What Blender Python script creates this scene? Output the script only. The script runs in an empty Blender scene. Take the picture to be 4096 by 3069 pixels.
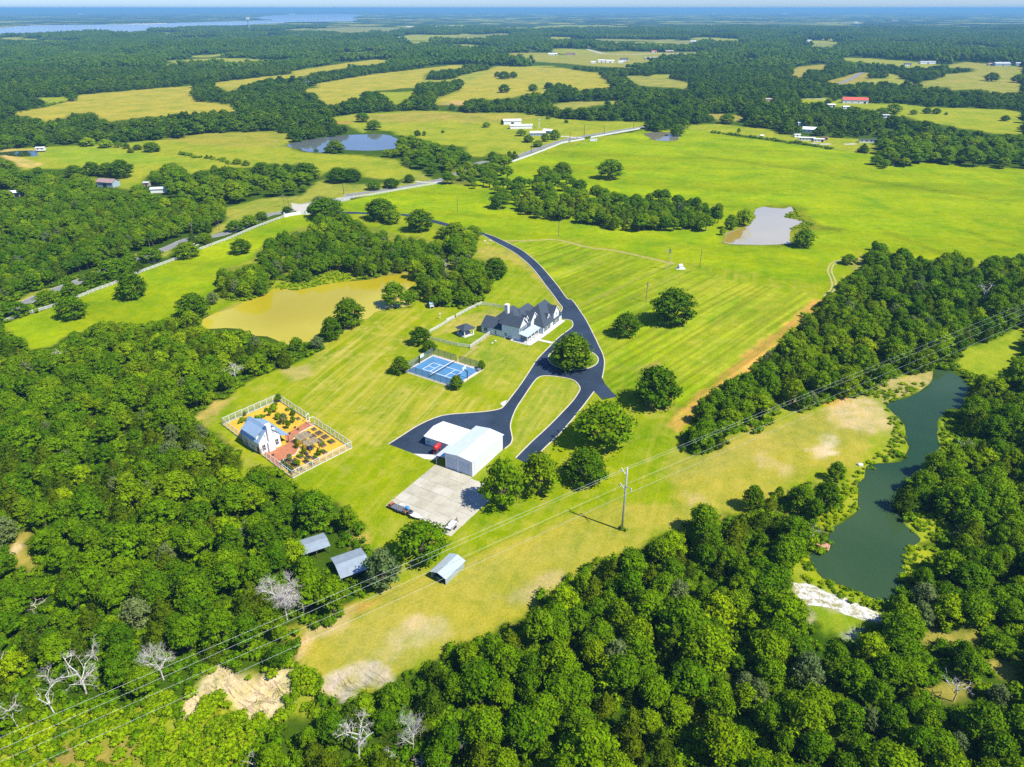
import bpy, bmesh, math, random
import numpy as np
from mathutils import Vector, Matrix
from mathutils.geometry import tessellate_polygon

# ------------------------------------------------------------------ camera, sky, sun, exposure
SC = bpy.context.scene
COL = SC.collection
rad = math.radians
CAM_H = 115.0                       # drone height above the ground, metres
FPX = 2842.0                        # focal length for a 4096 px wide frame
PITCH = math.atan((1534.5 - 33.0) / FPX)
cam_d = bpy.data.cameras.new('drone_camera')
cam = bpy.data.objects.new('drone_camera', cam_d)
COL.objects.link(cam)
cam_d.sensor_width = 36.0
cam_d.lens = FPX / 4096 * 36.0
cam_d.clip_start = 1.0
cam_d.clip_end = 400000
cam.location = (0, 0, CAM_H)
cam.rotation_euler = (math.pi / 2 - PITCH, 0, 0)
SC.camera = cam

SUN_AZ, SUN_EL = -31.0, 52.5        # degrees; azimuth of the sun counted from +X
world = bpy.data.worlds.new('World')
SC.world = world
world.use_nodes = True
wn, wl = world.node_tree.nodes, world.node_tree.links
wn.clear()
sky = wn.new('ShaderNodeTexSky')
sky.sky_type = 'NISHITA'
sky.sun_disc = False
sky.sun_elevation = rad(SUN_EL)
sky.sun_rotation = rad(90 - SUN_AZ)
sky.altitude = 200
sky.air_density = 1.0
sky.dust_density = 0.3
sky.ozone_density = 2.0
bg = wn.new('ShaderNodeBackground')
bg.inputs[1].default_value = 0.085
wo = wn.new('ShaderNodeOutputWorld')
wb = wn.new('ShaderNodeMix'); wb.data_type = 'RGBA'; wb.blend_type = 'MULTIPLY'; wb.inputs[0].default_value = 1.0
wb.inputs[7].default_value = (.63, .87, 1.42, 1)      # cool daylight white balance of the whole sky
wl.new(sky.outputs[0], wb.inputs[6]); wl.new(wb.outputs[2], bg.inputs[0])
wl.new(bg.outputs[0], wo.inputs[0])

sun_d = bpy.data.lights.new('sun', 'SUN')
sun_d.energy = 5.0
sun_d.angle = rad(0.55)
sun_d.color = (1.0, 0.95, 0.83)
sun = bpy.data.objects.new('sun', sun_d)
COL.objects.link(sun)
sd = Vector((math.cos(rad(SUN_EL)) * math.cos(rad(SUN_AZ)), math.cos(rad(SUN_EL)) * math.sin(rad(SUN_AZ)), math.sin(rad(SUN_EL))))
sun.rotation_euler = (-sd).to_track_quat('-Z', 'Y').to_euler()
sun.location = (60, -60, 160)

SC.view_settings.view_transform = 'Standard'
SC.view_settings.look = 'None'
SC.view_settings.exposure = 0.7
SC.view_settings.gamma = 1.0
SC.view_settings.use_curve_mapping = False
SC.render.engine = 'CYCLES'
cy = SC.cycles
cy.use_denoising = False
cy.max_bounces = 5
cy.diffuse_bounces = 2
cy.glossy_bounces = 2
cy.transmission_bounces = 3
cy.transparent_max_bounces = 8
cy.volume_bounces = 0
cy.use_adaptive_sampling = True
cy.adaptive_threshold = 0.015
cy.caustics_reflective = cy.caustics_refractive = False

rng = np.random.default_rng(7)
random.seed(7)

# ------------------------------------------------------------------ survey: ground points taken off the photograph
CP, SP = math.cos(PITCH), math.sin(PITCH)
def U(u, v, z=0.0):
    """full-frame photo point -> world point at height z"""
    x = (u - 2048.0) / FPX; y = -(v - 1534.5) / FPX
    t = (z - CAM_H) / (-SP + y * CP)
    return (x * t, (CP + y * SP) * t)
TILES = dict(A=(0, 0), B=(1300, 0), C=(2696, 0), D=(0, 600), E=(1300, 600), F=(2696, 600), G=(0, 1200), H=(1300, 1200), I=(2696, 1200),
             J=(0, 1800), K=(1300, 1800), L=(2696, 1800), M=(0, 2369), N=(1300, 2369), Q=(2696, 2369))
TS = 1400 / 2212.0
def full(t, x, y):
    if t == 'O': return (x * 1.85256, y * 1.85256)
    if t == 'X': return (x, y)
    if t == 'V': return (850 + x * .27125, 1550 + y * .27125)     # garden survey
    if t == 'Z': return (1800 + x * .22604, 1150 + y * .22604)    # farmhouse survey
    if t == 'Y': return (1550 + x * .22604, 1380 + y * .22604)    # court survey
    if t == 'W': return (1550 + x * .22604, 1650 + y * .22604)    # workshop survey
    ox, oy = TILES[t]
    return (ox + x * TS, oy + y * TS)
def g(t, x, y, z=0.0):
    u, v = full(t, x, y)
    return U(u, v, z)
def pts(t, s):
    """'x,y x,y ...' of one survey sheet -> world points; a letter before a pair changes the sheet"""
    out = []
    for tok in s.split():
        if tok[0].isalpha():
            t = tok[0]; tok = tok[1:]
        x, y = tok.split(',')
        out.append(full(t, float(x), float(y)))
    return out
def gpoly(t, s, z=0.0):
    return [U(u, v, z) for u, v in pts(t, s)]
def to_px(X, Y, Z):
    X, Y = np.asarray(X, float), np.asarray(Y, float)
    dz = Z - CAM_H
    depth = Y * CP - dz * SP
    yy = Y * SP + dz * CP
    return 2048 + X / depth * FPX, 1534.5 - yy / depth * FPX
def inside(poly, x, y):
    p = np.asarray(poly, float)
    x = np.asarray(x, float); y = np.asarray(y, float)
    res = np.zeros(x.shape, bool)
    bb = (x >= p[:, 0].min()) & (x <= p[:, 0].max()) & (y >= p[:, 1].min()) & (y <= p[:, 1].max())
    if not bb.any(): return res
    xs, ys = x[bb], y[bb]
    r = np.zeros(xs.shape, bool)
    j = len(p) - 1
    for i in range(len(p)):
        xi, yi = p[i]; xj, yj = p[j]
        if yi != yj:
            r ^= ((yi > ys) != (yj > ys)) & (xs < (xj - xi) * (ys - yi) / (yj - yi) + xi)
        j = i
    res[bb] = r
    return res
def sdist(poly, x, y):
    """signed distance, positive inside"""
    p = np.asarray(poly, float)
    d = np.full(x.shape, 1e18)
    j = len(p) - 1
    for i in range(len(p)):
        ax, ay = p[j]; bx, by = p[i]
        vx, vy = bx - ax, by - ay
        L = vx * vx + vy * vy + 1e-12
        t = np.clip(((x - ax) * vx + (y - ay) * vy) / L, 0, 1)
        d = np.minimum(d, (x - ax - t * vx) ** 2 + (y - ay - t * vy) ** 2)
        j = i
    d = np.sqrt(d)
    return np.where(inside(poly, x, y), d, -d)
_tab = rng.random((256, 256))
def vnoise(x, y):
    xi = np.floor(x).astype(int); yi = np.floor(y).astype(int)
    fx = x - xi; fy = y - yi
    fx = fx * fx * (3 - 2 * fx); fy = fy * fy * (3 - 2 * fy)
    a = _tab[xi & 255, yi & 255]; b = _tab[(xi + 1) & 255, yi & 255]
    c = _tab[xi & 255, (yi + 1) & 255]; d = _tab[(xi + 1) & 255, (yi + 1) & 255]
    return (a * (1 - fx) + b * fx) * (1 - fy) + (c * (1 - fx) + d * fx) * fy
def fbm(x, y, o=4):
    s = 0; a = .5
    for k in range(o):
        s = s + a * vnoise(x * 2 ** k + 17.3 * k, y * 2 ** k + 9.1 * k); a *= .5
    return s / (1 - .5 ** o)

# ------------------------------------------------------------------ object helpers
def link(o, parent=None):
    COL.objects.link(o)
    if parent is not None: o.parent = parent
    return o
def tag(o, label=None, cat=None, group=None, kind=None):
    if label: o['label'] = label
    if cat: o['category'] = cat
    if group: o['group'] = group
    if kind: o['kind'] = kind
    return o
def empty(name, loc=(0, 0, 0), rz=0.0, label=None, cat=None, group=None):
    o = bpy.data.objects.new(name, None)
    o.empty_display_size = .5
    o.location = loc; o.rotation_euler = (0, 0, rz)
    link(o)
    return tag(o, label, cat, group)
def mesh_obj(name, verts, faces, mat, parent=None, smooth=False):
    me = bpy.data.meshes.new(name)
    me.from_pydata([tuple(v) for v in verts], [], faces)
    me.update()
    if mat is not None:
        for m in (mat if isinstance(mat, (list, tuple)) else [mat]): me.materials.append(m)
    if smooth: me.polygons.foreach_set('use_smooth', [True] * len(me.polygons))
    return link(bpy.data.objects.new(name, me), parent)
class MB:
    """collects boxes, bars, tubes and polygons, builds ONE mesh object"""
    def __init__(s): s.v = []; s.f = []; s.mi = []
    def add(s, vs, fs, m=0):
        b = len(s.v); s.v += [tuple(p) for p in vs]
        s.f += [[b + i for i in f] for f in fs]; s.mi += [m] * len(fs); return s
    def box(s, x0, x1, y0, y1, z0, z1, m=0):
        vs = [(x0, y0, z0), (x1, y0, z0), (x1, y1, z0), (x0, y1, z0), (x0, y0, z1), (x1, y0, z1), (x1, y1, z1), (x0, y1, z1)]
        return s.add(vs, [[3, 2, 1, 0], [4, 5, 6, 7], [0, 1, 5, 4], [1, 2, 6, 5], [2, 3, 7, 6], [3, 0, 4, 7]], m)
    def bar(s, a, b, w, h=None, m=0, up=(0, 0, 1)):
        """square bar from a to b"""
        h = h or w; a = Vector(a); b = Vector(b); d = (b - a).normalized(); up = Vector(up)
        if abs(d.dot(up)) > .97: up = Vector((1, 0, 0))
        r = d.cross(up).normalized() * (w / 2); u = r.cross(d).normalized() * (h / 2)
        vs = [a - r - u, a + r - u, a + r + u, a - r + u, b - r - u, b + r - u, b + r + u, b - r + u]
        return s.add(vs, [[3, 2, 1, 0], [4, 5, 6, 7], [0, 1, 5, 4], [1, 2, 6, 5], [2, 3, 7, 6], [3, 0, 4, 7]], m)
    def tube(s, path, radii, n=8, m=0, cap=True):
        path = [Vector(p) for p in path]
        if not hasattr(radii, '__len__'): radii = [radii] * len(path)
        b = len(s.v); k = len(path)
        for i, p in enumerate(path):
            d = (path[min(i + 1, k - 1)] - path[max(i - 1, 0)]).normalized()
            up = Vector((0, 0, 1)) if abs(d.z) < .95 else Vector((1, 0, 0))
            r = d.cross(up).normalized(); u = r.cross(d)
            for j in range(n):
                a = 2 * math.pi * j / n
                s.v.append(tuple(p + (r * math.cos(a) + u * math.sin(a)) * radii[i]))
        for i in range(k - 1):
            for j in range(n):
                s.f.append([b + i * n + j, b + i * n + (j + 1) % n, b + (i + 1) * n + (j + 1) % n, b + (i + 1) * n + j]); s.mi.append(m)
        if cap:
            s.f.append([b + j for j in range(n)][::-1]); s.mi.append(m)
            s.f.append([b + (k - 1) * n + j for j in range(n)]); s.mi.append(m)
        return s
    def prism(s, poly, z0, z1, m=0):
        n = len(poly)
        vs = [(p[0], p[1], z0) for p in poly] + [(p[0], p[1], z1) for p in poly]
        fs = [[i, (i + 1) % n, n + (i + 1) % n, n + i] for i in range(n)]
        tri = tessellate_polygon([[Vector((p[0], p[1], 0)) for p in poly]])
        fs += [[n + a for a in t] for t in tri] + [list(t)[::-1] for t in tri]
        return s.add(vs, fs, m)
    def slab(s, quad, th, m=0):
        """a panel: polygon (3D, any plane), thickened downwards along its normal"""
        q = [Vector(p) for p in quad]; n = (q[1] - q[0]).cross(q[2] - q[0]).normalized()
        if n.z < 0: q = q[::-1]; n = -n
        k = len(q); vs = q + [p - n * th for p in q]
        return s.add(vs, [list(range(k)), [k + i for i in range(k)][::-1]] + [[i, k + i, k + (i + 1) % k, (i + 1) % k] for i in range(k)], m)
    def build(s, name, mat, parent=None, smooth=False):
        o = mesh_obj(name, s.v, s.f, mat, parent, smooth)
        if isinstance(mat, (list, tuple)): o.data.polygons.foreach_set('material_index', s.mi)
        bm = bmesh.new(); bm.from_mesh(o.data); bmesh.ops.recalc_face_normals(bm, faces=bm.faces); bm.to_mesh(o.data); bm.free()
        return o
def sheet(name, poly, z, mat, kind='structure', parent=None, fine=0.0):
    """flat polygon laid on the ground; the outline is wobbled a little when fine > 0"""
    P = []
    n = len(poly)
    for i in range(n):
        a = np.array(poly[i]); b = np.array(poly[(i + 1) % n])
        k = max(1, int(np.linalg.norm(b - a) / fine)) if fine else 1
        for j in range(k):
            q = a + (b - a) * j / k
            if fine: q = q + (np.array([vnoise(q[0] / fine / 1.7, q[1] / fine / 1.7), vnoise(q[0] / fine / 1.7 + 40, q[1] / fine / 1.7)]) - .5) * fine * .9
            P.append(q)
    tri = tessellate_polygon([[Vector((p[0], p[1], 0)) for p in P]])
    fs = []
    for t in tri:
        a, b, c = (P[i] for i in t)
        fs.append(list(t) if (b[0]-a[0])*(c[1]-a[1])-(b[1]-a[1])*(c[0]-a[0]) > 0 else list(t)[::-1])
    o = mesh_obj(name, [(p[0], p[1], z) for p in P], fs, mat, parent)
    if kind: o['kind'] = kind
    return o
def smooth_path(P, n=6):
    P = [np.array(p, float) for p in P]; out = []
    for i in range(len(P) - 1):
        p0, p1, p2, p3 = P[max(i - 1, 0)], P[i], P[i + 1], P[min(i + 2, len(P) - 1)]
        for k in range(n):
            t = k / n
            out.append(.5 * ((2 * p1) + (p2 - p0) * t + (2 * p0 - 5 * p1 + 4 * p2 - p3) * t * t + (3 * p1 - p0 - 3 * p2 + p3) * t ** 3))
    return out + [P[-1]]
def ribbon(path, w):
    P = [np.array(p, float) for p in path]; L = []; R = []
    for i, p in enumerate(P):
        d = P[min(i + 1, len(P) - 1)] - P[max(i - 1, 0)]; d /= np.linalg.norm(d) + 1e-9
        nrm = np.array([-d[1], d[0]]) * w / 2
        L.append(p + nrm); R.append(p - nrm)
    return L, R
def ribbon_obj(name, path, w, z, mat, kind='structure', parent=None, th=0.0):
    L, R = ribbon(path, w); n = len(L)
    vs = [(p[0], p[1], z) for p in L] + [(p[0], p[1], z) for p in R]
    fs = [[i, n + i, n + i + 1, i + 1] for i in range(n - 1)]
    if th:
        vs += [(p[0], p[1], z - th) for p in L] + [(p[0], p[1], z - th) for p in R]
        fs += [[i, i + 1, 2 * n + i + 1, 2 * n + i] for i in range(n - 1)] + [[n + i + 1, n + i, 3 * n + i, 3 * n + i + 1] for i in range(n - 1)]
        fs += [[0, 2 * n, 3 * n, n], [n - 1, 2 * n - 1, 4 * n - 1, 3 * n - 1]]
    o = mesh_obj(name, vs, fs, mat, parent)
    if kind: o['kind'] = kind
    return o

# ------------------------------------------------------------------ materials
def new_mat(name):
    m = bpy.data.materials.new(name); m.use_nodes = True
    nt = m.node_tree; nt.nodes.clear()
    out = nt.nodes.new('ShaderNodeOutputMaterial'); p = nt.nodes.new('ShaderNodeBsdfPrincipled')
    nt.links.new(p.outputs[0], out.inputs[0])
    return m, nt, p, out
def mathn(nt, op, a, b=None, c=None):
    n = nt.nodes.new('ShaderNodeMath'); n.operation = op
    for i, v in enumerate((a, b, c)):
        if v is None: continue
        if isinstance(v, (int, float)): n.inputs[i].default_value = v
        else: nt.links.new(v, n.inputs[i])
    return n.outputs[0]
def mixc(nt, f, a, b, mode='MIX'):
    n = nt.nodes.new('ShaderNodeMix'); n.data_type = 'RGBA'; n.blend_type = mode
    for s, v in ((n.inputs[0], f), (n.inputs[6], a), (n.inputs[7], b)):
        if isinstance(v, (int, float)): s.default_value = v
        elif isinstance(v, (tuple, list)): s.default_value = (*v[:3], 1)
        else: nt.links.new(v, s)
    return n.outputs[2]
def noise(nt, vec, scale, detail=4, rough=.55, dist=0.0):
    n = nt.nodes.new('ShaderNodeTexNoise'); n.inputs['Scale'].default_value = scale; n.inputs['Detail'].default_value = detail
    n.inputs['Roughness'].default_value = rough; n.inputs['Distortion'].default_value = dist
    if vec is not None: nt.links.new(vec, n.inputs['Vector'])
    return n.outputs['Fac']
def ramp(nt, f, stops):
    n = nt.nodes.new('ShaderNodeValToRGB')
    while len(n.color_ramp.elements) < len(stops): n.color_ramp.elements.new(.5)
    for e, (p, c) in zip(n.color_ramp.elements, stops):
        e.position = p; e.color = (*c, 1) if len(c) == 3 else c
    nt.links.new(f, n.inputs[0]); return n.outputs[0]
def mapr(nt, f, a, b, c, d):
    n = nt.nodes.new('ShaderNodeMapRange'); nt.links.new(f, n.inputs[0])
    for i, v in enumerate((a, b, c, d)): n.inputs[i + 1].default_value = v
    return n.outputs[0]
def bump(nt, p, h, strength=.3, dist=.05):
    b = nt.nodes.new('ShaderNodeBump'); b.inputs['Strength'].default_value = strength; b.inputs['Distance'].default_value = dist
    nt.links.new(h, b.inputs['Height']); nt.links.new(b.outputs[0], p.inputs['Normal'])
def coords(nt, kind='Object', rot=None, scale=None):
    t = nt.nodes.new('ShaderNodeTexCoord'); v = t.outputs[kind]
    if rot is not None or scale is not None:
        m = nt.nodes.new('ShaderNodeMapping')
        if rot is not None: m.inputs['Rotation'].default_value = (0, 0, rot)
        if scale is not None: m.inputs['Scale'].default_value = scale
        nt.links.new(v, m.inputs[0]); v = m.outputs[0]
    return v
def worldpos(nt, rot=None, scale=None):
    t = nt.nodes.new('ShaderNodeNewGeometry'); v = t.outputs['Position']
    if rot is not None:
        m = nt.nodes.new('ShaderNodeMapping'); m.inputs['Rotation'].default_value = (0, 0, rot)
        nt.links.new(v, m.inputs[0]); v = m.outputs[0]
    if scale is not None:
        m = nt.nodes.new('ShaderNodeMapping'); m.inputs['Scale'].default_value = scale
        nt.links.new(v, m.inputs[0]); v = m.outputs[0]
    return v
_mc = {}
def plain(name, c, rough=.6, metal=0.0, var=.12, scale=1.5, spec=.4):
    """painted / weathered surface: base colour with soft noise wear"""
    if name in _mc: return _mc[name]
    m, nt, p, out = new_mat(name)
    v = coords(nt)
    n = noise(nt, v, scale, 5, .6)
    c2 = tuple(x * (1 - var * 1.6) for x in c); c3 = tuple(min(1, x * (1 + var)) for x in c)
    nt.links.new(ramp(nt, n, [(.3, c2), (.7, c3)]), p.inputs['Base Color'])
    p.inputs['Roughness'].default_value = rough; p.inputs['Metallic'].default_value = metal
    p.inputs['Specular IOR Level'].default_value = spec
    _mc[name] = m
    return m
def ribbed(name, c, pitch, axis=0, rough=.35, depth=.5, metal=0.0, var=.06):
    """sheet metal with standing ribs: a bump along one local axis"""
    if name in _mc: return _mc[name]
    m, nt, p, out = new_mat(name)
    v = coords(nt)
    sx = nt.nodes.new('ShaderNodeSeparateXYZ'); nt.links.new(v, sx.inputs[0])
    w = mathn(nt, 'ABSOLUTE', mathn(nt, 'SUBTRACT', mathn(nt, 'FRACT', mathn(nt, 'MULTIPLY', sx.outputs[axis], 1 / pitch)), .5))
    h = mapr(nt, w, .0, .12, 1, 0)
    n = noise(nt, v, .8, 5, .65)
    nt.links.new(ramp(nt, n, [(.3, tuple(x * (1 - var * 2) for x in c)), (.7, c)]), p.inputs['Base Color'])
    p.inputs['Roughness'].default_value = rough; p.inputs['Metallic'].default_value = metal
    bump(nt, p, h, depth, .05)
    _mc[name] = m
    return m
WHITE = plain('white_paint', (.74, .74, .73), .5, var=.04)
OFFWHITE = plain('white_vinyl', (.62, .62, .60), .45, var=.05)
SHINGLE = plain('dark_shingle', (.058, .075, .098), .9, var=.3, scale=6, spec=.06)
GLASS = plain('window_glass', (.02, .03, .04), .08, var=.2, spec=.8)
DARKMETAL = plain('dark_metal', (.03, .03, .035), .45, var=.2)
GALV = plain('galvanised_metal', (.42, .44, .46), .4, .6, var=.15)
TIMBER = plain('weathered_timber', (.16, .11, .07), .8, var=.3, scale=3)
BLACK = plain('black_rubber', (.02, .02, .02), .8, var=.2)
CONCRETE_M = None
# ------------------------------------------------------------------ the open land, traced from the photograph (photo coordinates)
OPEN = {}
OPEN['pasture_far_left'] = pts('A', '10,725 300,675 430,640 495,600 850,570 1210,543 1500,505 1650,488 1840,470 1845,450 2212,395 2374,377 2534,385 2424,402 2254,420 2054,452 1990,462 1890,492 1700,505 1620,520 1520,548 1460,580 1330,535 1240,550 1200,590 1240,640 1440,660 1510,690 1510,725 1400,705 1300,722 870,745 690,770 640,750 590,720 480,715 420,740 300,775 230,760 170,735')
OPEN['strip_far_left'] = pts('A', '0,660 100,640 160,635 240,620 435,612 440,635 300,662 280,640 200,630 120,645 0,675')
OPEN['pasture_far_mid'] = pts('B', '-244,588 -150,575 -60,595 -40,630 0,665 60,662 100,650 240,620 240,585 330,575 480,560 560,555 620,535 640,470 680,450 800,440 940,425 950,412 800,412 600,437 300,470 0,520 -60,530 -50,555 -100,560')
OPEN['pasture_low_mid'] = pts('B', '330,585 570,578 570,600 490,640 470,665 400,645 350,615')
OPEN['hill_pasture'] = pts('B', '720,615 830,580 900,520 980,490 1010,450 1090,420 1300,425 1500,430 1650,455 1730,460 1740,480 1790,520 1830,560 1680,560 1600,580 1560,550 1540,535 1400,515 1360,520 1350,540 1420,570 1400,600 1330,590 1250,605 1150,620 1050,630 940,625 880,665 800,650 700,665 690,640')
OPEN['small_field'] = pts('B', '1880,480 2000,478 2212,503 2320,530 2280,565 2212,555 2020,545 1950,530')
OPEN['slot_field'] = pts('B', '1390,668 1560,645 1900,638 1900,655 1700,668 1600,692 1480,692')
OPEN['barn_field'] = pts('B', '40,745 200,720 600,700 700,700 900,715 1000,715 1200,712 1390,735 1500,750 1680,765 1900,770 2040,775 1990,805 1600,870 1500,895 1330,950 1200,1000 1150,985 1060,960 1000,990 900,990 890,930 790,920 700,915 650,890 560,870 450,850 430,830 300,820 230,840 150,790 60,780')
OPEN['near_pasture'] = pts('A', '0,960 60,940 500,920 800,905 930,890 1000,885 1150,880 1210,850 1340,845 1560,835 1720,830 1830,850 1845,890 1800,925 1900,965 2040,970 2212,980 2300,985 2500,1010 2550,1050 2650,1085 2640,1115 2500,1140 2300,1120 2240,1060 2050,1090 1980,1130 1880,1030 1780,1050 1730,1030 1560,1060 1420,1060 1300,1075 1210,1110 1130,1060 1090,1030 1020,1070 930,1110 840,1170 780,1190 700,1150 640,1110 550,1090 480,1050 420,1060 400,1070 200,1065 130,1100 130,1050 80,1010 0,990')
OPEN['barn_yard'] = pts('D', '540,170 700,190 900,170 900,210 830,250 740,230 730,200 600,195')
OPEN['verge_mid'] = pts('D', '1420,370 1640,310 1900,290 2000,200 2050,190 2212,220 E260,215 E460,215 E590,140 E700,195 E760,205 E740,215 E0,330 D2050,350 D1860,385 D1700,415 D1500,470 D1440,500 D1340,540 D1330,510 D1440,440')
OPEN['verge_left'] = pts('D', '850,660 1000,630 1200,560 1240,580 1090,620 1050,680 900,700')
OPEN['verge_low'] = pts('D', '0,1000 200,900 400,850 590,770 600,790 500,860 420,860 200,950 0,1040')
OPEN['property'] = pts('O', '1085,360 1200,312 1300,294 1390,284 1440,292 1475,286 1600,303 1700,318 1800,333 1850,330 1890,335 1882,342 1876,355 1910,366 1985,357 2036,355 2211,369 2600,395 2600,560 F2212,660 F2060,655 F2000,700 F1900,745 F1880,700 F1800,640 F1690,640 F1680,690 F1600,690 F1480,640 F1330,600 F1280,560 F1220,600 F1190,680 F1180,740 F1120,790 F1050,850 F1010,890 F930,950 F900,990 F830,1060 I900,0 I880,70 I820,120 I720,190 I700,230 I610,300 I500,410 I460,465 I420,475 I700,520 I690,600 I660,680 I760,690 I830,715 I940,660 I1060,630 I1200,600 I1250,590 I1320,520 I1400,480 I1640,450 I1630,520 I1600,560 I1330,660 I1470,830 I1450,940 I1400,1000 I1240,1070 L1240,120 L1170,200 L1170,370 L1090,430 L990,520 L900,480 L910,420 L790,440 L640,420 L590,320 L420,400 L350,410 L330,385 L180,385 L100,440 L0,500 K2212,510 K2020,590 K1960,625 K1720,690 K1560,790 K1500,860 K1400,925 K1340,960 K1260,1020 K1250,1090 N1250,170 N1110,200 N1040,260 N900,290 N760,330 N760,370 N650,450 N600,490 N480,490 N430,570 N390,620 N330,600 N170,680 N0,610 M1990,690 M1890,560 M1880,460 M1860,320 M1940,240 M2100,190 M2212,70 K40,1080 K130,990 K250,910 K450,840 K480,700 K270,640 K200,560 K270,490 K170,420 K100,340 K-60,280 K-120,250 J1890,250 J1740,110 J1580,100 J1560,240 J1480,180 J1530,110 J1490,0 G1470,930 G1400,850 G1330,830 G1290,800 G1220,745 G1350,640 G1450,620 G1530,550 G1640,480 G1830,420 G2060,300 G2110,240 H0,300 H60,235 H110,230 H120,170 H220,130 E300,1030 E370,1000 E540,1000 E560,950 E560,760 E600,720 E690,680 E790,640 E810,600 E700,560 E660,580 E640,600 E560,700 E530,740 E470,720 E500,620 E430,650 E400,690 E340,730 E330,790 E280,800 E0,860 D1840,890 D1640,960 D1400,1020 D1290,1050 D1240,1060 D1150,1010 D1120,1050 D1020,1060 D900,1110 G700,110 G600,160 G450,200 G330,300 G160,320 G150,250 G0,190 G0,170 G380,25 D1260,630 D1600,500 D1800,420 D1940,400 D2000,420 E0,340 E270,300 E740,222 E900,250 E1030,265 E1030,350 E1170,370 E1350,440 E1500,450 E1740,480 E2000,520 E2300,515 F200,520 F300,440 F340,360 F180,330 E2212,250 E2000,240 E1850,265 E1750,245 E1680,190 E1560,150 E1480,90 E1290,160 E1170,135')
OPEN['clearing_left'] = pts('J', '0,725 40,650 80,560 200,490 215,510 150,600 240,680 200,760 60,705')
OPEN['bank_right_top'] = pts('I', '1810,310 1900,285 2100,210 2212,150 2212,330 2120,420 2080,455 2060,510 1950,480 1880,450 1780,440')
OPEN['bank_right_algae'] = pts('L', '1455,420 1600,390 1770,460 1720,520 1700,560 1580,600 1730,640 1700,700 1560,740 1440,860 1410,860 1440,700 1450,630')
OPEN['bank_right_upper'] = pts('I', '1690,760 1740,710 1790,740 1800,870 1740,910 1690,960 1670,930')
OPEN['bank_south'] = pts('L', '760,680 850,650 930,800 1020,850 1200,920 1310,955 1330,1070 1300,1110 Q1200,240 Q1060,310 Q980,270 Q940,260 Q900,180 Q860,130 Q760,70 L740,900 L735,840 L700,760')
OPEN['glade_south'] = pts('Q', '1520,230 1800,230 2060,250 2080,290 1900,310 1650,335 1560,300')
OPEN['glade_low'] = pts('Q', '1540,600 1800,550 1960,580 1900,650 1600,650')
OPEN['glade_right'] = pts('Q', '2000,430 2212,460 2212,640 2150,560 2020,480')
OPEN['scrub'] = pts('M', '0,1180 0,930 180,840 360,840 520,780 800,730 950,640 1060,650 1090,690 1240,590 1300,540 1330,450 1450,415 1560,500 1650,540 1880,450 2050,600 1990,700 1950,740 1760,830 1650,960 1500,1010 1450,1180')
OPEN['red_roof_field'] = pts('C', '790,655 790,625 950,620 1060,630 1230,655 1400,655 1640,680 1900,685 2110,695 2212,715 2212,850 2020,845 1950,830 1820,815 1700,790 1540,760 1480,740 1300,730 1250,700 1180,680 1060,680 940,660 850,660')
OPEN['far_right_field'] = pts('C', '1545,540 1580,515 1700,490 1700,470 1780,465 1900,455 1890,430 1720,430 1740,410 1850,392 2212,425 2212,590 2000,590 1970,570 1900,565 1750,570 1740,550 1620,550')
OPEN['glade_c'] = pts('C', '750,440 780,425 960,405 970,430 930,440 860,450 800,490 750,490 740,460')
OPEN['glade_road'] = pts('C', '980,510 1100,480 1150,460 1230,460 1240,510 1100,530 1000,525')
OPEN['trailer_yard'] = pts('C', '60,790 300,785 420,800 560,810 700,850 760,860 960,870 1180,880 1270,920 1260,980 1050,950 900,920 650,885 350,845 80,835')
OPEN['glade_d'] = pts('C', '170,720 320,720 470,740 400,770 300,770')
OPEN['far_c1'] = pts('C', '830,290 850,275 1010,270 1000,300 930,310')
OPEN['far_c2'] = pts('C', '-10,258 150,255 130,285 -10,285')
OPEN['far_c3'] = pts('C', '-10,330 180,330 150,360 -10,365')
OPEN['far_c4'] = pts('C', '420,380 490,375 480,395 430,393')
OPEN['hamlet_field'] = pts('B', '1090,345 1200,335 1400,335 1500,350 1600,340 1900,325 2212,335 2150,370 2000,400 1930,430 1700,420 1500,400 1300,390 1200,380 1100,370')
OPEN['far_b1'] = pts('B', '790,237 900,225 1100,212 1180,214 1170,228 950,238')
OPEN['far_b2'] = pts('B', '1680,245 2212,255 2212,270 1950,260 1720,262')
OPEN['far_b3'] = pts('B', '20,180 140,170 560,175 560,190 430,195 390,220 340,200 200,215 50,210')
OPEN['far_a3'] = pts('A', '1770,195 1850,190 1930,190 2050,180 2200,170 2212,210 1950,205')
OPEN['far_specks1'] = pts('C', '900,140 990,139 985,150 905,150')
OPEN['far_specks2'] = pts('C', '960,220 975,200 1020,196 1000,212')
OPEN['far_specks3'] = pts('C', '1040,140 1200,138 1190,152 1060,150')
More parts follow.
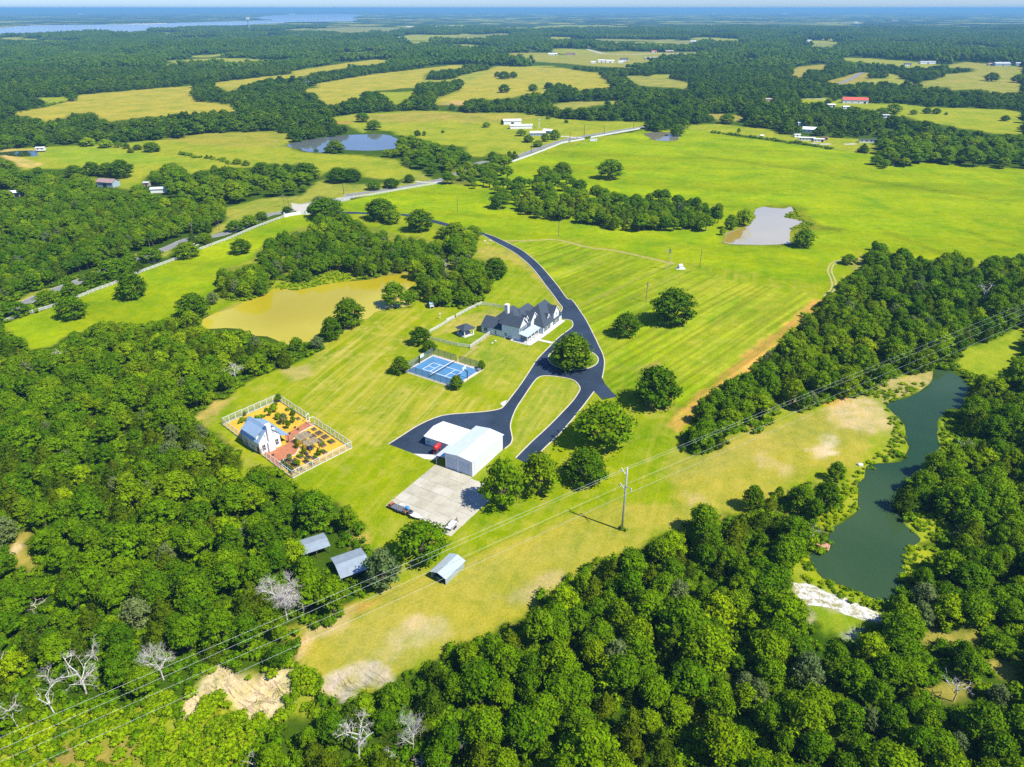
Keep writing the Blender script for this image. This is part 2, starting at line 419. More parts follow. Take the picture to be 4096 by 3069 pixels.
# woods standing inside the property outline
GROVES = [pts('I', '150,690 200,630 280,560 310,520 390,470 560,470 690,520 690,600 650,680 640,760 560,820 470,830 400,820 400,870 290,940 200,990 80,960 60,900 140,800'),
          pts('E', '700,500 790,450 860,460 1000,480 980,540 960,620 930,690 1000,680 1070,670 1160,740 1110,820 1040,840 1020,900 960,985 870,1000 700,1000 640,960 570,950 600,850 540,830 560,770 600,720 690,680 800,640 810,590 760,540'),
          pts('E', '-120,420 60,370 150,400 140,450 200,440 280,480 440,530 640,560 660,580 560,700 530,740 480,720 500,620 430,650 400,690 340,730 330,785 200,805 80,760 0,800 D2040,800 D1900,850 D1720,820 D1710,900 D1620,940 D1500,960 D1420,950 D1370,880 D1370,780 D1420,740 D1580,720 D1620,640 D1700,560 D1820,500 D1950,490 D1990,430'),
          pts('E', '740,160 820,120 1100,110 1170,140 1280,140 1330,190 1480,200 1680,195 1760,260 1850,270 2000,240 2212,250 F60,300 F180,320 F340,355 F340,390 F300,430 F270,480 F200,515 E2212,520 E2000,520 E1800,510 E1740,480 E1500,450 E1350,440 E1250,420 E1170,370 E1090,380 E1030,340 E1030,270 E900,250 E760,230'),
          pts('L', '560,400 640,420 790,440 910,420 1030,330 1030,240 900,200 700,240 690,300')]
def open_px(u, v):
    r = np.zeros(np.shape(u), bool)
    for k, p in OPEN.items(): r |= inside(p, u, v)
    for p in GROVES: r &= ~inside(p, u, v)
    return r

WATER = {
 'yellow_pond': ('D', '1255,1090 1300,1060 1410,1010 1560,960 1660,925 1730,880 1860,890 E-60,870 E60,840 E280,815 E450,795 E560,785 E560,850 E480,920 E540,980 E380,1010 E290,1035 E240,1075 H60,120 H0,200 H-60,250 G2000,250 G1830,290 G1700,240 G1500,190 G1330,190 G1290,180'),
 'green_creek_pond': ('I', '1640,450 1740,445 1830,500 1900,590 1890,630 1830,690 1740,700 1700,760 1690,830 1680,920 1660,1000 L1650,60 L1560,180 L1480,220 L1420,240 L1430,380 L1455,430 L1480,500 L1580,590 L1450,630 L1440,720 L1400,800 L1410,860 L1390,910 L1310,955 L1200,920 L1020,850 L930,800 L880,720 L870,680 L930,640 L990,550 L1000,490 L1090,430 L1160,370 L1170,280 L1160,210 L1240,130 L1300,90 L1450,40 I1470,830 I1390,720 I1330,660 I1500,600 I1600,540 I1630,500'),
 'pasture_pond': ('F', '318,590 330,545 380,508 450,490 482,470 497,430 500,395 550,360 620,366 700,370 745,362 762,384 716,400 702,425 760,440 822,462 772,480 735,500 742,560 752,586 700,597 540,602 380,600'),
 'blue_pond': ('A', '1800,925 1850,905 1980,880 2212,855 B250,850 B350,848 B400,855 B440,870 B470,890 B465,910 B485,918 B430,945 B230,955 B100,950 B0,945 A2040,962 A1950,958 A1880,940'),
 'roadside_pond': ('B', '2010,842 2100,838 2220,842 2225,880 2180,892 2100,888 2040,870'),
 'farm_pond': ('A', '-20,965 60,958 230,955 250,968 210,990 120,992 30,985 -20,990'),
 'tank_pond': ('A', '1900,512 1985,506 2000,514 1960,522 1905,525'),
}
LAKE = pts('A', '-60,180 120,170 200,160 400,158 780,155 1000,148 1300,140 1500,135 1600,132 1720,128 1600,112 1700,100 1850,92 2054,88 B180,90 B240,100 B180,110 B180,135 B0,137 A1850,140 A1740,150 A1400,165 A1200,175 A780,205 A500,213 A300,215 A-60,224')
WPX = [pts(t, s) for t, s in WATER.values()]
def water_px(u, v):
    r = inside(LAKE, u, v)
    for p in WPX: r |= inside(p, u, v)
    return r

# ------------------------------------------------------------------ ground sheet
ny1 = np.arange(-60, 40, 8.0); ny2 = np.arange(40, 330, 1.05)
ys = [330.0]; st = 1.05
while ys[-1] < 90000:
    st *= 1.0125; ys.append(ys[-1] + st)
GY = np.concatenate([ny1, ny2, ys]); GS = np.linspace(-1, 1, 470)
half = np.where(GY < 0, 150, 150 + GY * .86)
XX = GS[None, :] * half[:, None]; YY = np.repeat(GY[:, None], len(GS), 1)
gx, gy = XX.ravel(), YY.ravel()
pu, pv = to_px(gx, np.maximum(gy, 1.0), 0.0)
near = gy > 30
n1 = fbm(gx * .11, gy * .11) - .5; n2 = fbm(gx * .45 + 7, gy * .45) - .5; n3 = fbm(gx * .012 + 3, gy * .012 + 8) - .5

FLOOR = (.045, .085, .004); MEADOW = (.192, .268, .000); LAWN = (.175, .238, .000); PASTURE = (.29, .265, .030); PASTURE2 = (.215, .255, .012)
col = np.zeros((len(gx), 3)); msk = np.zeros((len(gx), 4))
far = np.clip((gy - 3500) / 3000, 0, 1)[:, None]
col[:] = np.array(FLOOR) * (1 - far) + np.array((.030, .058, .012)) * far
mott = fbm(gx * .004, gy * .0022, 5); mott2 = fbm(gx * .0011 + 5, gy * .0006, 4)
col *= (1 + far * (1.5 * (mott - .5) + 1.1 * (mott2 - .5))[:, None]).clip(.3, 2)
farclear = ((fbm(gx * .0016 + 31, gy * .0009 + 3, 3) > .67) & (gy > 4500))[:, None]
col = np.where(farclear, np.array((.12, .14, .04)), col)
def glade(x, y):
    f = fbm(np.asarray(x) * .0046 + 11, np.asarray(y) * .0027 + 4, 3)
    return (f > .63) & (np.asarray(y) > 1250)
def glade_tone(x, y):
    f = fbm(np.asarray(x) * .0046 + 11, np.asarray(y) * .0027 + 4, 3)
    return np.clip((f - .623) / .012, 0, 1) * (np.asarray(y) > 1250)
gt_ = glade_tone(gx, gy)[:, None]; col = col * (1 - gt_) + np.array((.24, .255, .035)) * gt_
def lay(poly, c, feather=1.5, wob=3.0, op=1.0, mask=None, freq=None):
    """lay a colour over a region; outline wobbles by noise, soft over feather metres"""
    global col, msk
    W = np.array([U(u, v) for u, v in poly])
    pad = feather + wob * 1.5 + 1
    sel = near & (gx > W[:, 0].min() - pad) & (gx < W[:, 0].max() + pad) & (gy > W[:, 1].min() - pad) & (gy < W[:, 1].max() + pad)
    if not sel.any(): return
    d = sdist(W, gx[sel], gy[sel]) + (n1[sel] * 1.6 + n2[sel]) * wob
    t = np.clip(d / feather + .5, 0, 1); t = (t * t * (3 - 2 * t) * op)
    if op < .96: t = t * np.clip(.05 + 1.75 * fbm(gx[sel] * .42 + 50, gy[sel] * .42 + 20, 3), 0, 1.1).clip(0, 1)
    col[sel] = col[sel] * (1 - t[:, None]) + np.array(c)[None, :] * t[:, None]
    if mask is not None: msk[sel] = msk[sel] * (1 - t[:, None]) + np.array(mask)[None, :] * t[:, None]
def L_(t, s, c, *a, **k): lay(pts(t, s), c, *a, **k)
for k, p in OPEN.items():
    if k == 'property': lay(p, LAWN, 2, 1.5, mask=(.55, 0, 0, 0))
    elif k in ('pasture_far_left', 'pasture_far_mid', 'hill_pasture'): lay(p, PASTURE, 14, 6, mask=(.25, 0, 0, 0))
    elif k in ('far_right_field', 'small_field', 'slot_field', 'hamlet_field'): lay(p, (.23, .23, .04), 14, 5, mask=(.3, 0, 0, 0))
    elif k in ('near_pasture', 'barn_field', 'pasture_low_mid'): lay(p, PASTURE2, 8, 4, mask=(.4, 0, 0, 0))
    elif k == 'scrub': lay(p, (.20, .25, .010), 3, 3, mask=(.5, 0, 0, 0))
    elif k.startswith('bank'): lay(p, (.20, .26, .010), 2, 3, mask=(.2, 0, 0, 0))
    elif k.startswith('glade') or k == 'clearing_left': lay(p, (.24, .21, .04), 3, 3, mask=(.6, 0, 0, 0))
    elif k.startswith('verge'): lay(p, (.20, .23, .025), 3, 2, mask=(.5, 0, 0, 0))
    elif k.startswith('far_'): lay(p, (.20, .21, .06), 25, 8)
    else: lay(p, PASTURE2, 10, 5, mask=(.3, 0, 0, 0))
for p in GROVES: lay(p, (.13, .15, .02), 3, 3, op=.8, mask=(.2, 0, 0, 0))
L_('A', '1000,880 1200,850 1560,835 1720,830 1830,850 1800,930 1400,925 1150,905', (.24, .22, .03), 20, 8, .8)
L_('B', '100,740 600,705 900,715 800,760 500,780 200,760', (.27, .22, .045), 20, 8, .8)
L_('B', '700,735 1000,715 1390,735 1200,770 900,780', (.27, .22, .045), 20, 8, .7)
L_('B', '50,768 170,765 190,780 60,782', (.30, .15, .05), 5, 4, .9)
L_('A', '240,935 600,925 1000,990 1200,1010 900,1040 500,1040 300,1000', (.16, .27, .008), 20, 8, .7)
# bright hay meadow and the fenced strip
BRIGHT = pts('O', '1085,355 1390,280 1480,280 1700,310 1890,335 1870,362 1985,352 2215,365 2620,390 2620,570 2215,560 2000,560 1850,540 1830,590 1810,605 1740,610 1600,585 1450,560 1360,545 1240,515 1130,520 1060,520 1000,490 900,465 800,470 730,440 900,395 1020,400 1050,360')
lay(BRIGHT, MEADOW, 4, 3, mask=(.10, 0, 0, 1))
lay(pts('D', '0,1105 380,975 490,940 900,770 1260,630 1600,500 1800,420 1960,400 2000,440 1830,520 1660,600 1560,700 1380,760 1340,900 1300,1010 1230,1060 900,1115 700,1150 G450,200 G330,300 G160,320 G60,190 G0,165'), (.192, .268, .000), 2, 2, mask=(.10, 0, 0, 1))
L_('E', '20,345 740,222 900,250 1030,265 1030,350 1170,370 1350,440 1500,450 1740,480 2000,520 2300,530 2300,600 1600,560 1100,570 800,440 480,395 150,385', MEADOW, 4, 3, mask=(.10, 0, 0, 1))
for s_, c_ in (('F', '60,20 300,50 600,90 900,130 1200,185 1500,225 1800,270 2000,300 1990,312 1780,285 1480,240 1190,200 890,142 590,102 300,64 60,32'), ('F', '1270,480 1330,500 1500,570 1700,650 1690,662 1480,585 1310,520'), ('F', '1850,500 2000,560 2180,605 2175,615 1990,575 1840,515'), ('F', '760,450 900,480 1080,500 1060,520 880,505')):
    L_(s_, c_, (.125, .165, .000), 4, 3, .6, mask=(.1, 0, 0, 1))
# mown ground east of the drive (stripes), west lawns
L_('E', '1080,575 1450,568 1700,625 2212,720 F60,750 F300,800 F560,860 F830,900 F900,960 F740,1106 I820,120 I700,230 I500,410 I380,470 I250,560 I60,700 I20,800 H2200,640 H1840,615 H1770,500 H1690,230 H1560,0 E1560,1060 E1400,790 E1250,640', (.176, .250, .002), 3, 2, mask=(.35, 1, 0, 0))
L_('F', '-40,770 300,830 560,880 800,910 880,960 740,1106 I820,120 I600,300 I380,470 I60,480 I0,200 H2212,120 H2000,20 E2000,900', (.235, .275, .012), 14, 6, .75)
L_('E', '930,640 1040,600 1200,650 1350,780 1490,960 1480,1010 1380,860 1250,740 1150,700 1000,690', (.29, .25, .05), 3, 2, .75, mask=(.8, 0, .4, 0))
L_('E', '1000,840 1160,760 1330,860 1450,960 1200,1000 1020,960', (.17, .25, .000), 4, 3, .7, mask=(.4, 0, .6, 0))
L_('H', '0,190 260,110 560,40 660,210 520,330 540,520 800,560 1100,690 740,720 560,800 400,900 160,920 -150,640 -60,420', (.172, .228, .000), 3, 3, mask=(1, 0, 1, 0))
L_('H', '0,640 500,520 760,600 1080,690 700,730 480,850 330,900 160,900 0,790', (.25, .265, .012), 8, 5, .7, mask=(1, 0, 1, 0))
L_('H', '920,330 1080,230 1200,270 1380,300 1330,390 1180,600 1000,560', (.22, .26, .02), 3, 3, .7, mask=(1, 0, .7, 0))
L_('H', '680,230 820,110 1060,60 1140,80 1000,160 1000,190 860,200', (.30, .26, .06), 2, 2, .75, mask=(.9, 0, .6, 0))
L_('H', '760,210 860,200 1010,215 900,285', (.10, .20, .004), 2, 1.5, .9)
L_('H', '1200,760 1300,600 1400,490 1580,510 1600,580 1300,860 1190,960', (.20, .25, .02), 2, 2, .8, mask=(.9, 0, .7, 0))
L_('G', '1370,860 1540,1000 1700,1106 J1760,100 J1580,100 J1500,0', (.26, .24, .05), 3, 3, .8, mask=(.8, 0, 0, 0))
# power-line corridor, dry
L_('K', '2212,330 1800,330 1300,500 900,700 500,860 100,1020 N-300,250 N0,600 N480,490 N760,350 N1250,170 K1500,860 K1960,620 K2212,510 L350,390 L600,310 L900,150 L1200,90 I1450,940 I1440,800 I1200,610 I600,800 I0,1000', (.262, .252, .024), 5, 5, mask=(.6, 0, .25, 0))
L_('N', '0,250 300,200 740,150 780,340 500,480 100,400', (.27, .26, .05), 5, 4, .7, mask=(.5, 0, 0, 0))
L_('K', '0,1106 300,960 600,860 900,760 1300,620 1700,560 1650,640 1300,760 1000,860 700,960 400,1106', (.26, .255, .04), 6, 6, .6, mask=(.5, 0, 0, 0))
L_('I', '0,1106 100,960 500,820 900,720 1200,640 1400,760 1300,900 900,900 600,980 300,1106', (.27, .25, .05), 6, 6, .6, mask=(.5, 0, 0, 0))
SAND = (.42, .33, .16); ORANGE = (.46, .255, .06); PALE = (.47, .40, .26)
L_('I', '940,0 900,65 740,185 620,305 570,400 460,485 340,540 170,660 110,740 20,830 -30,780 20,700 215,560 345,440 465,320 650,195 825,45 880,0', ORANGE, 2.5, 2.5, .85)
L_('I', '940,650 1040,605 1130,640 1000,705', ORANGE, 2, 2, .85)
L_('I', '960,690 1200,610 1420,740 1430,850 1280,860 1200,830 1020,800', (.42, .34, .17), 4, 4, .9)
L_('I', '850,940 1000,830 1090,900 1040,970 900,1000', PALE, 3, 5, .8)
L_('I', '540,1106 550,1050 720,1040 780,1080 700,1106 L640,60 L540,120 L560,30', SAND, 3, 4, .6)
L_('L', '80,280 160,270 220,330 100,345', (.40, .31, .14), 2, 3, .7)
L_('I', '1260,600 1340,500 1640,455 1630,520 1590,560 1330,650', (.36, .28, .13), 2, 2, .85)
L_('I', '600,640 820,520 860,640 760,700 660,690', (.34, .27, .10), 2, 3, .7)
L_('N', '420,370 450,240 700,165 760,250 600,340', (.40, .34, .18), 3, 5, .75)
L_('N', '1060,40 1300,-70 1520,-150 1490,-50 1300,50 1150,80', (.38, .30, .14), 4, 5, .75)
L_('K', '120,985 240,960 340,960 100,1080 30,1090', ORANGE, 2, 3, .8)
L_('M', '1865,320 1950,235 2212,110 2212,200 1960,330 1900,440 1870,430', (.42, .32, .15), 2, 3, .85)
L_('K', '160,570 270,520 300,580 220,650 180,640', (.40, .26, .08), 2, 3, .7)
L_('G', '1225,745 1350,640 1450,630 1390,720 1300,800', (.40, .27, .09), 2.5, 3, .8)
L_('G', '1810,440 1950,410 1980,480 1830,525', (.38, .29, .12), 2.5, 3, .7)
L_('H', '1960,660 2212,640 2212,700 2050,720', (.36, .25, .07), 3, 4, .6)
L_('H', '1940,430 2110,385 2130,420 1960,450', (.36, .25, .07), 3, 3, .6)
L_('F', '1020,690 1190,685 1230,780 1120,750', (.25, .22, .07), 3, 3, .7)
L_('J', '10,715 50,640 100,570 150,600 130,640 60,705', (.50, .40, .22), 2, 2, .9)
L_('A', '0,985 60,970 150,1000 270,1040 200,1062 120,1055', (.50, .34, .12), 5, 3, .9)
L_('A', '0,945 230,940 300,955 250,965 0,960', (.46, .32, .12), 5, 3, .8)
L_('B', '700,665 800,640 900,640 880,670', (.42, .28, .12), 8, 5, .7)
L_('D', '1250,1085 1420,1005 1570,950 1660,920 1620,960 1400,1030 1290,1080', (.36, .24, .07), 1.5, 1.5, .8)
L_('E', '350,690 500,660 600,740 560,790 300,815 340,770', (.28, .25, .04), 3, 3, .8)
SANDP = ('L', '735,840 850,850 960,905 1200,975 1330,1070 1300,1105 1180,1075 1000,1015 850,985 760,905')
L_(*SANDP, (.40, .36, .24), 2.5, 3, .8)
L_('Q', '1000,240 1200,200 1260,330 1080,310', (.50, .47, .42), 2, 3, .8)
L_('Q', '690,180 760,80 850,100 900,180 720,210', (.40, .34, .2), 2, 3, .7)
# wet bright margin round the green pond
ALG = (.235, .28, .002)
L_('L', '1240,110 1175,200 1180,370 1100,430 990,520 890,485 915,420 1020,340 1060,250 1110,180 1200,80', ALG, 1.5, 2, .95)
L_('L', '770,650 860,640 935,800 1020,850 1200,920 1310,950 1330,1010 1200,1000 1000,905 840,830', ALG, 1.5, 2, .95)
L_('I', '1330,660 1480,830 1460,940 1400,1005 1240,1075 1150,1080 1250,850 1400,830', (.19, .26, .004), 2, 3, .8)
L_('F', '300,560 500,400 560,345 780,345 900,470 1080,500 900,520 760,590 720,610 300,600', (.12, .135, .008), 6, 5, .8)
# eroded clay bank below the corridor
CLAY = (.55, .45, .27)
L_('M', '1100,820 1090,740 1235,600 1300,550 1330,455 1450,420 1560,500 1560,550 1700,500 1880,470 1860,600 1780,780 1560,830 1480,720 1400,640 1320,650 1210,800', CLAY, 1.5, 3, .9)
L_('N', '0,540 160,460 280,440 400,480 430,560 380,610 300,560 190,600 150,690 100,660 0,610', (.38, .335, .25), 1.2, 1.2, .95)
L_('M', '250,1106 420,1000 640,960 900,960 880,1106', (.24, .17, .05), 2, 3, .8)

# erosion gullies give the bank its own relief
gz = np.zeros(len(gx)); clay = np.zeros(len(gx))
for s, dpt in ((pts('M', '1100,840 1090,740 1235,600 1300,550 1330,455 1450,420 1560,500 1560,550 1700,500 1880,470 1860,600 1780,780 1560,830'), .9), (pts('N', '0,540 160,460 280,440 400,480 430,560 380,610 190,640 150,690 0,610'), 1.8)):
    W = np.array([U(u, v) for u, v in s])
    d = sdist(W, gx, gy)
    m_ = np.clip(d / 3.0, 0, 1)
    clay = np.maximum(clay, m_)
    gz -= m_ * dpt * (.35 + .65 * np.abs(2 * vnoise(gx * .55 + gy * .2, gy * .12) - 1)) 
nr, nc = XX.shape
idx = np.arange(nr * nc).reshape(nr, nc)
quads = np.stack([idx[:-1, :-1], idx[:-1, 1:], idx[1:, 1:], idx[1:, :-1]], -1).reshape(-1, 4)
gme = bpy.data.meshes.new('ground')
gme.vertices.add(len(gx)); gme.vertices.foreach_set('co', np.stack([gx, gy, gz], 1).astype(np.float32).ravel())
gme.loops.add(quads.size); gme.loops.foreach_set('vertex_index', quads.ravel().astype(np.int32))
gme.polygons.add(len(quads)); gme.polygons.foreach_set('loop_start', np.arange(0, quads.size, 4, dtype=np.int32))
gme.update(calc_edges=True)
gme.polygons.foreach_set('use_smooth', np.ones(len(quads), bool))
a = gme.attributes.new('cover', 'FLOAT_COLOR', 'POINT'); a.data.foreach_set('color', np.concatenate([col, np.ones((len(gx), 1))], 1).astype(np.float32).ravel())
a = gme.attributes.new('wear', 'FLOAT_COLOR', 'POINT'); a.data.foreach_set('color', msk.astype(np.float32).ravel())
a = gme.attributes.new('clay', 'FLOAT', 'POINT'); a.data.foreach_set('value', clay.astype(np.float32))
ground = link(bpy.data.objects.new('ground', gme)); ground['kind'] = 'structure'
def mow_angle(t, a, b):
    A, B = g(t, *a), g(t, *b); return math.atan2(B[1] - A[1], B[0] - A[0])
m, nt, p, out = new_mat('ground_cover')
at = nt.nodes.new('ShaderNodeAttribute'); at.attribute_name = 'cover'
aw = nt.nodes.new('ShaderNodeAttribute'); aw.attribute_name = 'wear'
sw = nt.nodes.new('ShaderNodeSeparateColor'); nt.links.new(aw.outputs['Color'], sw.inputs[0])
A1 = mow_angle('I', (300, 500), (800, 150)); A2 = mow_angle('H', (30, 680), (330, 420))
pos = worldpos(nt)
big = noise(nt, pos, .035, 6, .6, .4); mid = noise(nt, pos, .22, 5, .65); fin = noise(nt, pos, 1.6, 4, .7)
c = mixc(nt, 1.0, at.outputs['Color'], ramp(nt, big, [(.32, (.66, .84, .6)), (.5, (1, 1, 1)), (.68, (1.25, 1.10, 1.2))]), 'MULTIPLY')
c = mixc(nt, 1.0, c, ramp(nt, mid, [(.30, (.76, .86, .75)), (.70, (1.22, 1.12, 1.2))]), 'MULTIPLY')
c = mixc(nt, 1.0, c, ramp(nt, fin, [(.30, (.76, .80, .75)), (.70, (1.24, 1.18, 1.2))]), 'MULTIPLY')
s1 = noise(nt, worldpos(nt, -A2, (.025, .30, .1)), 1.0, 5, .6, .6)
dry = mathn(nt, 'MULTIPLY', mapr(nt, s1, .46, .68, 0, .62), sw.outputs[0])
c = mixc(nt, dry, c, (.37, .31, .035))
pt = noise(nt, pos, .16, 6, .68, .8)
c = mixc(nt, mathn(nt, 'MULTIPLY', mapr(nt, pt, .50, .64, 0, .52), sw.outputs[0]), c, (.40, .33, .07))
s1b = noise(nt, worldpos(nt, -A2, (.018, .45, .1)), 1.0, 4, .55, .4)
c = mixc(nt, mathn(nt, 'MULTIPLY', mapr(nt, s1b, .50, .66, 0, .50), sw.outputs[2]), c, (.44, .37, .085))
s2 = noise(nt, worldpos(nt, -A1, (.010, .34, .1)), 1.0, 3, .5, .25)
st1 = mapr(nt, s2, .40, .62, .80, 1.20)
c = mixc(nt, sw.outputs[1], c, mixc(nt, 1.0, c, st1, 'MULTIPLY'))
s3 = noise(nt, worldpos(nt, -A1, (.006, .16, .1)), 1.0, 3, .5, .3)
c = mixc(nt, mathn(nt, 'MULTIPLY', mapr(nt, s3, .56, .70, 0, .28), sw.outputs[1]), c, (.38, .32, .07))
sm = noise(nt, worldpos(nt, .25, (.006, .03, .1)), 1.0, 5, .6, .6)
cmul = mapr(nt, sm, .3, .7, .80, 1.18)
c = mixc(nt, aw.outputs['Alpha'], c, mixc(nt, 1.0, c, cmul, 'MULTIPLY'))
nt.links.new(c, p.inputs['Base Color'])
p.inputs['Roughness'].default_value = .95; p.inputs['Specular IOR Level'].default_value = 0.0
ac = nt.nodes.new('ShaderNodeAttribute'); ac.attribute_name = 'clay'
gul = noise(nt, worldpos(nt, -.9, (.55, .10, .1)), 1.0, 4, .65, .9)
h = mathn(nt, 'ADD', mathn(nt, 'MULTIPLY', mathn(nt, 'ADD', mid, fin), .25), mathn(nt, 'MULTIPLY', mathn(nt, 'MULTIPLY', mapr(nt, gul, .40, .52, 0, 1), ac.outputs['Fac']), 1.3))
bump(nt, p, h, .7, .7)
gme.materials.append(m)

m, nt, p, out = new_mat('white_sand')
pos = worldpos(nt)
rk = noise(nt, pos, .9, 6, .75, .5); rb = noise(nt, worldpos(nt, .35, (.25, .9, .1)), 1.0, 4, .6)
c = mixc(nt, mapr(nt, mathn(nt, 'ADD', mathn(nt, 'MULTIPLY', rk, .6), mathn(nt, 'MULTIPLY', rb, .4)), .44, .54, 0, 1), (.26, .24, .09), (.62, .61, .58))
nt.links.new(c, p.inputs['Base Color']); p.inputs['Roughness'].default_value = .9; bump(nt, p, rk, .8, .5)
sheet('sand_bank', gpoly(*SANDP), .015, m, fine=1.6)
# ------------------------------------------------------------------ water
def water_mat(name, c, rough=.06, c2=None, sc=.03, spec=.5):
    m, nt, p, out = new_mat(name)
    v = worldpos(nt)
    nt.links.new(ramp(nt, noise(nt, v, sc, 4, .5, .5), [(.35, c), (.65, c2 or tuple(x * 1.15 for x in c))]), p.inputs['Base Color'])
    p.inputs['Roughness'].default_value = rough; p.inputs['IOR'].default_value = 1.333; p.inputs['Specular IOR Level'].default_value = spec
    bump(nt, p, noise(nt, v, .9, 3, .5), .05, .03)
    return m
WM = {'yellow_pond': water_mat('muddy_yellow_water', (.30, .245, .002), .10, (.40, .35, .03), .014, .3),
      'green_creek_pond': water_mat('green_pond_water', (.018, .048, .018), .05, (.036, .070, .026), .02, .28),
      'pasture_pond': water_mat('pale_silty_water', (.30, .285, .235), .04, (.37, .335, .25), .01, .4),
      'blue_pond': water_mat('still_grey_water', (.10, .115, .115), .04), 'roadside_pond': water_mat('tan_pond_water', (.17, .15, .10), .05),
      'farm_pond': water_mat('dark_pond_water', (.03, .05, .015), .06), 'tank_pond': water_mat('grey_tank_water', (.25, .27, .27), .08)}
for k, (t, s) in WATER.items():
    q_ = gpoly(t, s); q_ = [tuple(p) for p in smooth_path(q_ + q_[:1], 3)][:-1]
    sheet(k, q_, .10, WM[k], fine=4.0 if k in ('yellow_pond', 'green_creek_pond', 'pasture_pond') else 8.0)
sheet('pond_shallows', gpoly('F', '316,588 330,547 380,510 450,492 478,476 462,505 430,540 400,570 365,592'), .112, water_mat('brown_shallow_water', (.26, .19, .03), .06), fine=4.0)
sheet('lake', [U(u, v) for u, v in LAKE], .5, water_mat('wide_lake_water', (.24, .30, .34), .25, (.29, .35, .38), .001), fine=120)
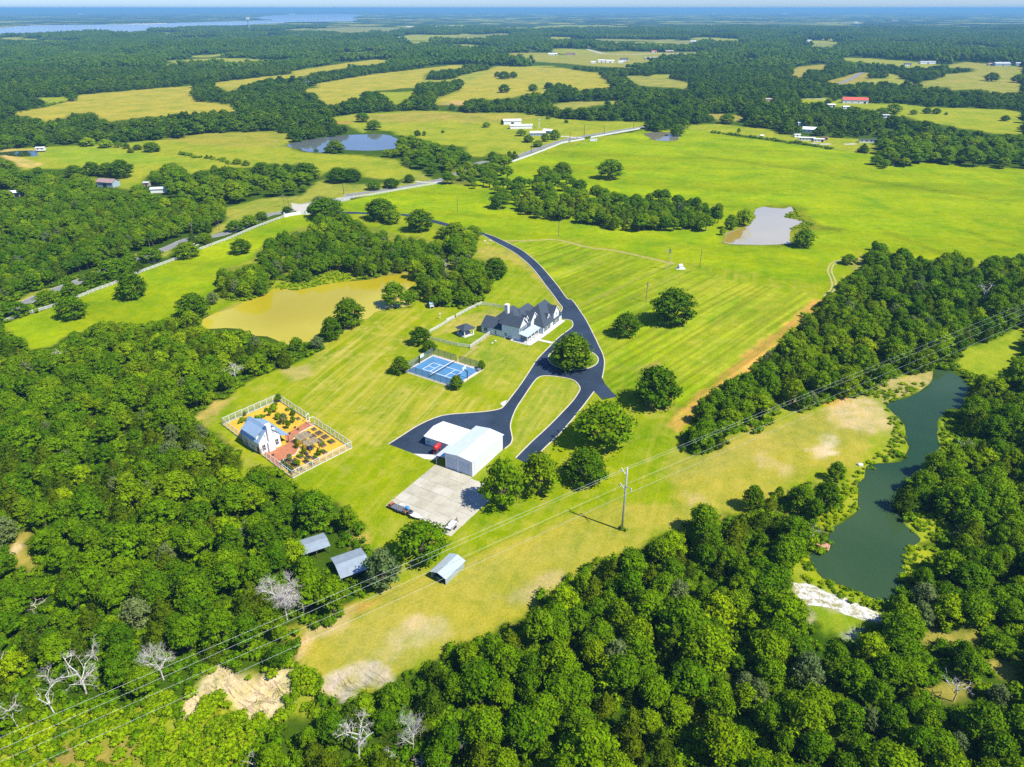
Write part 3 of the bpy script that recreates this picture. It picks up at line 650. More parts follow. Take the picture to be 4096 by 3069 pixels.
# ------------------------------------------------------------------ the far houses: where they stand (woods keep clear of them)
FG = 'far houses and barns'
WALLW = plain('white_boards', (.74, .74, .72), .6, var=.05); ROOFG = plain('grey_roof', (.45, .47, .49), .45, var=.1); ROOFW = plain('bright_roof', (.80, .81, .82), .4, var=.04); ROOFD = plain('dark_roof', (.08, .075, .075), .8, var=.2)
ROOFR = plain('red_roof', (.62, .09, .07), .5, var=.1); BRICKW = plain('brick_wall', (.28, .12, .08), .8, var=.2); TANW = plain('tan_wall', (.42, .33, .25), .7, var=.1); BLUEW = plain('blue_grey_wall', (.30, .38, .44), .6, var=.1); BROWNR = plain('brown_roof', (.20, .13, .09), .8, var=.2)
FARMS = (('barn', 'B', 1185, 788, 112, 'long white barn with a dark open front, the far one of the pair', WALLW, ROOFW, 4.2, .4, 8, .3, 0, True), ('barn', 'B', 1240, 815, 140, 'long low white barn, the near one of the pair', WALLW, ROOFW, 3.6, .28, 6, .2, 0, False), ('ranch_house', 'B', 1345, 860, 95, 'ranch house with a pale roof beside the county road, long part', BLUEW, ROOFW, 3.0, .5, 4, .3, 4, True), ('ranch_house', 'B', 1402, 845, 60, 'pale-roofed wing next to the ranch house drive', BLUEW, ROOFW, 3.0, .7, -30, .3, 2, False),
          ('barn', 'D', 665, 236, 118, 'grey-blue barn with a dark doorway in the left pasture', BLUEW, plain('rust_streaked_roof', (.33, .22, .2), .7, var=.3), 3.6, .55, -14, .5, 0, True), ('shed', 'D', 1005, 272, 96, 'low shed with a pale blue roof in the roadside trees', WALLW, plain('pale_blue_metal', (.52, .62, .72), .4), 2.8, .5, 12, .3, 0, False), ('shed', 'D', 925, 230, 34, 'tiny grey shed above the pale blue roof', TANW, ROOFG, 2.6, .8, 0, .3, 0, True), ('shed', 'D', 708, 305, 50, 'white shed in the left roadside wood', WALLW, ROOFG, 2.8, .6, 20, .3, 1, False), ('house', 'D', 60, 300, 120, 'white roofs glinting through the left wood', WALLW, ROOFW, 3.2, .4, 10, .3, 3, True),
          ('barn', 'C', 1145, 655, 150, 'white barn with a long red roof', WALLW, ROOFR, 4.5, .35, -12, .5, 3, True), ('house', 'C', 993, 678, 50, 'white house left of the red-roofed barn', WALLW, ROOFW, 3, .5, 0, .3, 2, True), ('house', 'C', 1088, 690, 40, 'small white shed below the red-roofed barn', WALLW, ROOFW, 3, .5, 0, .3, 1, True), ('house', 'C', 1335, 745, 50, 'low white house in the trees right of the red roof', WALLW, ROOFG, 3, .5, 0, .3, 2, True),
          ('house', 'C', 852, 838, 78, 'white-roofed house in the wood edge above the trailer homes', WALLW, ROOFW, 3.2, .7, -20, .4, 2, True), ('shed', 'C', 802, 795, 36, 'small pale shed above the white-roofed house', WALLW, ROOFW, 3, .6, 0, .4, 1, False), ('trailer_home', 'C', 838, 890, 96, 'long white trailer home on the green yard', WALLW, ROOFW, 3.0, .22, -10, .12, 4, True), ('trailer_home', 'C', 915, 898, 62, 'white trailer home at the right end of the yard', WALLW, ROOFW, 2.8, .35, -8, .15, 2, True), ('shed', 'C', 948, 888, 42, 'brick-red shed behind the trailer homes', BRICKW, BROWNR, 2.8, .4, -8, .2, 0, True), ('camper', 'C', 780, 868, 40, 'white camper left of the long trailer home', WALLW, ROOFW, 2.8, .4, 10, .1, 1, False),
          ('trailer_home', 'C', 1230, 903, 112, 'dark-roofed trailer home with a white awning by the right wood', WALLW, ROOFD, 3.0, .22, -8, .15, 3, True), ('barn', 'C', 1605, 405, 96, 'long grey-roofed barn among the far trees', WALLW, ROOFG, 4.5, .25, 0, .3, 0, True), ('house', 'C', 1480, 418, 40, 'white house left of the long far barn', WALLW, ROOFD, 4, .6, 0, .5, 2, True), ('barn', 'C', 2078, 418, 96, 'wide grey metal barn at the far right', BLUEW, ROOFG, 5, .4, 0, .4, 0, True), ('barn', 'C', 2192, 416, 62, 'grey metal barn cut by the right frame edge', BLUEW, ROOFG, 5, .4, 0, .4, 0, True), ('shed', 'C', 2000, 415, 30, 'tan shed left of the wide far barn', TANW, TANW, 4, .6, 0, .3, 0, False),
          ('house', 'C', 210, 330, 36, 'small pale house in a far clearing', TANW, ROOFW, 4, .6, 0, .4, 1, True), ('house', 'C', 45, 352, 42, 'white house in the far left clearing', WALLW, ROOFG, 4, .5, 0, .4, 1, True), ('house', 'C', 600, 642, 50, 'tan roof showing through the wood', TANW, TANW, 3, .5, 0, .4, 1, True), ('house', 'C', 556, 772, 26, 'white cottage at the wood edge', WALLW, ROOFW, 3, .7, 0, .5, 1, False), ('house', 'C', 122, 270, 36, 'white house in the far field', WALLW, ROOFW, 5, .5, 0, .3, 1, True), ('house', 'C', 30, 248, 24, 'farthest white house in the right centre', WALLW, ROOFW, 5, .5, 0, .3, 1, True), ('house', 'C', 856, 264, 26, 'white speck of a house behind the far field', WALLW, ROOFW, 5, .5, 0, .3, 1, True),
          ('shed', 'C', 555, 872, 16, 'little white utility shed by the meadow fence line', WALLW, ROOFW, 2.4, .6, 0, .2, 0, False), ('house', 'B', 1440, 350, 56, 'pale long house in the hamlet', WALLW, ROOFW, 4, .4, 0, .3, 2, True), ('house', 'B', 1552, 350, 60, 'brown-roofed house in the hamlet', TANW, BROWNR, 4, .4, 0, .5, 2, True), ('barn', 'B', 1748, 396, 46, 'left of two white barns in the hamlet field', WALLW, ROOFW, 5, .4, 0, .3, 0, True), ('barn', 'B', 1802, 398, 50, 'right of two white barns in the hamlet field', WALLW, ROOFW, 5, .4, 0, .3, 0, True), ('shed', 'B', 1696, 402, 30, 'low white shed left of the two white barns', WALLW, ROOFW, 3.5, .5, 0, .3, 0, False), ('house', 'B', 1892, 390, 50, 'dark-roofed house right of the two white barns', WALLW, ROOFD, 5, .5, 0, .6, 2, True), ('shed', 'B', 1868, 400, 32, 'teal-white shed in front of the dark-roofed house', WALLW, ROOFW, 3.5, .5, 0, .3, 0, False), ('barn', 'B', 2060, 378, 76, 'tan and white barn at the right of the hamlet', TANW, ROOFG, 4.5, .35, 0, .3, 0, True),
          ('house', 'B', 1282, 332, 50, 'dark house at the left of the hamlet', TANW, ROOFD, 4, .5, 0, .5, 2, True), ('house', 'B', 1355, 320, 40, 'grey house behind the hamlet', TANW, ROOFD, 4, .5, 0, .5, 2, True), ('house', 'B', 2080, 333, 30, 'red-roofed house beyond the hamlet', WALLW, ROOFR, 4, .5, 0, .4, 1, True), ('house', 'B', 2178, 332, 50, 'pale house beyond the hamlet road', TANW, TANW, 4, .4, 0, .4, 1, True), ('house', 'B', 1318, 264, 34, 'house in the woods behind the hamlet', TANW, ROOFD, 5, .5, 0, .5, 1, True), ('house', 'B', 1426, 264, 22, 'white gable in the woods behind the hamlet', WALLW, ROOFW, 5, .7, 0, .6, 1, False), ('house', 'B', 1232, 226, 26, 'far white house by the long field, left', WALLW, ROOFW, 6, .5, 0, .3, 1, True), ('house', 'B', 1300, 226, 40, 'far white house by the long field, right', WALLW, ROOFW, 6, .5, 0, .3, 1, True), ('barn', 'B', 536, 178, 44, 'far pale barn at the end of the lake field', TANW, ROOFW, 6, .4, 0, .3, 0, True), ('house', 'B', 692, 175, 26, 'far house in the tree line, left of three', WALLW, ROOFW, 6, .5, 0, .3, 1, True), ('house', 'B', 802, 170, 22, 'far house in the tree line, middle of three', WALLW, ROOFW, 6, .5, 0, .3, 1, True), ('house', 'B', 876, 172, 26, 'far house in the tree line, right of three', TANW, ROOFW, 6, .5, 0, .3, 1, True), ('shed', 'B', 1142, 374, 26, 'small white shed left of the hamlet lane', WALLW, ROOFW, 3, .5, 0, .3, 0, False), ('house', 'B', 122, 240, 20, 'white house speck in the left wood', WALLW, ROOFW, 6, .5, 0, .3, 1, False),
          ('beach_house', 'A', 508, 92, 30, 'white building on the far lake side', WALLW, ROOFW, 14, .4, 0, .2, 1, False), ('beach_house', 'A', 1845, 92, 36, 'white building at the head of the lake', WALLW, ROOFW, 14, .4, 0, .2, 1, False), ('house', 'A', 2190, 240, 36, 'white house before the lake field', WALLW, ROOFW, 6, .4, 0, .3, 1, False), ('house', 'C', 1150, 148, 30, 'white farm speck near the horizon', WALLW, ROOFW, 10, .4, 0, .2, 1, False), ('house', 'C', 1396, 134, 40, 'pale farm speck near the right horizon', TANW, TANW, 10, .4, 0, .2, 1, False), ('house', 'C', 700, 90, 30, 'pale speck on the skyline', WALLW, ROOFW, 16, .3, 0, .2, 1, False))
# the dead trees: sheet, column, foot row, top row, width, label, seed, spread, levels, twigs
DEAD = (('M', 545, 640, 395, 330, 'big bleached dead tree sprawling over the lower left wood', 1, 1.0, 5, 3), ('M', 625, 470, 250, 150, 'upright bleached snag above the big sprawling dead tree', 2, .7, 4, 3), ('M', 330, 600, 465, 120, 'fine-twigged grey dead tree left of the big sprawling one', 3, .8, 4, 3),
          ('M', 1035, 555, 290, 240, 'drooping grey dead tree at the top of the clay bank', 4, .9, 5, 4), ('M', 365, 800, 600, 180, 'forked white dead tree near the lower left corner', 5, .7, 3, 2), ('M', 130, 880, 660, 200, 'shaggy grey dead tree at the left edge', 6, .9, 4, 3),
          ('M', 45, 480, 390, 100, 'small dead tree at the left frame edge', 7, .9, 3, 2), ('M', 240, 125, 30, 130, 'greyish dead crown in the left wood above the snag', 8, .9, 4, 3), ('G', 420, 400, 300, 130, 'white dead branches in the wood below the fenced strip', 9, 1.0, 3, 3),
          ('G', 1490, 500, 395, 150, 'ghost-grey dead tree at the wood edge by the yellow pond', 10, .9, 4, 4), ('G', 475, 670, 615, 60, 'small pale dead snag deep in the left wood', 11, .8, 3, 2), ('N', 215, 1050, 805, 280, 'wide white dead tree near the bottom edge', 12, 1.0, 5, 3),
          ('N', 555, 1020, 740, 180, 'tall silvery dead tree right of the wide one', 13, .6, 5, 4), ('N', 880, 1040, 900, 120, 'short spiky dead tree near the bottom edge', 14, .8, 4, 4), ('N', 1180, 1000, 915, 110, 'star-shaped dead snag in the lower wood', 15, .9, 3, 3), ('N', 610, 1106, 1040, 110, 'grey dead tree cut by the bottom edge', 16, .9, 4, 3),
          ('N', 1790, 310, 215, 90, 'white dead tree in the upper part of the lower wood', 17, .9, 3, 3), ('N', 390, 1090, 1000, 130, 'grey dead brush by the brown clearing', 18, 1.0, 4, 3), ('Q', 790, 260, 70, 170, 'grey leaning dead tree beside the white sand', 19, .9, 5, 3), ('Q', 1765, 690, 510, 190, 'thin white dead tree in the right-hand glade', 20, .8, 3, 3),
          ('L', 1770, 570, 480, 100, 'small white snag on the right bank', 21, .9, 3, 3), ('L', 862, 560, 470, 110, 'fallen white branches above the dock', 22, 1.0, 3, 3), ('F', 1945, 965, 840, 130, 'white dead tree standing in the middle wood', 23, .9, 3, 3), ('I', 1820, 960, 850, 110, 'white forked snag on the right bank', 24, .8, 3, 2), ('I', 1215, 385, 335, 70, 'pale dead stub in the middle wood', 25, .8, 3, 2),
          ('M', 1640, 1160, 1030, 160, 'silvery dead shrub at the bottom edge', 26, 1.0, 4, 3), ('Q', 465, 640, 580, 110, 'small fallen dead tree in the lower wood', 27, 1.2, 3, 3), ('J', 750, 220, 160, 50, 'little pale dead top in the left wood', 28, .9, 3, 3), ('J', 1570, 545, 450, 110, 'bare grey tree in the left wood near the shed', 29, .9, 3, 3), ('J', 610, 610, 560, 80, 'small bleached top in the left wood', 30, .9, 3, 3), ('J', 1205, 240, 205, 50, 'tiny pale top near the garden', 31, .9, 3, 3), ('E', 760, 760, 690, 80, 'white dead branches inside the centre grove', 32, .9, 3, 3),
          ('I', 1895, 950, 905, 50, 'short pale snag right of the forked one', 33, .8, 3, 2), ('Q', 740, 500, 440, 60, 'bleached stump in the lower right wood', 34, .9, 3, 3))
# ------------------------------------------------------------------ foliage
def leaf_mat(name, stops, rough=.75):
    m, nt, p, out = new_mat(name)
    oi = nt.nodes.new('ShaderNodeObjectInfo')
    at = nt.nodes.new('ShaderNodeAttribute'); at.attribute_name = 'tint'
    loc = noise(nt, oi.outputs['Location'], .013, 2, .5)
    f = mathn(nt, 'ADD', mathn(nt, 'MULTIPLY', oi.outputs['Random'], .62), mapr(nt, loc, .3, .7, 0, .38))
    c = ramp(nt, f, stops)
    c = mixc(nt, 1.0, c, ramp(nt, noise(nt, oi.outputs['Location'], .0042, 3, .6), [(.32, (.70, .82, 1)), (.5, (1, 1, 1)), (.68, (1.3, 1.16, 1))]), 'MULTIPLY')
    sp = nt.nodes.new('ShaderNodeSeparateColor'); nt.links.new(at.outputs['Color'], sp.inputs[0])
    c = mixc(nt, sp.outputs[1], c, (.20, .23, .012))
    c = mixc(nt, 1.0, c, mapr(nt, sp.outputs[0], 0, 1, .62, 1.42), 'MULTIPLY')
    nt.links.new(c, p.inputs['Base Color'])
    p.inputs['Roughness'].default_value = rough; p.inputs['Specular IOR Level'].default_value = 0.0
    tr = nt.nodes.new('ShaderNodeBsdfTranslucent'); nt.links.new(c, tr.inputs[0])
    mx = nt.nodes.new('ShaderNodeMixShader'); mx.inputs[0].default_value = .3
    nt.links.new(p.outputs[0], mx.inputs[1]); nt.links.new(tr.outputs[0], mx.inputs[2]); nt.links.new(mx.outputs[0], out.inputs[0])
    return m
LEAF = leaf_mat('oak_leaves', [(0, (.056, .145, .001)), (.3, (.098, .205, .001)), (.6, (.145, .258, .001)), (.85, (.20, .298, .001)), (1, (.26, .335, .001))])
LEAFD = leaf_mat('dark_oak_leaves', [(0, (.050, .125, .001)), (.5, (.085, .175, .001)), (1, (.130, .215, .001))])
LEAF_SHADED = leaf_mat('shaded_far_leaves', [(0, (.034, .092, .003)), (.5, (.066, .138, .002)), (1, (.112, .185, .002))])  # far crowns' missing self-shadow and cloud shade painted into a darker leaf colour
LEAFY = leaf_mat('willow_leaves', [(0, (.20, .33, .001)), (1, (.32, .42, .002))])
NEEDLE = leaf_mat('cedar_needles', [(0, (.048, .100, .003)), (.5, (.090, .140, .002)), (1, (.145, .185, .002))])
PALEL = leaf_mat('grey_green_leaves', [(0, (.13, .19, .05)), (1, (.21, .26, .08))])
BARK = plain('oak_bark', (.13, .10, .075), .9, var=.35, scale=4)
DEADW = plain('bleached_dead_wood', (.54, .50, .45), .85, var=.25, scale=2)

def ico(sub):
    bm = bmesh.new(); bmesh.ops.create_icosphere(bm, subdivisions=sub, radius=1.0)
    v = np.array([x.co[:] for x in bm.verts]); f = np.array([[q.index for q in x.verts] for x in bm.faces]); bm.free(); return v, f
ICO1, ICO2 = ico(1), ico(2)
def arr_mesh(name, V, F4, F3, tint, mats, mi4=0, mi3=0):
    me = bpy.data.meshes.new(name)
    me.vertices.add(len(V)); me.vertices.foreach_set('co', V.astype(np.float32).ravel())
    n4, n3 = len(F4), len(F3)
    li = np.concatenate([F4.ravel(), F3.ravel()]).astype(np.int32)
    me.loops.add(len(li)); me.loops.foreach_set('vertex_index', li)
    me.polygons.add(n4 + n3); me.polygons.foreach_set('loop_start', np.concatenate([np.arange(n4) * 4, n4 * 4 + np.arange(n3) * 3]).astype(np.int32))
    me.update(calc_edges=True)
    at = me.attributes.new('tint', 'FLOAT_COLOR', 'POINT'); at.data.foreach_set('color', tint.astype(np.float32).ravel())
    for m in mats: me.materials.append(m)
    mi = np.concatenate([np.broadcast_to(mi4, n4), np.broadcast_to(mi3, n3)]).astype(np.int32)
    me.polygons.foreach_set('material_index', mi)
    return me
def foliage(lobes, n, size, r, core=.80, flat=.75, icosph=ICO1, yellow=.12):
    """leaf sprays (bent quads) over a set of lobes (x,y,z,rad) with leafy cores inside"""
    lob = np.array(lobes); V = []; F4 = []; F3 = []; T = []; off = 0
    w = lob[:, 3] ** 2; w = w / w.sum()
    k = r.choice(len(lob), n, p=w)
    d = r.normal(size=(n, 3)); d[:, 2] = np.where(d[:, 2] < -.35, -d[:, 2] * .6, d[:, 2]); d /= np.linalg.norm(d, axis=1)[:, None]
    c = lob[k, :3] + d * (lob[k, 3] * np.where(r.random(n) < .22, r.uniform(1.1, 1.42, n), r.uniform(.80, 1.15, n)))[:, None] * np.array([1, 1, flat])
    nn = d + r.normal(size=(n, 3)) * .50; nn /= np.linalg.norm(nn, axis=1)[:, None]
    t = np.cross(nn, r.normal(size=(n, 3))); t /= np.linalg.norm(t, axis=1)[:, None]; b = np.cross(nn, t)
    s = (size * r.uniform(.6, 1.35, n))[:, None]
    e = r.uniform(.45, 1.0, n)[:, None]
    q = np.stack([c - t * s * .5, c + b * s * .5 * e - nn * s * .12, c + t * s * .5, c - b * s * .5 * e - nn * s * .12], 1)
    V.append(q.reshape(-1, 3)); F4 = np.arange(n * 4).reshape(n, 4); off = n * 4
    lt = r.uniform(0, 1, len(lob)); ty = r.random(n) < yellow
    tv = np.clip(.5 * lt[k] + .5 * r.random(n), 0, 1)
    tc = np.stack([tv, np.where(ty, r.uniform(.3, .8, n), 0), tv * 0, tv * 0 + 1], 1); T.append(np.repeat(tc, 4, 0))
    iv, jf = icosph
    for i, L in enumerate(lob):
        jit = 1 + r.uniform(-.16, .12, len(iv))
        V.append(L[:3] + iv * jit[:, None] * L[3] * core * np.array([1, 1, flat])); F3.append(jf + off); off += len(iv)
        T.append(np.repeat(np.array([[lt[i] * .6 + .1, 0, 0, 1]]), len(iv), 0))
    return np.concatenate(V), F4, np.concatenate(F3), np.concatenate(T)
def trunk_geo(h, rad_, r, limbs=5, crown_r=3.5, n=6):
    b = MB()
    p0 = Vector((0, 0, -.3)); lean = Vector((r.normal() * .25, r.normal() * .25, 0))
    fork = Vector((lean.x, lean.y, h * .38))
    b.tube([p0, Vector((lean.x * .3, lean.y * .3, h * .15)), fork, Vector((lean.x * 1.6, lean.y * 1.6, h * .72))], [rad_ * 1.25, rad_, rad_ * .75, rad_ * .2], n)
    for i in range(limbs):
        a = 2 * math.pi * i / limbs + r.uniform(-.4, .4); L = crown_r * r.uniform(.55, .85)
        st_ = fork * r.uniform(.55, 1.0)
        b.tube([st_, st_ + Vector((math.cos(a) * L * .5, math.sin(a) * L * .5, h * .10)), st_ + Vector((math.cos(a) * L, math.sin(a) * L, h * r.uniform(.2, .32)))], [rad_ * .5, rad_ * .32, rad_ * .1], 5)
    return b
def oak_lobes(r, R=4.0, H=9.5, n=17, base=.26, open_=0.0):
    L = []
    for i in range(n):
        f = (i + .5) / n
        z = H * (base + .10 + (1 - base - .24) * f)
        prof = math.sin(math.pi * min(1, .22 + .78 * f)) ** .6 if f > .25 else .72 + f
        a = i * 2.4 + r.uniform(-.5, .5); q = R * .74 * prof * math.sqrt(r.uniform(.50 + open_, 1))
        L.append((math.cos(a) * q, math.sin(a) * q, z, R * r.uniform(.15, .33) * (1 - .12 * f)))
    L.append((r.normal() * .3, r.normal() * .3, H * .62, R * .52)); L.append((0, 0, H * .82, R * .38))
    return L
def cedar_lobes(r, R=2.6, H=9.0, n=14):
    return [(math.cos(i * 2.4) * R * .45 * (1 - i / n) , math.sin(i * 2.4) * R * .45 * (1 - i / n), H * (.12 + .8 * i / n), R * (.62 * (1 - i / n) + .17) * r.uniform(.85, 1.1)) for i in range(n)]
CROWN, TRUNK, WHOLE = {}, {}, {}
def make_kind(key, lobes, n, size, mat, trunk, core=.8, flat=.78, yellow=.1):
    r = np.random.default_rng(abs(hash(key)) % 99991 if False else sum(map(ord, key)) * 37)
    V, F4, F3, T = foliage(lobes, n, size, r, core, flat, yellow=yellow)
    CROWN[key] = arr_mesh('crown_' + key, V, F4, F3, T, [mat])
    tv = np.array(trunk.v); tf = [f for f in trunk.f]
    me = bpy.data.meshes.new('trunk_' + key); me.from_pydata(trunk.v, [], tf); me.materials.append(BARK); TRUNK[key] = me
    t4 = np.array([f for f in tf if len(f) == 4]) + len(V)
    W4 = np.concatenate([F4, t4]); VV = np.concatenate([V, tv]); TT = np.concatenate([T, np.tile([[.5, 0, 0, 1]], (len(tv), 1))])
    WHOLE[key] = arr_mesh('tree_' + key, VV, W4, F3, TT, [mat, BARK], np.concatenate([np.zeros(len(F4)), np.ones(len(t4))]))
R0 = np.random.default_rng(11)
for i in range(6):
    make_kind('oak%d' % i, oak_lobes(R0, 4.0 + R0.uniform(-.3, .3), 9.5, 40 + i % 3 * 4), 2300, .46, LEAF, trunk_geo(9.5, .26, R0))
for i in range(3):
    make_kind('round%d' % i, oak_lobes(R0, 4.3, 9.5, 46, .03, .06), 2500, .50, LEAFD, trunk_geo(9.5, .34, R0, 6), core=.68)
for i in range(4):
    make_kind('low%d' % i, oak_lobes(R0, 4.2, 9.5, 42, .05, .12), 2200, .50, LEAF, trunk_geo(9.5, .32, R0, 7, 4.0), core=.66)
for i in range(2):
    make_kind('loose%d' % i, oak_lobes(R0, 4.6, 9.5, 38, .10, .30), 1900, .50, LEAF, trunk_geo(9.5, .34, R0, 8, 4.2), core=.66)
for i in range(3):
    make_kind('cedar%d' % i, cedar_lobes(R0, 2.7 + .3 * i, 9.0), 1500, .45, NEEDLE, trunk_geo(9, .18, R0, 0), flat=1.0, yellow=.05)
for i in range(2):
    make_kind('pale%d' % i, oak_lobes(R0, 3.6, 9.0, 34, .12, .12), 1600, .43, PALEL, trunk_geo(9, .2, R0), core=.66, yellow=.03)
make_kind('willow0', oak_lobes(R0, 4.2, 8.5, 36, .06), 1700, .50, LEAFY, trunk_geo(8.5, .22, R0), yellow=.0)
for i in range(3):
    make_kind('bush%d' % i, [(R0.normal() * .55, R0.normal() * .55, .45 + R0.uniform(0, .55), R0.uniform(.45, .75)) for _ in range(6)], 190, .34, LEAF if i else LEAFY, MB().tube([(0, 0, -.2), (0, 0, .6)], .05, 4), yellow=.15)
# far-off trees: fewer, larger sprays
for i in range(4):
    make_kind('far%d' % i, oak_lobes(R0, 4.9, 9.5, 22, .05), 420, 1.10, LEAF_SHADED if i < 3 else LEAFD, MB().tube([(0, 0, -.2), (0, 0, 3)], .25, 4))
# a patch of distant canopy, about fifty metres across
def canopy_patch(key, r):
    L = []
    for i in range(40):
        a = r.uniform(0, 6.28); q = 28 * math.sqrt(r.random())
        L.append((math.cos(a) * q, math.sin(a) * q, r.uniform(3, 9) + (4 if r.random() < .2 else 0), r.uniform(3.0, 6.4)))
    make_kind(key, L, 420, 2.6, LEAFD if key[-1] == '0' else LEAF_SHADED, MB().tube([(0, 0, -.2), (0, 0, 2)], .2, 4), core=.95)
for i in range(3): canopy_patch('patch%d' % i, R0)

def place_tree(name, key, x, y, s, sz, rz, label, cat='tree', group=None, z=0.0):
    o = empty(name, (x, y, z), rz, label, cat, group)
    o.scale = (s, s, sz)
    link(bpy.data.objects.new('trunk', TRUNK[key]), o)
    link(bpy.data.objects.new('crown', CROWN[key]), o)
    return o
def top_height(x, y, v_top):
    """height of a thing standing at x,y whose top shows at photo row v_top"""
    lo, hi = 0.0, 60.0
    for _ in range(40):
        mid_ = (lo + hi) / 2
        if to_px(x, y, mid_)[1] > v_top: lo = mid_
        else: hi = mid_
    return lo
LONE = []
def lone(t, xc, ybase, w, ytop, key, label, group=None, name='oak_tree', cat='tree'):
    """a tree standing clear: crown centre column, foot row, crown width and top row as read off one survey sheet"""
    k = {'O': 1.85256, 'X': 1}.get(t, TS)
    yb = ybase - .10 * (ybase - ytop)
    x, y = g(t, xc, yb)
    depth = y * CP + CAM_H * SP
    wm = w * k * depth / FPX
    h = top_height(x, y, full(t, xc, ytop)[1] + .06 * (ybase - ytop) * k)
    h = min(max(h, wm * .55), 15)
    if key.startswith('oak'): key = 'low%d' % (int(key[3:]) % 4)
    Rn = {'cedar': 3.0, 'bush': 1.2, 'loose': 4.0, 'pale': 3.7}.get(key[:-1], 4.25); Hn = {'bush': 1.7}.get(key[:-1], 9.4)
    LONE.append((x, y, wm / 2))
    return place_tree(name, key, x, y, wm / 2 / Rn * 1.08, h / Hn, random.uniform(0, 6.28), label, cat, group)
GA = 'oaks standing alone on the mown lawn'
lone('H', 1560, 455, 292, 196, 'round0', 'big round oak on the kerbed island inside the driveway loop', GA)
lone('H', 2085, 690, 300, 400, 'round1', 'large round oak over bare reddish soil past the end of the asphalt stub', GA)
lone('O', 1452, 705, 102, 616, 'round2', 'large round oak on the striped lawn, farthest right of the drive', GA)
lone('O', 1351, 730, 64, 671, 'round0', 'small oak on the striped lawn beside the larger round oak', GA)
lone('H', 1755, 945, 350, 632, 'loose0', 'loose-limbed oak beside the right-hand driveway arm', GA)
lone('K', 1640, 225, 290, -20, 'round1', 'dense oak at the lawn edge between the driveway arm and the power pole', GA)
lone('K', 1355, 300, 270, 0, 'oak3', 'olive-brown oak behind the workshop, right of its neighbour over the concrete', GA)
lone('K', 1120, 395, 230, 30, 'loose1', 'pale-limbed oak shading the corner of the concrete pad', GA)
lone('K', 620, 715, 285, 448, 'loose0', 'gnarled oak with bare white limbs at the lower end of the concrete pad', GA)
lone('K', 375, 900, 250, 590, 'pale0', 'grey-green cedar next to the long grey shed roof', GA, 'cedar_tree')
GB = 'small trees round the blue court'
lone('H', 600, 292, 132, 160, 'round2', 'round dark tree between the yard fence and the court, the larger of two', GB)
lone('H', 660, 335, 98, 248, 'round0', 'round dark tree touching the far left corner of the blue court', GB)
lone('H', 478, 475, 124, 348, 'round1', 'clipped round tree at the near left corner of the blue court', GB)
lone('H', 832, 572, 94, 468, 'round2', 'bushy tree at the near right corner of the blue court', GB)
lone('H', 990, 446, 50, 376, 'oak0', 'slim small tree at the right end of the blue court', GB)
GC = 'trees on the shore of the yellow pond'
lone('H', 155, 182, 215, -25, 'round0', 'wide tree on the yellow pond shore beside the grey pipe', GC)
lone('H', 45, 268, 130, 92, 'round1', 'tree on the yellow pond shore, left of the wide one', GC)
lone('E', 440, 1012, 180, 818, 'oak1', 'tree on the spit at the right end of the yellow pond', GC)
lone('E', 530, 990, 52, 900, 'oak4', 'slender tree leaning out beside the spit tree', GC)
lone('G', 1880, 350, 100, 225, 'oak2', 'small tree on the near shore where the wood thins out', GC)
lone('G', 2010, 320, 90, 215, 'pale1', 'pale grey-green tree on the near shore of the yellow pond', GC)
GD = 'trees in the fenced meadow strip'
lone('D', 1528, 665, 132, 553, 'round2', 'single round oak in the middle of the fenced strip', GD)
lone('D', 843, 950, 205, 758, 'round0', 'dark broad oak hugging the white ranch fence', GD)
lone('D', 465, 1078, 205, 915, 'oak2', 'light green oak on the strip near the lower end of the ranch fence', GD)
lone('D', 1228, 1065, 205, 893, 'round1', 'dense tree at the left tip of the yellow pond', GD)
lone('D', 1350, 985, 84, 885, 'pale0', 'small grey-green spiky tree by the left pond tip', GD)
GE = 'trees along the county road fence'
for xc, yb, w, yt, k, lb in ((1190, 692, 165, 572, 'oak0', 'oak leaning over the ranch fence by the white pickup'), (1290, 592, 112, 518, 'oak3', 'bright green tree by the utility pole at the road bend'),
        (960, 712, 165, 622, 'oak5', 'light green tree on the verge hiding the dark parked car'), (1490, 522, 120, 440, 'oak1', 'tree at the low end of the roadside hedge'),
        (1580, 490, 120, 405, 'oak2', 'tree in the middle of the roadside hedge'), (1655, 445, 90, 388, 'round0', 'dark tree at the gate end of the roadside hedge'),
        (1818, 402, 72, 356, 'round1', 'little round bush tree left of the white entrance wall'), (2020, 348, 100, 300, 'pale0', 'pale grey tree behind the white entrance wall'),
        (725, 832, 215, 678, 'oak1', 'tall oak behind the ranch fence, third from its low end'), (590, 862, 150, 775, 'round2', 'low dark oak behind the ranch fence between two taller ones'),
        (455, 925, 125, 845, 'oak4', 'oak behind a gap of the ranch fence'), (310, 985, 165, 880, 'oak0', 'oak behind the ranch fence, second from its low end'), (100, 1060, 180, 960, 'oak5', 'oak behind the lowest stretch of the ranch fence')):
    lone('D', xc, yb, w, yt, k, lb, GE)
lone('D', 2000, 395, 110, 335, 'oak1', 'green tree at the inner side of the entrance wall', GE)
lone('E', 20, 440, 240, 372, 'oak4', 'wide light oak inside the entrance gate', GE)
GF = 'oaks along the upper driveway'
lone('E', 355, 455, 205, 294, 'round1', 'large dark oak over the upper driveway, the left of a pair', GF)
lone('E', 428, 475, 118, 366, 'oak2', 'smaller oak at the foot of the large driveway oak', GF)
lone('E', 602, 525, 192, 362, 'round2', 'round oak standing between two bends of the upper driveway', GF)
lone('E', 825, 578, 150, 448, 'oak0', 'upright oak beside the driveway above the stone culvert', GF)
lone('E', 940, 560, 120, 472, 'oak3', 'oak leaning toward the driveway culvert', GF)
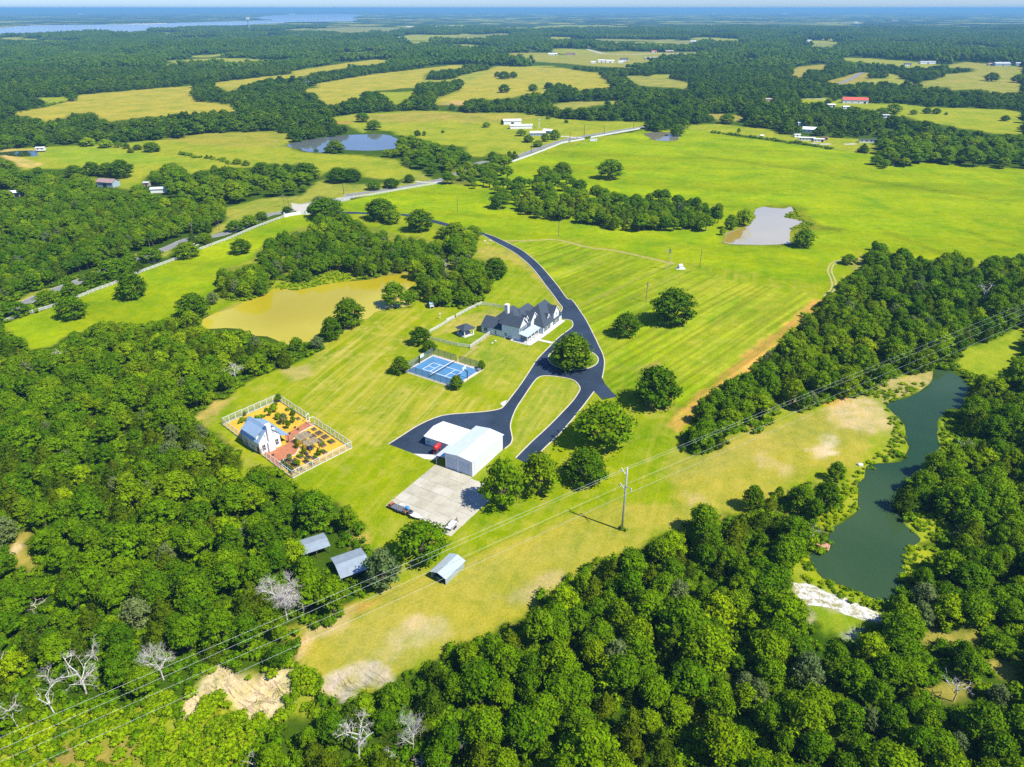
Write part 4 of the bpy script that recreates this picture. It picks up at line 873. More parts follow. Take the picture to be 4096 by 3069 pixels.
lone('E', 755, 566, 95, 478, 'loose1', 'thin oak with a white trunk beside the driveway', GF)
lone('E', 520, 740, 85, 600, 'oak5', 'single tree on the pond meadow below the grove', GF)
lone('E', 1075, 822, 175, 668, 'round0', 'dark oak at the right edge of the centre grove', GF)
GH = 'trees standing in the bright hay meadow'
lone('E', 1800, 198, 180, 38, 'oak2', 'tall ragged tree alone in the upper hay meadow', GH)
lone('E', 1500, 192, 135, 66, 'round1', 'dark round tree at the tip of the meadow clump, right of a pair', GH)
lone('E', 1388, 175, 105, 92, 'oak1', 'green tree at the tip of the meadow clump, left of a pair', GH)
lone('E', 1105, 380, 140, 255, 'oak3', 'pale green tree at the left end of the meadow clump', GH)
lone('F', 815, 625, 150, 488, 'oak0', 'leaning tree at the near edge of the silty meadow pond', GH)
lone('F', 1102, 728, 92, 655, 'loose0', 'small flat-topped tree where the sandy track meets the wood', GH)
lone('F', 440, 492, 125, 350, 'willow0', 'bright yellow-green willow on the silty pond shore', GH)
lone('F', 355, 512, 90, 400, 'oak4', 'green bushy tree left of the pond willow', GH)
lone('F', 305, 545, 45, 478, 'willow0', 'little bush at the left corner of the silty pond', GH)
lone('F', 225, 480, 90, 418, 'willow0', 'low yellow willow between the clump and the silty pond', GH)
lone('E', 310, 258, 105, 190, 'oak0', 'tree at the left end of the roadside row above the ranch fence', GE)
lone('E', 420, 245, 110, 172, 'round0', 'dark tree in the roadside row above the ranch fence', GE)
lone('E', 535, 212, 75, 150, 'round2', 'round tree by the farm track above the road', GE)
GI = 'oaks in the pasture beyond the road'
for xc, yb, w, yt, k, lb in ((590, 172, 120, 65, 'round0', 'left oak of the row of three in the shaded pasture'), (690, 175, 125, 70, 'round1', 'middle oak of the row of three in the shaded pasture'),
        (778, 188, 155, 50, 'round2', 'right and largest oak of the row of three in the shaded pasture'), (478, 180, 120, 88, 'round1', 'dark pointed oak left of the row of three'),
        (1100, 165, 75, 82, 'round0', 'dark tree rising above the white sheds by the road'), (1445, 215, 180, 112, 'round2', 'broad dark oak at the pasture edge'), (1660, 160, 135, 78, 'round1', 'dark oak right of the fence-line shrubs'),
        (1750, 125, 52, 82, 'round0', 'small round tree between two dark oaks'), (1812, 145, 75, 80, 'round2', 'dark tree left of the widest pasture oak'), (1935, 200, 195, 74, 'round0', 'widest dark oak near the road verge'),
        (1285, 225, 150, 122, 'round1', 'dark oak at the left of the roadside oak belt'), (2140, 215, 150, 102, 'round1', 'dark oak clump above the entrance')):
    lone('D', xc, yb, w, yt, k, lb, GI)
lone('E', 170, 205, 140, 112, 'round0', 'dark oak above the entrance, right part of its clump', GI)
GJ = 'shrubby trees along the pasture fence line'
for xc, yb, w, yt, k, lb in ((560, 932, 96, 856, 'willow0', 'yellow-green round tree before the left wood'), (672, 940, 104, 870, 'willow0', 'yellow-green round tree, right of its twin before the left wood'), (750, 935, 58, 893, 'oak1', 'little tree right of the yellow-green pair'),
        (965, 966, 110, 896, 'round0', 'dark round tree alone in the left pasture'), (872, 952, 62, 914, 'round1', 'small dark tree left of the pasture tree'), (826, 972, 40, 920, 'cedar0', 'pointed small cedar in the left pasture'), (800, 945, 50, 900, 'oak3', 'small green tree above the pointed cedar'),
        (1145, 980, 32, 950, 'cedar1', 'lone little cedar on the pasture fence line'), (1310, 1005, 26, 970, 'cedar0', 'left of two little cedars on the fence line'), (1337, 1008, 22, 976, 'cedar2', 'right of two little cedars on the fence line'),
        (1502, 1042, 62, 998, 'oak2', 'round shrub at the right end of the fence line'), (1556, 1050, 52, 1006, 'cedar1', 'dark shrub at the right end of the fence line'), (465, 645, 64, 588, 'oak2', 'green tree at the gap between two far fields'), (1998, 965, 34, 938, 'round0', 'tiny bush on the near bank of the grey pond'), (2120, 975, 130, 880, 'round1', 'tree on the near bank of the grey pond')):
    lone('A', xc, yb, w, yt, k, lb, GJ)
GK = 'trees on the far hill pasture'
for xc, yb, w, yt, k, lb in ((1090, 492, 44, 448, 'round0', 'left oak of the trio on the hill pasture'), (1132, 505, 84, 446, 'round1', 'middle oak of the trio on the hill pasture'), (1190, 500, 58, 448, 'round2', 'right oak of the trio on the hill pasture'),
        (1132, 592, 78, 526, 'round1', 'single oak below the trio on the hill pasture'), (1315, 582, 72, 526, 'round0', 'oak at the wood edge of the hill pasture'), (240, 775, 104, 732, 'oak1', 'low tree above the grey pond'),
        (312, 825, 112, 782, 'oak3', 'low tree on the bank above the grey pond'), (1165, 998, 38, 952, 'oak0', 'small tree by the road below the barns'), (1060, 1020, 64, 952, 'round2', 'tree at the bend of the county road'), (1197, 1018, 52, 942, 'cedar1', 'dark cedar at the bend of the county road'),
        (1452, 892, 74, 812, 'oak4', 'tall tree beside the ranch house drive'), (1285, 905, 72, 850, 'round1', 'tree in front of the ranch house'), (1392, 902, 62, 838, 'oak0', 'tree screening the ranch house'), (1345, 935, 72, 880, 'oak2', 'tree below the ranch house'), (1240, 865, 70, 812, 'oak5', 'low tree left of the ranch house'),
        (1020, 808, 60, 778, 'oak1', 'bush on the barn field'), (585, 865, 46, 818, 'round0', 'tree right of the grey pond'), (628, 862, 30, 824, 'oak0', 'thin bush right of the grey pond'), (745, 842, 24, 822, 'round2', 'single shrub on the barn field'), (1122, 790, 28, 752, 'round1', 'tree at the end of the white barn'), (1525, 780, 30, 756, 'round0', 'round shrub near the far wood'), (1410, 755, 36, 732, 'oak3', 'shrub below the far wood')):
    lone('B', xc, yb, w, yt, k, lb, GK)
GM = 'trees among the far right farms'
for xc, yb, w, yt, k, lb in ((2005, 520, 95, 450, 'round0', 'larger oak on the far right field'), (2172, 528, 90, 470, 'round1', 'oak on the far right field by the frame edge'), (2090, 768, 62, 732, 'round2', 'single small oak in the field right of the red roof'), (1718, 730, 22, 708, 'round0', 'smallest tree in the field right of the red roof'),
        (1596, 722, 60, 676, 'round1', 'left of two round trees right of the red roof'), (1656, 724, 60, 680, 'round2', 'right of two round trees right of the red roof'), (1512, 728, 56, 690, 'oak0', 'bushy tree between the red roof and the round pair'), (1385, 728, 110, 645, 'oak2', 'tall tree in the yard right of the red roof'), (1310, 740, 90, 675, 'oak1', 'tree in front of the red roofed barn'),
        (1195, 972, 66, 895, 'cedar2', 'pointed tree at the corner of the hay meadow'), (408, 845, 26, 806, 'oak0', 'thin tree behind the meadow fence line'), (970, 662, 52, 622, 'round0', 'tree left of the red roofed barn'), (1012, 645, 42, 598, 'round1', 'tree behind the red roofed barn'), (520, 812, 70, 745, 'round2', 'tree by the white trailer home'), (335, 788, 112, 728, 'oak3', 'row of low crowns along the far yard, the right one'), (225, 778, 62, 722, 'oak5', 'low tree along the far yard, the left one'), (20, 870, 110, 775, 'oak4', 'tree at the roadside pond')):
    lone('C', xc, yb, w, yt, k, lb, GM)
GN_ = 'trees on the left bank of the green pond'
for xc, yb, w, yt, k, lb in ((490, 392, 142, 212, 'round1', 'dark tree at the tip of the dry corridor, left of the green pond'), (1018, 205, 102, 68, 'loose1', 'thin-trunked tree alone above the green pond bank'), (660, 300, 62, 228, 'oak1', 'small tree between the dark tree and the bank'), (790, 400, 180, 210, 'oak3', 'tree on the bank above the fallen branches'),
        (950, 390, 180, 190, 'round2', 'dark tree on the bank nearest the green water'), (600, 380, 84, 285, 'cedar1', 'olive cedar on the pond bank'), (540, 520, 134, 370, 'cedar2', 'tall olive cedar on the pond bank'), (645, 500, 92, 402, 'cedar0', 'olive cedar right of the tall one'), (745, 530, 92, 420, 'pale1', 'pale grey-green tree by the dock')):
    lone('L', xc, yb, w, yt, k, lb, GN_, 'cedar_tree' if k.startswith('cedar') else 'oak_tree')
lone('I', 745, 675, 120, 488, 'loose1', 'thin tree with bare trunk before the wood edge', GN_)
lone('J', 1660, 290, 200, 85, 'oak3', 'oak below the near corner of the fenced garden', GA)
lone('J', 2000, 510, 260, 245, 'oak1', 'big oak above the grey shed roofs', GA)

# ------------------------------------------------------------------ woods
ROADS_PX = []   # strips kept free of trees (filled from the county road survey)
ROAD = smooth_path([U(*q) for q in pts('D', '-250,1165 0,1045 250,925 500,830 720,745 900,680 1060,620 1200,562 1350,545 1460,515 1600,452 1700,410 1800,392 1900,352 2070,320 2212,300 E150,285 E270,268 E470,240 E640,205 E760,180 E900,120 E1000,75 B1140,1032 B1220,990 B1300,958 B1400,922 B1500,890 B1600,868 B1800,835 B1990,806 B2150,780')], 5)
RP = np.array(ROAD)
def road_dist(x, y):
    d = np.full(x.shape, 1e9)
    for i in range(0, len(RP) - 1):
        a_, b_ = RP[i], RP[i + 1]; v = b_ - a_
        t = np.clip(((x - a_[0]) * v[0] + (y - a_[1]) * v[1]) / (v @ v + 1e-9), 0, 1)
        d = np.minimum(d, np.hypot(x - a_[0] - t * v[0], y - a_[1] - t * v[1]))
    return d
def wood_points(y0, y1, sp, h, r, jit=.46):
    yy = np.arange(y0, y1, sp); P = []
    for k, y in enumerate(yy):
        hw = 60 + y * .80; x = np.arange(-hw, hw, sp) + (sp / 2 if k % 2 else 0)
        P.append(np.stack([x, np.full(len(x), y)], 1))
    P = np.concatenate(P); P += r.uniform(-jit, jit, P.shape) * sp
    x, y = P[:, 0], P[:, 1]
    u, v = to_px(x, y, 0); ok = (u > -420) & (u < 4520) & (v < 3420)
    P = P[ok]; x, y = P[:, 0], P[:, 1]
    hh = h * (r.uniform(.55, 1.08, len(P)) + .22 * (r.random(len(P)) < .18))
    bad = open_px(*to_px(x, y, 0)) | water_px(*to_px(x, y, 0))
    bad |= clear_px(*to_px(x, y, 0))
    for f in (.35, .85): q = to_px(x, y, hh * f); bad |= open_px(*q) | water_px(*q) | clear_px(*q)
    for s in (-1, 1):
        q = to_px(x + s * h * .22, y, hh * .5); bad |= open_px(*q) & (np.abs(y) < 900)
    bad |= (road_dist(x, y) < 7.5) | glade(x, y)
    if sp > 20:
        for ox, oy in ((-24, 0), (24, 0), (0, -24), (0, 24), (0, 60)): bad |= open_px(*to_px(x + ox, y + oy, 0)) | water_px(*to_px(x + ox, y + oy, 0)) | glade(x + ox, y + oy)
    P, hh = P[~bad], hh[~bad]
    for lx, ly, lr in LONE:
        if y0 - 20 < ly < y1 + 20:
            k = np.hypot(P[:, 0] - lx, P[:, 1] - ly) > lr * .75 + 1.2; P, hh = P[k], hh[k]
    return P, hh
CLEAR = [pts('J', '1870,585 2000,508 2095,598 1945,655'), pts('J', '2030,735 2175,612 2340,690 2330,740 2215,800')]
for f_ in FARMS:
    t_, x_, y_, w_ = f_[1:5]; CLEAR.append(pts(t_, '%f,%f %f,%f %f,%f %f,%f' % (x_ - w_ * .56, y_ + 6, x_ - w_ * .56, y_ - max(14, w_ * .3), x_ + w_ * .56, y_ - max(14, w_ * .3), x_ + w_ * .56, y_ + 6)))
for f_ in list(DEAD) + [('J', 1815, 1075, 785, 310)]:
    t_, x_, yb_, yt_, w_ = f_[:5]; CLEAR.append(pts(t_, '%f,%f %f,%f %f,%f %f,%f' % (x_ - w_ * .34, yb_ - 10, x_ - w_ * .40, yt_ + .25 * (yb_ - yt_), x_ + w_ * .40, yt_ + .25 * (yb_ - yt_), x_ + w_ * .34, yb_ - 10)))
def clear_px(u, v):
    r = np.zeros(np.shape(u), bool)
    for p in CLEAR: r |= inside(p, u, v)
    return r
RW = np.random.default_rng(23)
SHEDS = [g('J', 1985, 590), g('K', 110, 700), g('K', 20, 720)]
Pn, Hn_ = wood_points(50, 460, 4.8, 9.2, RW)
k = np.ones(len(Pn), bool)
for sx, sy in SHEDS: k &= np.hypot(Pn[:, 0] - sx, Pn[:, 1] - sy) > 5.5
k &= (vnoise(Pn[:, 0] * .07, Pn[:, 1] * .07) > .10) | (RW.random(len(Pn)) > .6)
Pn, Hn_ = Pn[k], Hn_[k]
Pm, Hm = wood_points(460, 1650, 10.2, 10.5, RW)
Hm = Hm * (.55 + .95 * fbm(Pm[:, 0] * .012, Pm[:, 1] * .012, 3))
k = (vnoise(Pm[:, 0] * .035 + 9, Pm[:, 1] * .035) > .13); Pm, Hm = Pm[k], Hm[k]
Pf, Hf = wood_points(1650, 5200, 38, 9.5, RW)
dist = np.hypot(Pn[:, 0], Pn[:, 1] )
pu_, pv_2 = to_px(Pn[:, 0], Pn[:, 1], 5.0)
infr = (pu_ > -60) & (pu_ < 4156) & (pv_2 > 0) & (pv_2 < 3160)
kindr = RW.random(len(Pn)); reg = vnoise(Pn[:, 0] * .03 + 3, Pn[:, 1] * .03)
is_cedar = (kindr < .17) | ((reg > .68) & (kindr < .36)); is_pale = (kindr > .965) | ((kindr > .90) & (pu_ < 1100) & (pv_2 > 1500) & (reg > .5))
order = np.argsort(np.where(infr, dist, 1e9))
def wood_of(u, v):
    if u < 1550 and v > 1250: return ('left wood', 'in the wood between the garden and the power line')
    if u > 3450 and v > 1350: return ('right wood', 'in the wood on the far bank of the green pond')
    if v > 2000: return ('lower wood', 'in the wood below the dry power-line corridor')
    if u > 2600: return ('middle wood', 'in the wood between the striped lawn and the green pond')
    if u < 900: return ('road wood', 'in the wood across the county road')
    return ('groves', 'in the groves round the yellow pond and hay meadow')
MARKS = [(full(t, x, y), n) for t, x, y, n in (('M', 545, 560, 'sprawling bleached dead tree'), ('M', 1035, 430, 'drooping grey dead tree'), ('M', 365, 700, 'forked white dead tree'), ('J', 1815, 940, 'large leafless grey tree'), ('N', 215, 940, 'wide white dead tree'), ('N', 555, 890, 'tall silvery dead tree'),
    ('N', 1180, 960, 'star-shaped dead snag'), ('N', 1790, 260, 'little white dead tree'), ('Q', 790, 170, 'leaning dead tree by the white sand'), ('Q', 1765, 600, 'thin dead tree in the glade'), ('L', 950, 610, 'swimming dock'), ('Q', 1050, 60, 'white sand bank'), ('L', 1770, 530, 'small white snag on the bank'), ('I', 1820, 910, 'forked snag on the bank'),
    ('J', 1985, 590, 'open shed roofs'), ('V', 1180, 1340, 'bottom corner of the garden fence'), ('V', 155, 548, 'left corner of the garden fence'), ('J', 110, 600, 'sandy clearing at the left edge'), ('N', 200, 560, 'grey clay bank'), ('M', 1420, 620, 'yellow clay bank'), ('K', 1870, 515, 'tall power pole'), ('M', 240, 80, 'greyish dead crown'), ('Q', 1800, 280, 'grassy glade'), ('Q', 465, 610, 'small fallen dead tree'), ('K', 800, 760, 'carport'))]
RANK = {}
ORD = ['first', 'second', 'third', 'fourth', 'fifth', 'sixth', 'seventh', 'eighth', 'ninth', 'tenth', 'eleventh', 'twelfth', 'thirteenth', 'fourteenth', 'fifteenth', 'sixteenth', 'seventeenth', 'eighteenth', 'nineteenth', 'twentieth']
TODO = []
def where(u, v):
    d, m_ = min((math.hypot(u - q[0], v - q[1]), k) for k, (q, n) in enumerate(MARKS)); (q, n) = MARKS[m_]
    a = math.degrees(math.atan2(v - q[1], u - q[0])) % 360
    s = ('right of', 'below-right of', 'below', 'below-left of', 'left of', 'above-left of', 'above', 'above-right of')[int((a + 22.5) // 45) % 8]
    return d, s + ' the ' + n
def WK():
    q = RW.random(); return ('oak%d' % RW.integers(6)) if q < .68 else ('loose%d' % RW.integers(2)) if q < .80 else ('low%d' % RW.integers(4)) if q < .95 else 'willow0'
used = np.zeros(len(Pn), bool); no = nc_ = npale = 0
for i in order:
    if not infr[i]: break
    w, ph = wood_of(pu_[i], pv_2[i])
    s = Hn_[i] / 9.5
    if is_cedar[i]:
        if nc_ >= 70: continue
        nc_ += 1
        TODO.append(('pointed olive cedar', pu_[i], pv_2[i], place_tree('cedar_tree', 'cedar%d' % RW.integers(3), *Pn[i], s * RW.uniform(.8, 1.0), s * RW.uniform(.85, 1.0), RW.uniform(0, 6.28), 'cedar', group='cedars of the ' + w)))
    elif is_pale[i]:
        if npale >= 30: continue
        npale += 1
        TODO.append(('pale grey-green tree', pu_[i], pv_2[i], place_tree('pale_tree', 'pale%d' % RW.integers(2), *Pn[i], s * RW.uniform(.75, 1.0), s * .9, RW.uniform(0, 6.28), 'tree', group='pale trees of the ' + w)))
    else:
        if no >= 190: continue
        no += 1
        TODO.append(('leafy oak', pu_[i], pv_2[i], place_tree('oak_tree', WK(), *Pn[i], s * RW.uniform(.78, 1.22), s * RW.uniform(.82, 1.12), RW.uniform(0, 6.28), 'oak', group='oaks of the ' + w)))
    used[i] = True
for w_, u_, v_, o_ in TODO: d_, s_ = where(u_, v_); RANK.setdefault((w_, s_), []).append((d_, o_))
for (w_, s_), q in RANK.items():
    for n_, (d_, o_) in enumerate(sorted(q, key=lambda e: e[0])):
        o_['label'] = ('%s %s' % (w_, s_)) + ('' if len(q) == 1 else ', %s out' % ORD[min(n_, 19)])
print('woods', len(Pn), len(Pm), len(Pf), 'individuals', no, nc_, npale, 'lone', len(LONE))

def scatter(name, P, scl, rot, idx, keys, kind='stuff'):
    """one object: every point draws one of the tree meshes"""
    me = bpy.data.meshes.new(name)
    n = len(P)
    me.vertices.add(n); me.vertices.foreach_set('co', P.astype(np.float32).ravel())
    for nm, tp, arr in (('scl', 'FLOAT_VECTOR', scl), ('rot', 'FLOAT', rot), ('pick', 'INT', idx)):
        at = me.attributes.new(nm, tp, 'POINT'); at.data.foreach_set('vector' if tp == 'FLOAT_VECTOR' else 'value', arr.astype(np.int32 if tp == 'INT' else np.float32).ravel())
    o = link(bpy.data.objects.new(name, me)); o['kind'] = kind
    ng = bpy.data.node_groups.new(name + '_scatter', 'GeometryNodeTree')
    ng.interface.new_socket('Geometry', in_out='INPUT', socket_type='NodeSocketGeometry'); ng.interface.new_socket('Geometry', in_out='OUTPUT', socket_type='NodeSocketGeometry')
    N, L = ng.nodes, ng.links
    gi, go = N.new('NodeGroupInput'), N.new('NodeGroupOutput')
    jo = N.new('GeometryNodeJoinGeometry')
    for key in reversed(keys):
        src = bpy.data.objects.new('source_' + key, WHOLE[key])
        ob = N.new('GeometryNodeObjectInfo'); ob.inputs['Object'].default_value = src
        gt = N.new('GeometryNodeGeometryToInstance'); L.new(ob.outputs['Geometry'], gt.inputs[0]); L.new(gt.outputs[0], jo.inputs[0])
    ip = N.new('GeometryNodeInstanceOnPoints'); ip.inputs['Pick Instance'].default_value = True
    L.new(gi.outputs[0], ip.inputs['Points']); L.new(jo.outputs[0], ip.inputs['Instance'])
    def attr(nm, dt):
        a_ = N.new('GeometryNodeInputNamedAttribute'); a_.data_type = dt; a_.inputs[0].default_value = nm; return a_.outputs[0]
    L.new(attr('pick', 'INT'), ip.inputs['Instance Index']); L.new(attr('scl', 'FLOAT_VECTOR'), ip.inputs['Scale'])
    cx = N.new('ShaderNodeCombineXYZ'); L.new(attr('rot', 'FLOAT'), cx.inputs[2]); L.new(cx.outputs[0], ip.inputs['Rotation'])
    L.new(ip.outputs[0], go.inputs[0])
    md = o.modifiers.new('scatter', 'NODES'); md.node_group = ng
    return o
P = []; S = []; R_ = []; I_ = []
keys = ['oak%d' % i for i in range(6)] + ['cedar%d' % i for i in range(3)] + ['pale0', 'pale1'] + ['far%d' % i for i in range(4)] + ['patch%d' % i for i in range(3)] + ['loose0', 'loose1', 'low0', 'low1', 'low2', 'low3', 'willow0']
for i in np.nonzero(~used)[0]:
    P.append((*Pn[i], 0)); s = Hn_[i] / 9.5; R_.append(RW.uniform(0, 6.28))
    if is_cedar[i]: I_.append(6 + RW.integers(3)); S.append((s * .9, s * .9, s * .95))
    elif is_pale[i]: I_.append(9 + RW.integers(2)); S.append((s * .85, s * .85, s * .9))
    else: I_.append(keys.index(WK())); q = s * RW.uniform(.78, 1.22); S.append((q, q, s * RW.uniform(.82, 1.12)))
for i in range(len(Pm)):
    P.append((*Pm[i], 0)); s = Hm[i] / 9.5; q = s * RW.uniform(1.05, 1.7); S.append((q, q, s * RW.uniform(.85, 1.15))); R_.append(RW.uniform(0, 6.28))
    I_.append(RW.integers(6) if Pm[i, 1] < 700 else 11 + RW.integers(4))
for i in range(len(Pf)):
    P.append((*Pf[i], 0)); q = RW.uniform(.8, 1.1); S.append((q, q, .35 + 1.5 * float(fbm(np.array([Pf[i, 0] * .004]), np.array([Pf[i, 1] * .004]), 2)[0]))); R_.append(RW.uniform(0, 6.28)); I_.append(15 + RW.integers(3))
scatter('forest', np.array(P), np.array(S), np.array(R_), np.array(I_), keys)

# low growth: woodland floor, scrub under the wires, rank pond margins
def low_points(names, sp, r, keep=1.0, n=None):
    out_ = []
    for nm in names:
        poly = OPEN[nm] if isinstance(nm, str) else nm
        W = np.array([U(u, v) for u, v in poly])
        xs = np.arange(W[:, 0].min(), W[:, 0].max(), sp); yy = np.arange(W[:, 1].min(), W[:, 1].max(), sp)
        X, Y = np.meshgrid(xs, yy); X = X.ravel() + r.uniform(-.5, .5, X.size) * sp; Y = Y.ravel() + r.uniform(-.5, .5, Y.size) * sp
        k = inside(W, X, Y) & (r.random(X.size) < keep) & ~water_px(*to_px(X, Y, 0))
        out_.append(np.stack([X[k], Y[k], 0 * X[k]], 1))
    return np.concatenate(out_)
floor = []
for sp in (2.7,):
    yy = np.arange(52, 330, sp)
    for y in yy:
        hw = 60 + y * .78; x = np.arange(-hw, hw, sp); floor.append(np.stack([x + RW.uniform(-.5, .5, len(x)) * sp, y + RW.uniform(-.5, .5, len(x)) * sp], 1))
floor = np.concatenate(floor); q = to_px(floor[:, 0], floor[:, 1], 0); q2 = to_px(floor[:, 0], floor[:, 1], 1.6)
floor = floor[(q[0] > -300) & (q[0] < 4400) & (q[1] < 3350) & ~open_px(*q) & ~open_px(*q2) & ~water_px(*q) & ~water_px(*q2)]
for sx, sy in SHEDS: floor = floor[np.hypot(floor[:, 0] - sx, floor[:, 1] - sy) > 5.0]

CLAYP = [pts('M', '1130,820 1120,740 1245,610 1310,570 1350,480 1450,440 1560,520 1560,560 1700,520 1860,490 1850,600 1770,760 1560,810 1480,720 1400,640 1330,650 1210,790'), pts('N', '0,540 160,460 280,440 400,480 420,560 370,600 190,620 150,680 90,640 0,600')]
sc = low_points(['scrub'], 1.35, RW, .88)
cl = np.zeros(len(sc), bool)
for c_ in CLAYP: cl |= inside(c_, *to_px(sc[:, 0], sc[:, 1], 0.3))
brown = inside(pts('M', '250,1150 420,1000 640,930 900,940 930,1150'), *to_px(sc[:, 0], sc[:, 1], 0)) & (RW.random(len(sc)) < .7)
sc = sc[(~cl & ~brown) | (RW.random(len(sc)) < .04)]
mg = low_points([pts('L', '1240,110 1175,200 1180,370 1100,430 990,520 890,485 915,420 1020,340 1060,250 1110,180 1200,80'), pts('L', '770,650 860,640 935,800 1020,850 1200,920 1310,950 1330,1010 1200,1000 1000,905 840,830'), 'bank_right_algae', pts('I', '1330,660 1480,830 1460,940 1400,1005 1240,1075 1200,1040 1330,940 1380,850'), 'bank_right_upper',
    pts('I', '1290,560 1340,580 1420,520 1560,530 1600,500 1630,520 1600,560 1500,610 1340,660 1260,600'), pts('I', '1760,440 1880,450 1960,560 1900,600 1830,500'), pts('F', '690,380 760,360 800,440 900,470 870,490 760,500 690,520 660,420'), pts('D', '1730,880 1830,820 2100,760 E60,770 E300,800 E280,815 E60,840 D1860,890')], 1.3, RW, .6)
mg = mg[~water_px(*to_px(mg[:, 0], mg[:, 1], 0.0))]
def put(name, P, s0, s1, keys, zs=1.0):
    n = len(P); s = RW.uniform(s0, s1, n)
    if P.shape[1] == 2: P = np.concatenate([P, np.zeros((n, 1))], 1)
    scatter(name, P, np.stack([s, s, s * zs * RW.uniform(.7, 1.2, n)], 1), RW.uniform(0, 6.28, n), RW.integers(0, len(keys), n), keys)
hr = []
for t_, s_, st_ in (('C', '230,838 350,852 480,868 650,892 780,908 900,925 1000,945', 5.0), ('A', '1160,978 1250,995 1400,1018 1480,1040', 4.0), ('A', '500,600 430,640 300,672 60,725', 9.0)):
    P_ = smooth_path(gpoly(t_, s_), 8)
    for i in range(len(P_) - 1):
        n_ = max(1, int(np.linalg.norm(P_[i + 1] - P_[i]) / st_))
        for j in range(n_): q_ = P_[i] + (P_[i + 1] - P_[i]) * (j + RW.random()) / n_; hr.append((q_[0] + RW.normal() * 1.2, q_[1] + RW.normal() * 1.2, 0))
put('fence_row_growth', np.array(hr), .9, 2.2, ['bush1', 'bush2'])
put('undergrowth', floor, .8, 1.7, ['bush1', 'bush2'])
put('scrub_growth', sc, .5, 1.25, ['bush0', 'bush0', 'bush0', 'bush1', 'bush2'])
put('reeds', mg, .35, .85, ['bush0', 'bush0', 'bush1'], .8)
# ------------------------------------------------------------------ roads, drive, concrete
def surf(name, c, var, sc, rough=.85, streak=None):
    m, nt, p, out = new_mat(name)
    v = worldpos(nt)
    a_ = noise(nt, v, sc, 5, .65); b_ = noise(nt, v, 3.0, 4, .7)
    cc = ramp(nt, a_, [(.3, tuple(x * (1 - var) for x in c)), (.7, tuple(x * (1 + var) for x in c))])
    cc = mixc(nt, 1.0, cc, ramp(nt, b_, [(.3, (.88,) * 3), (.7, (1.1,) * 3)]), 'MULTIPLY')
    nt.links.new(cc, p.inputs['Base Color']); p.inputs['Roughness'].default_value = rough; p.inputs['Specular IOR Level'].default_value = .1
    bump(nt, p, b_, .2, .02)
    return m
ASPHALT = surf('fresh_asphalt', (.027, .042, .066), .34, .07, .7)
ROADM = surf('old_grey_asphalt', (.20, .20, .20), .12, .15)
CONC = surf('pale_concrete', (.46, .44, .37), .10, .22, .8)
CONC2 = surf('light_concrete', (.52, .51, .47), .07, .3, .8)
GRAVEL = surf('pale_gravel', (.42, .39, .33), .15, .6, .9)
KERBM = surf('kerb_concrete', (.50, .45, .36), .1, .8)
BRICKM = surf('red_brick_paving', (.38, .15, .075), .18, .8)
MULCH = surf('golden_mulch', (.52, .34, .035), .13, .35, .95)
o = ribbon_obj('county_road', ROAD, 6.2, .030, ROADM)
for s_ in (-2.9, 2.9):
    P_ = [np.array(p) for p in ROAD]; q_ = []
    for i in range(len(P_)):
        d = P_[min(i + 1, len(P_) - 1)] - P_[max(i - 1, 0)]; d /= np.linalg.norm(d); q_.append(P_[i] + np.array([-d[1], d[0]]) * s_)
    ribbon_obj('road_edge_line', q_, .14, .036, WHITE)
sheet('entrance_apron', gpoly('D', '1840,335 1900,345 2010,330 2080,318 2075,335 2000,362 1940,395 1880,392 1850,372'), .040, GRAVEL)
ribbon_obj('farm_track', smooth_path(gpoly('E', '575,198 620,205 690,205 740,200')), 3.5, .036, GRAVEL)
ribbon_obj('ranch_house_drive', smooth_path(gpoly('B', '1480,862 1530,864 1590,872 1625,868')), 6, .036, GRAVEL)
ribbon_obj('lane', smooth_path(gpoly('C', '1040,530 1090,512 1140,488 1165,470 1215,450 1225,425')), 9, .036, ROADM)
ribbon_obj('lane', smooth_path(gpoly('B', '1660,312 1700,325 1760,340 1850,345 1950,345 2080,340 2212,338')), 12, .036, GRAVEL)
ribbon_obj('lane', smooth_path(gpoly('C', '800,622 880,624 960,628')), 8, .036, GRAVEL)
ribbon_obj('lane', smooth_path(gpoly('C', '870,905 930,912 990,910')), 6, .036, GRAVEL)
ribbon_obj('lane', smooth_path(gpoly('C', '1075,912 1110,912 1145,908')), 6, .036, GRAVEL)
for dx_ in (-.9, .9):
    tr = [np.array(p) + np.array([dx_, 0]) for p in smooth_path(gpoly('F', '1180,685 1090,690 1020,708 992,735 985,770 1003,815 1012,850 1000,885 960,925'))]
    ribbon_obj('wheel_track', tr, .75, .012, surf('sandy_track', (.36, .31, .13), .15, .5) if dx_ < 0 else bpy.data.materials['sandy_track'])
ribbon_obj('worn_path', smooth_path(gpoly('E', '1130,573 1250,574 1350,570 1450,567 1530,582 1620,606 1700,622 1800,632 1900,650 2050,685 2212,722')), 2.2, .012, surf('worn_dirt', (.30, .26, .08), .25, .5))
ribbon_obj('foot_path', smooth_path(gpoly('Y', '1600,20 1480,110 1380,190 1290,250 1240,285')), 1.3, .012, bpy.data.materials['worn_dirt'])
ribbon_obj('foot_path', smooth_path(gpoly('Z', '740,830 640,890 540,960 450,1020 375,1085')), 1.0, .012, bpy.data.materials['worn_dirt'])

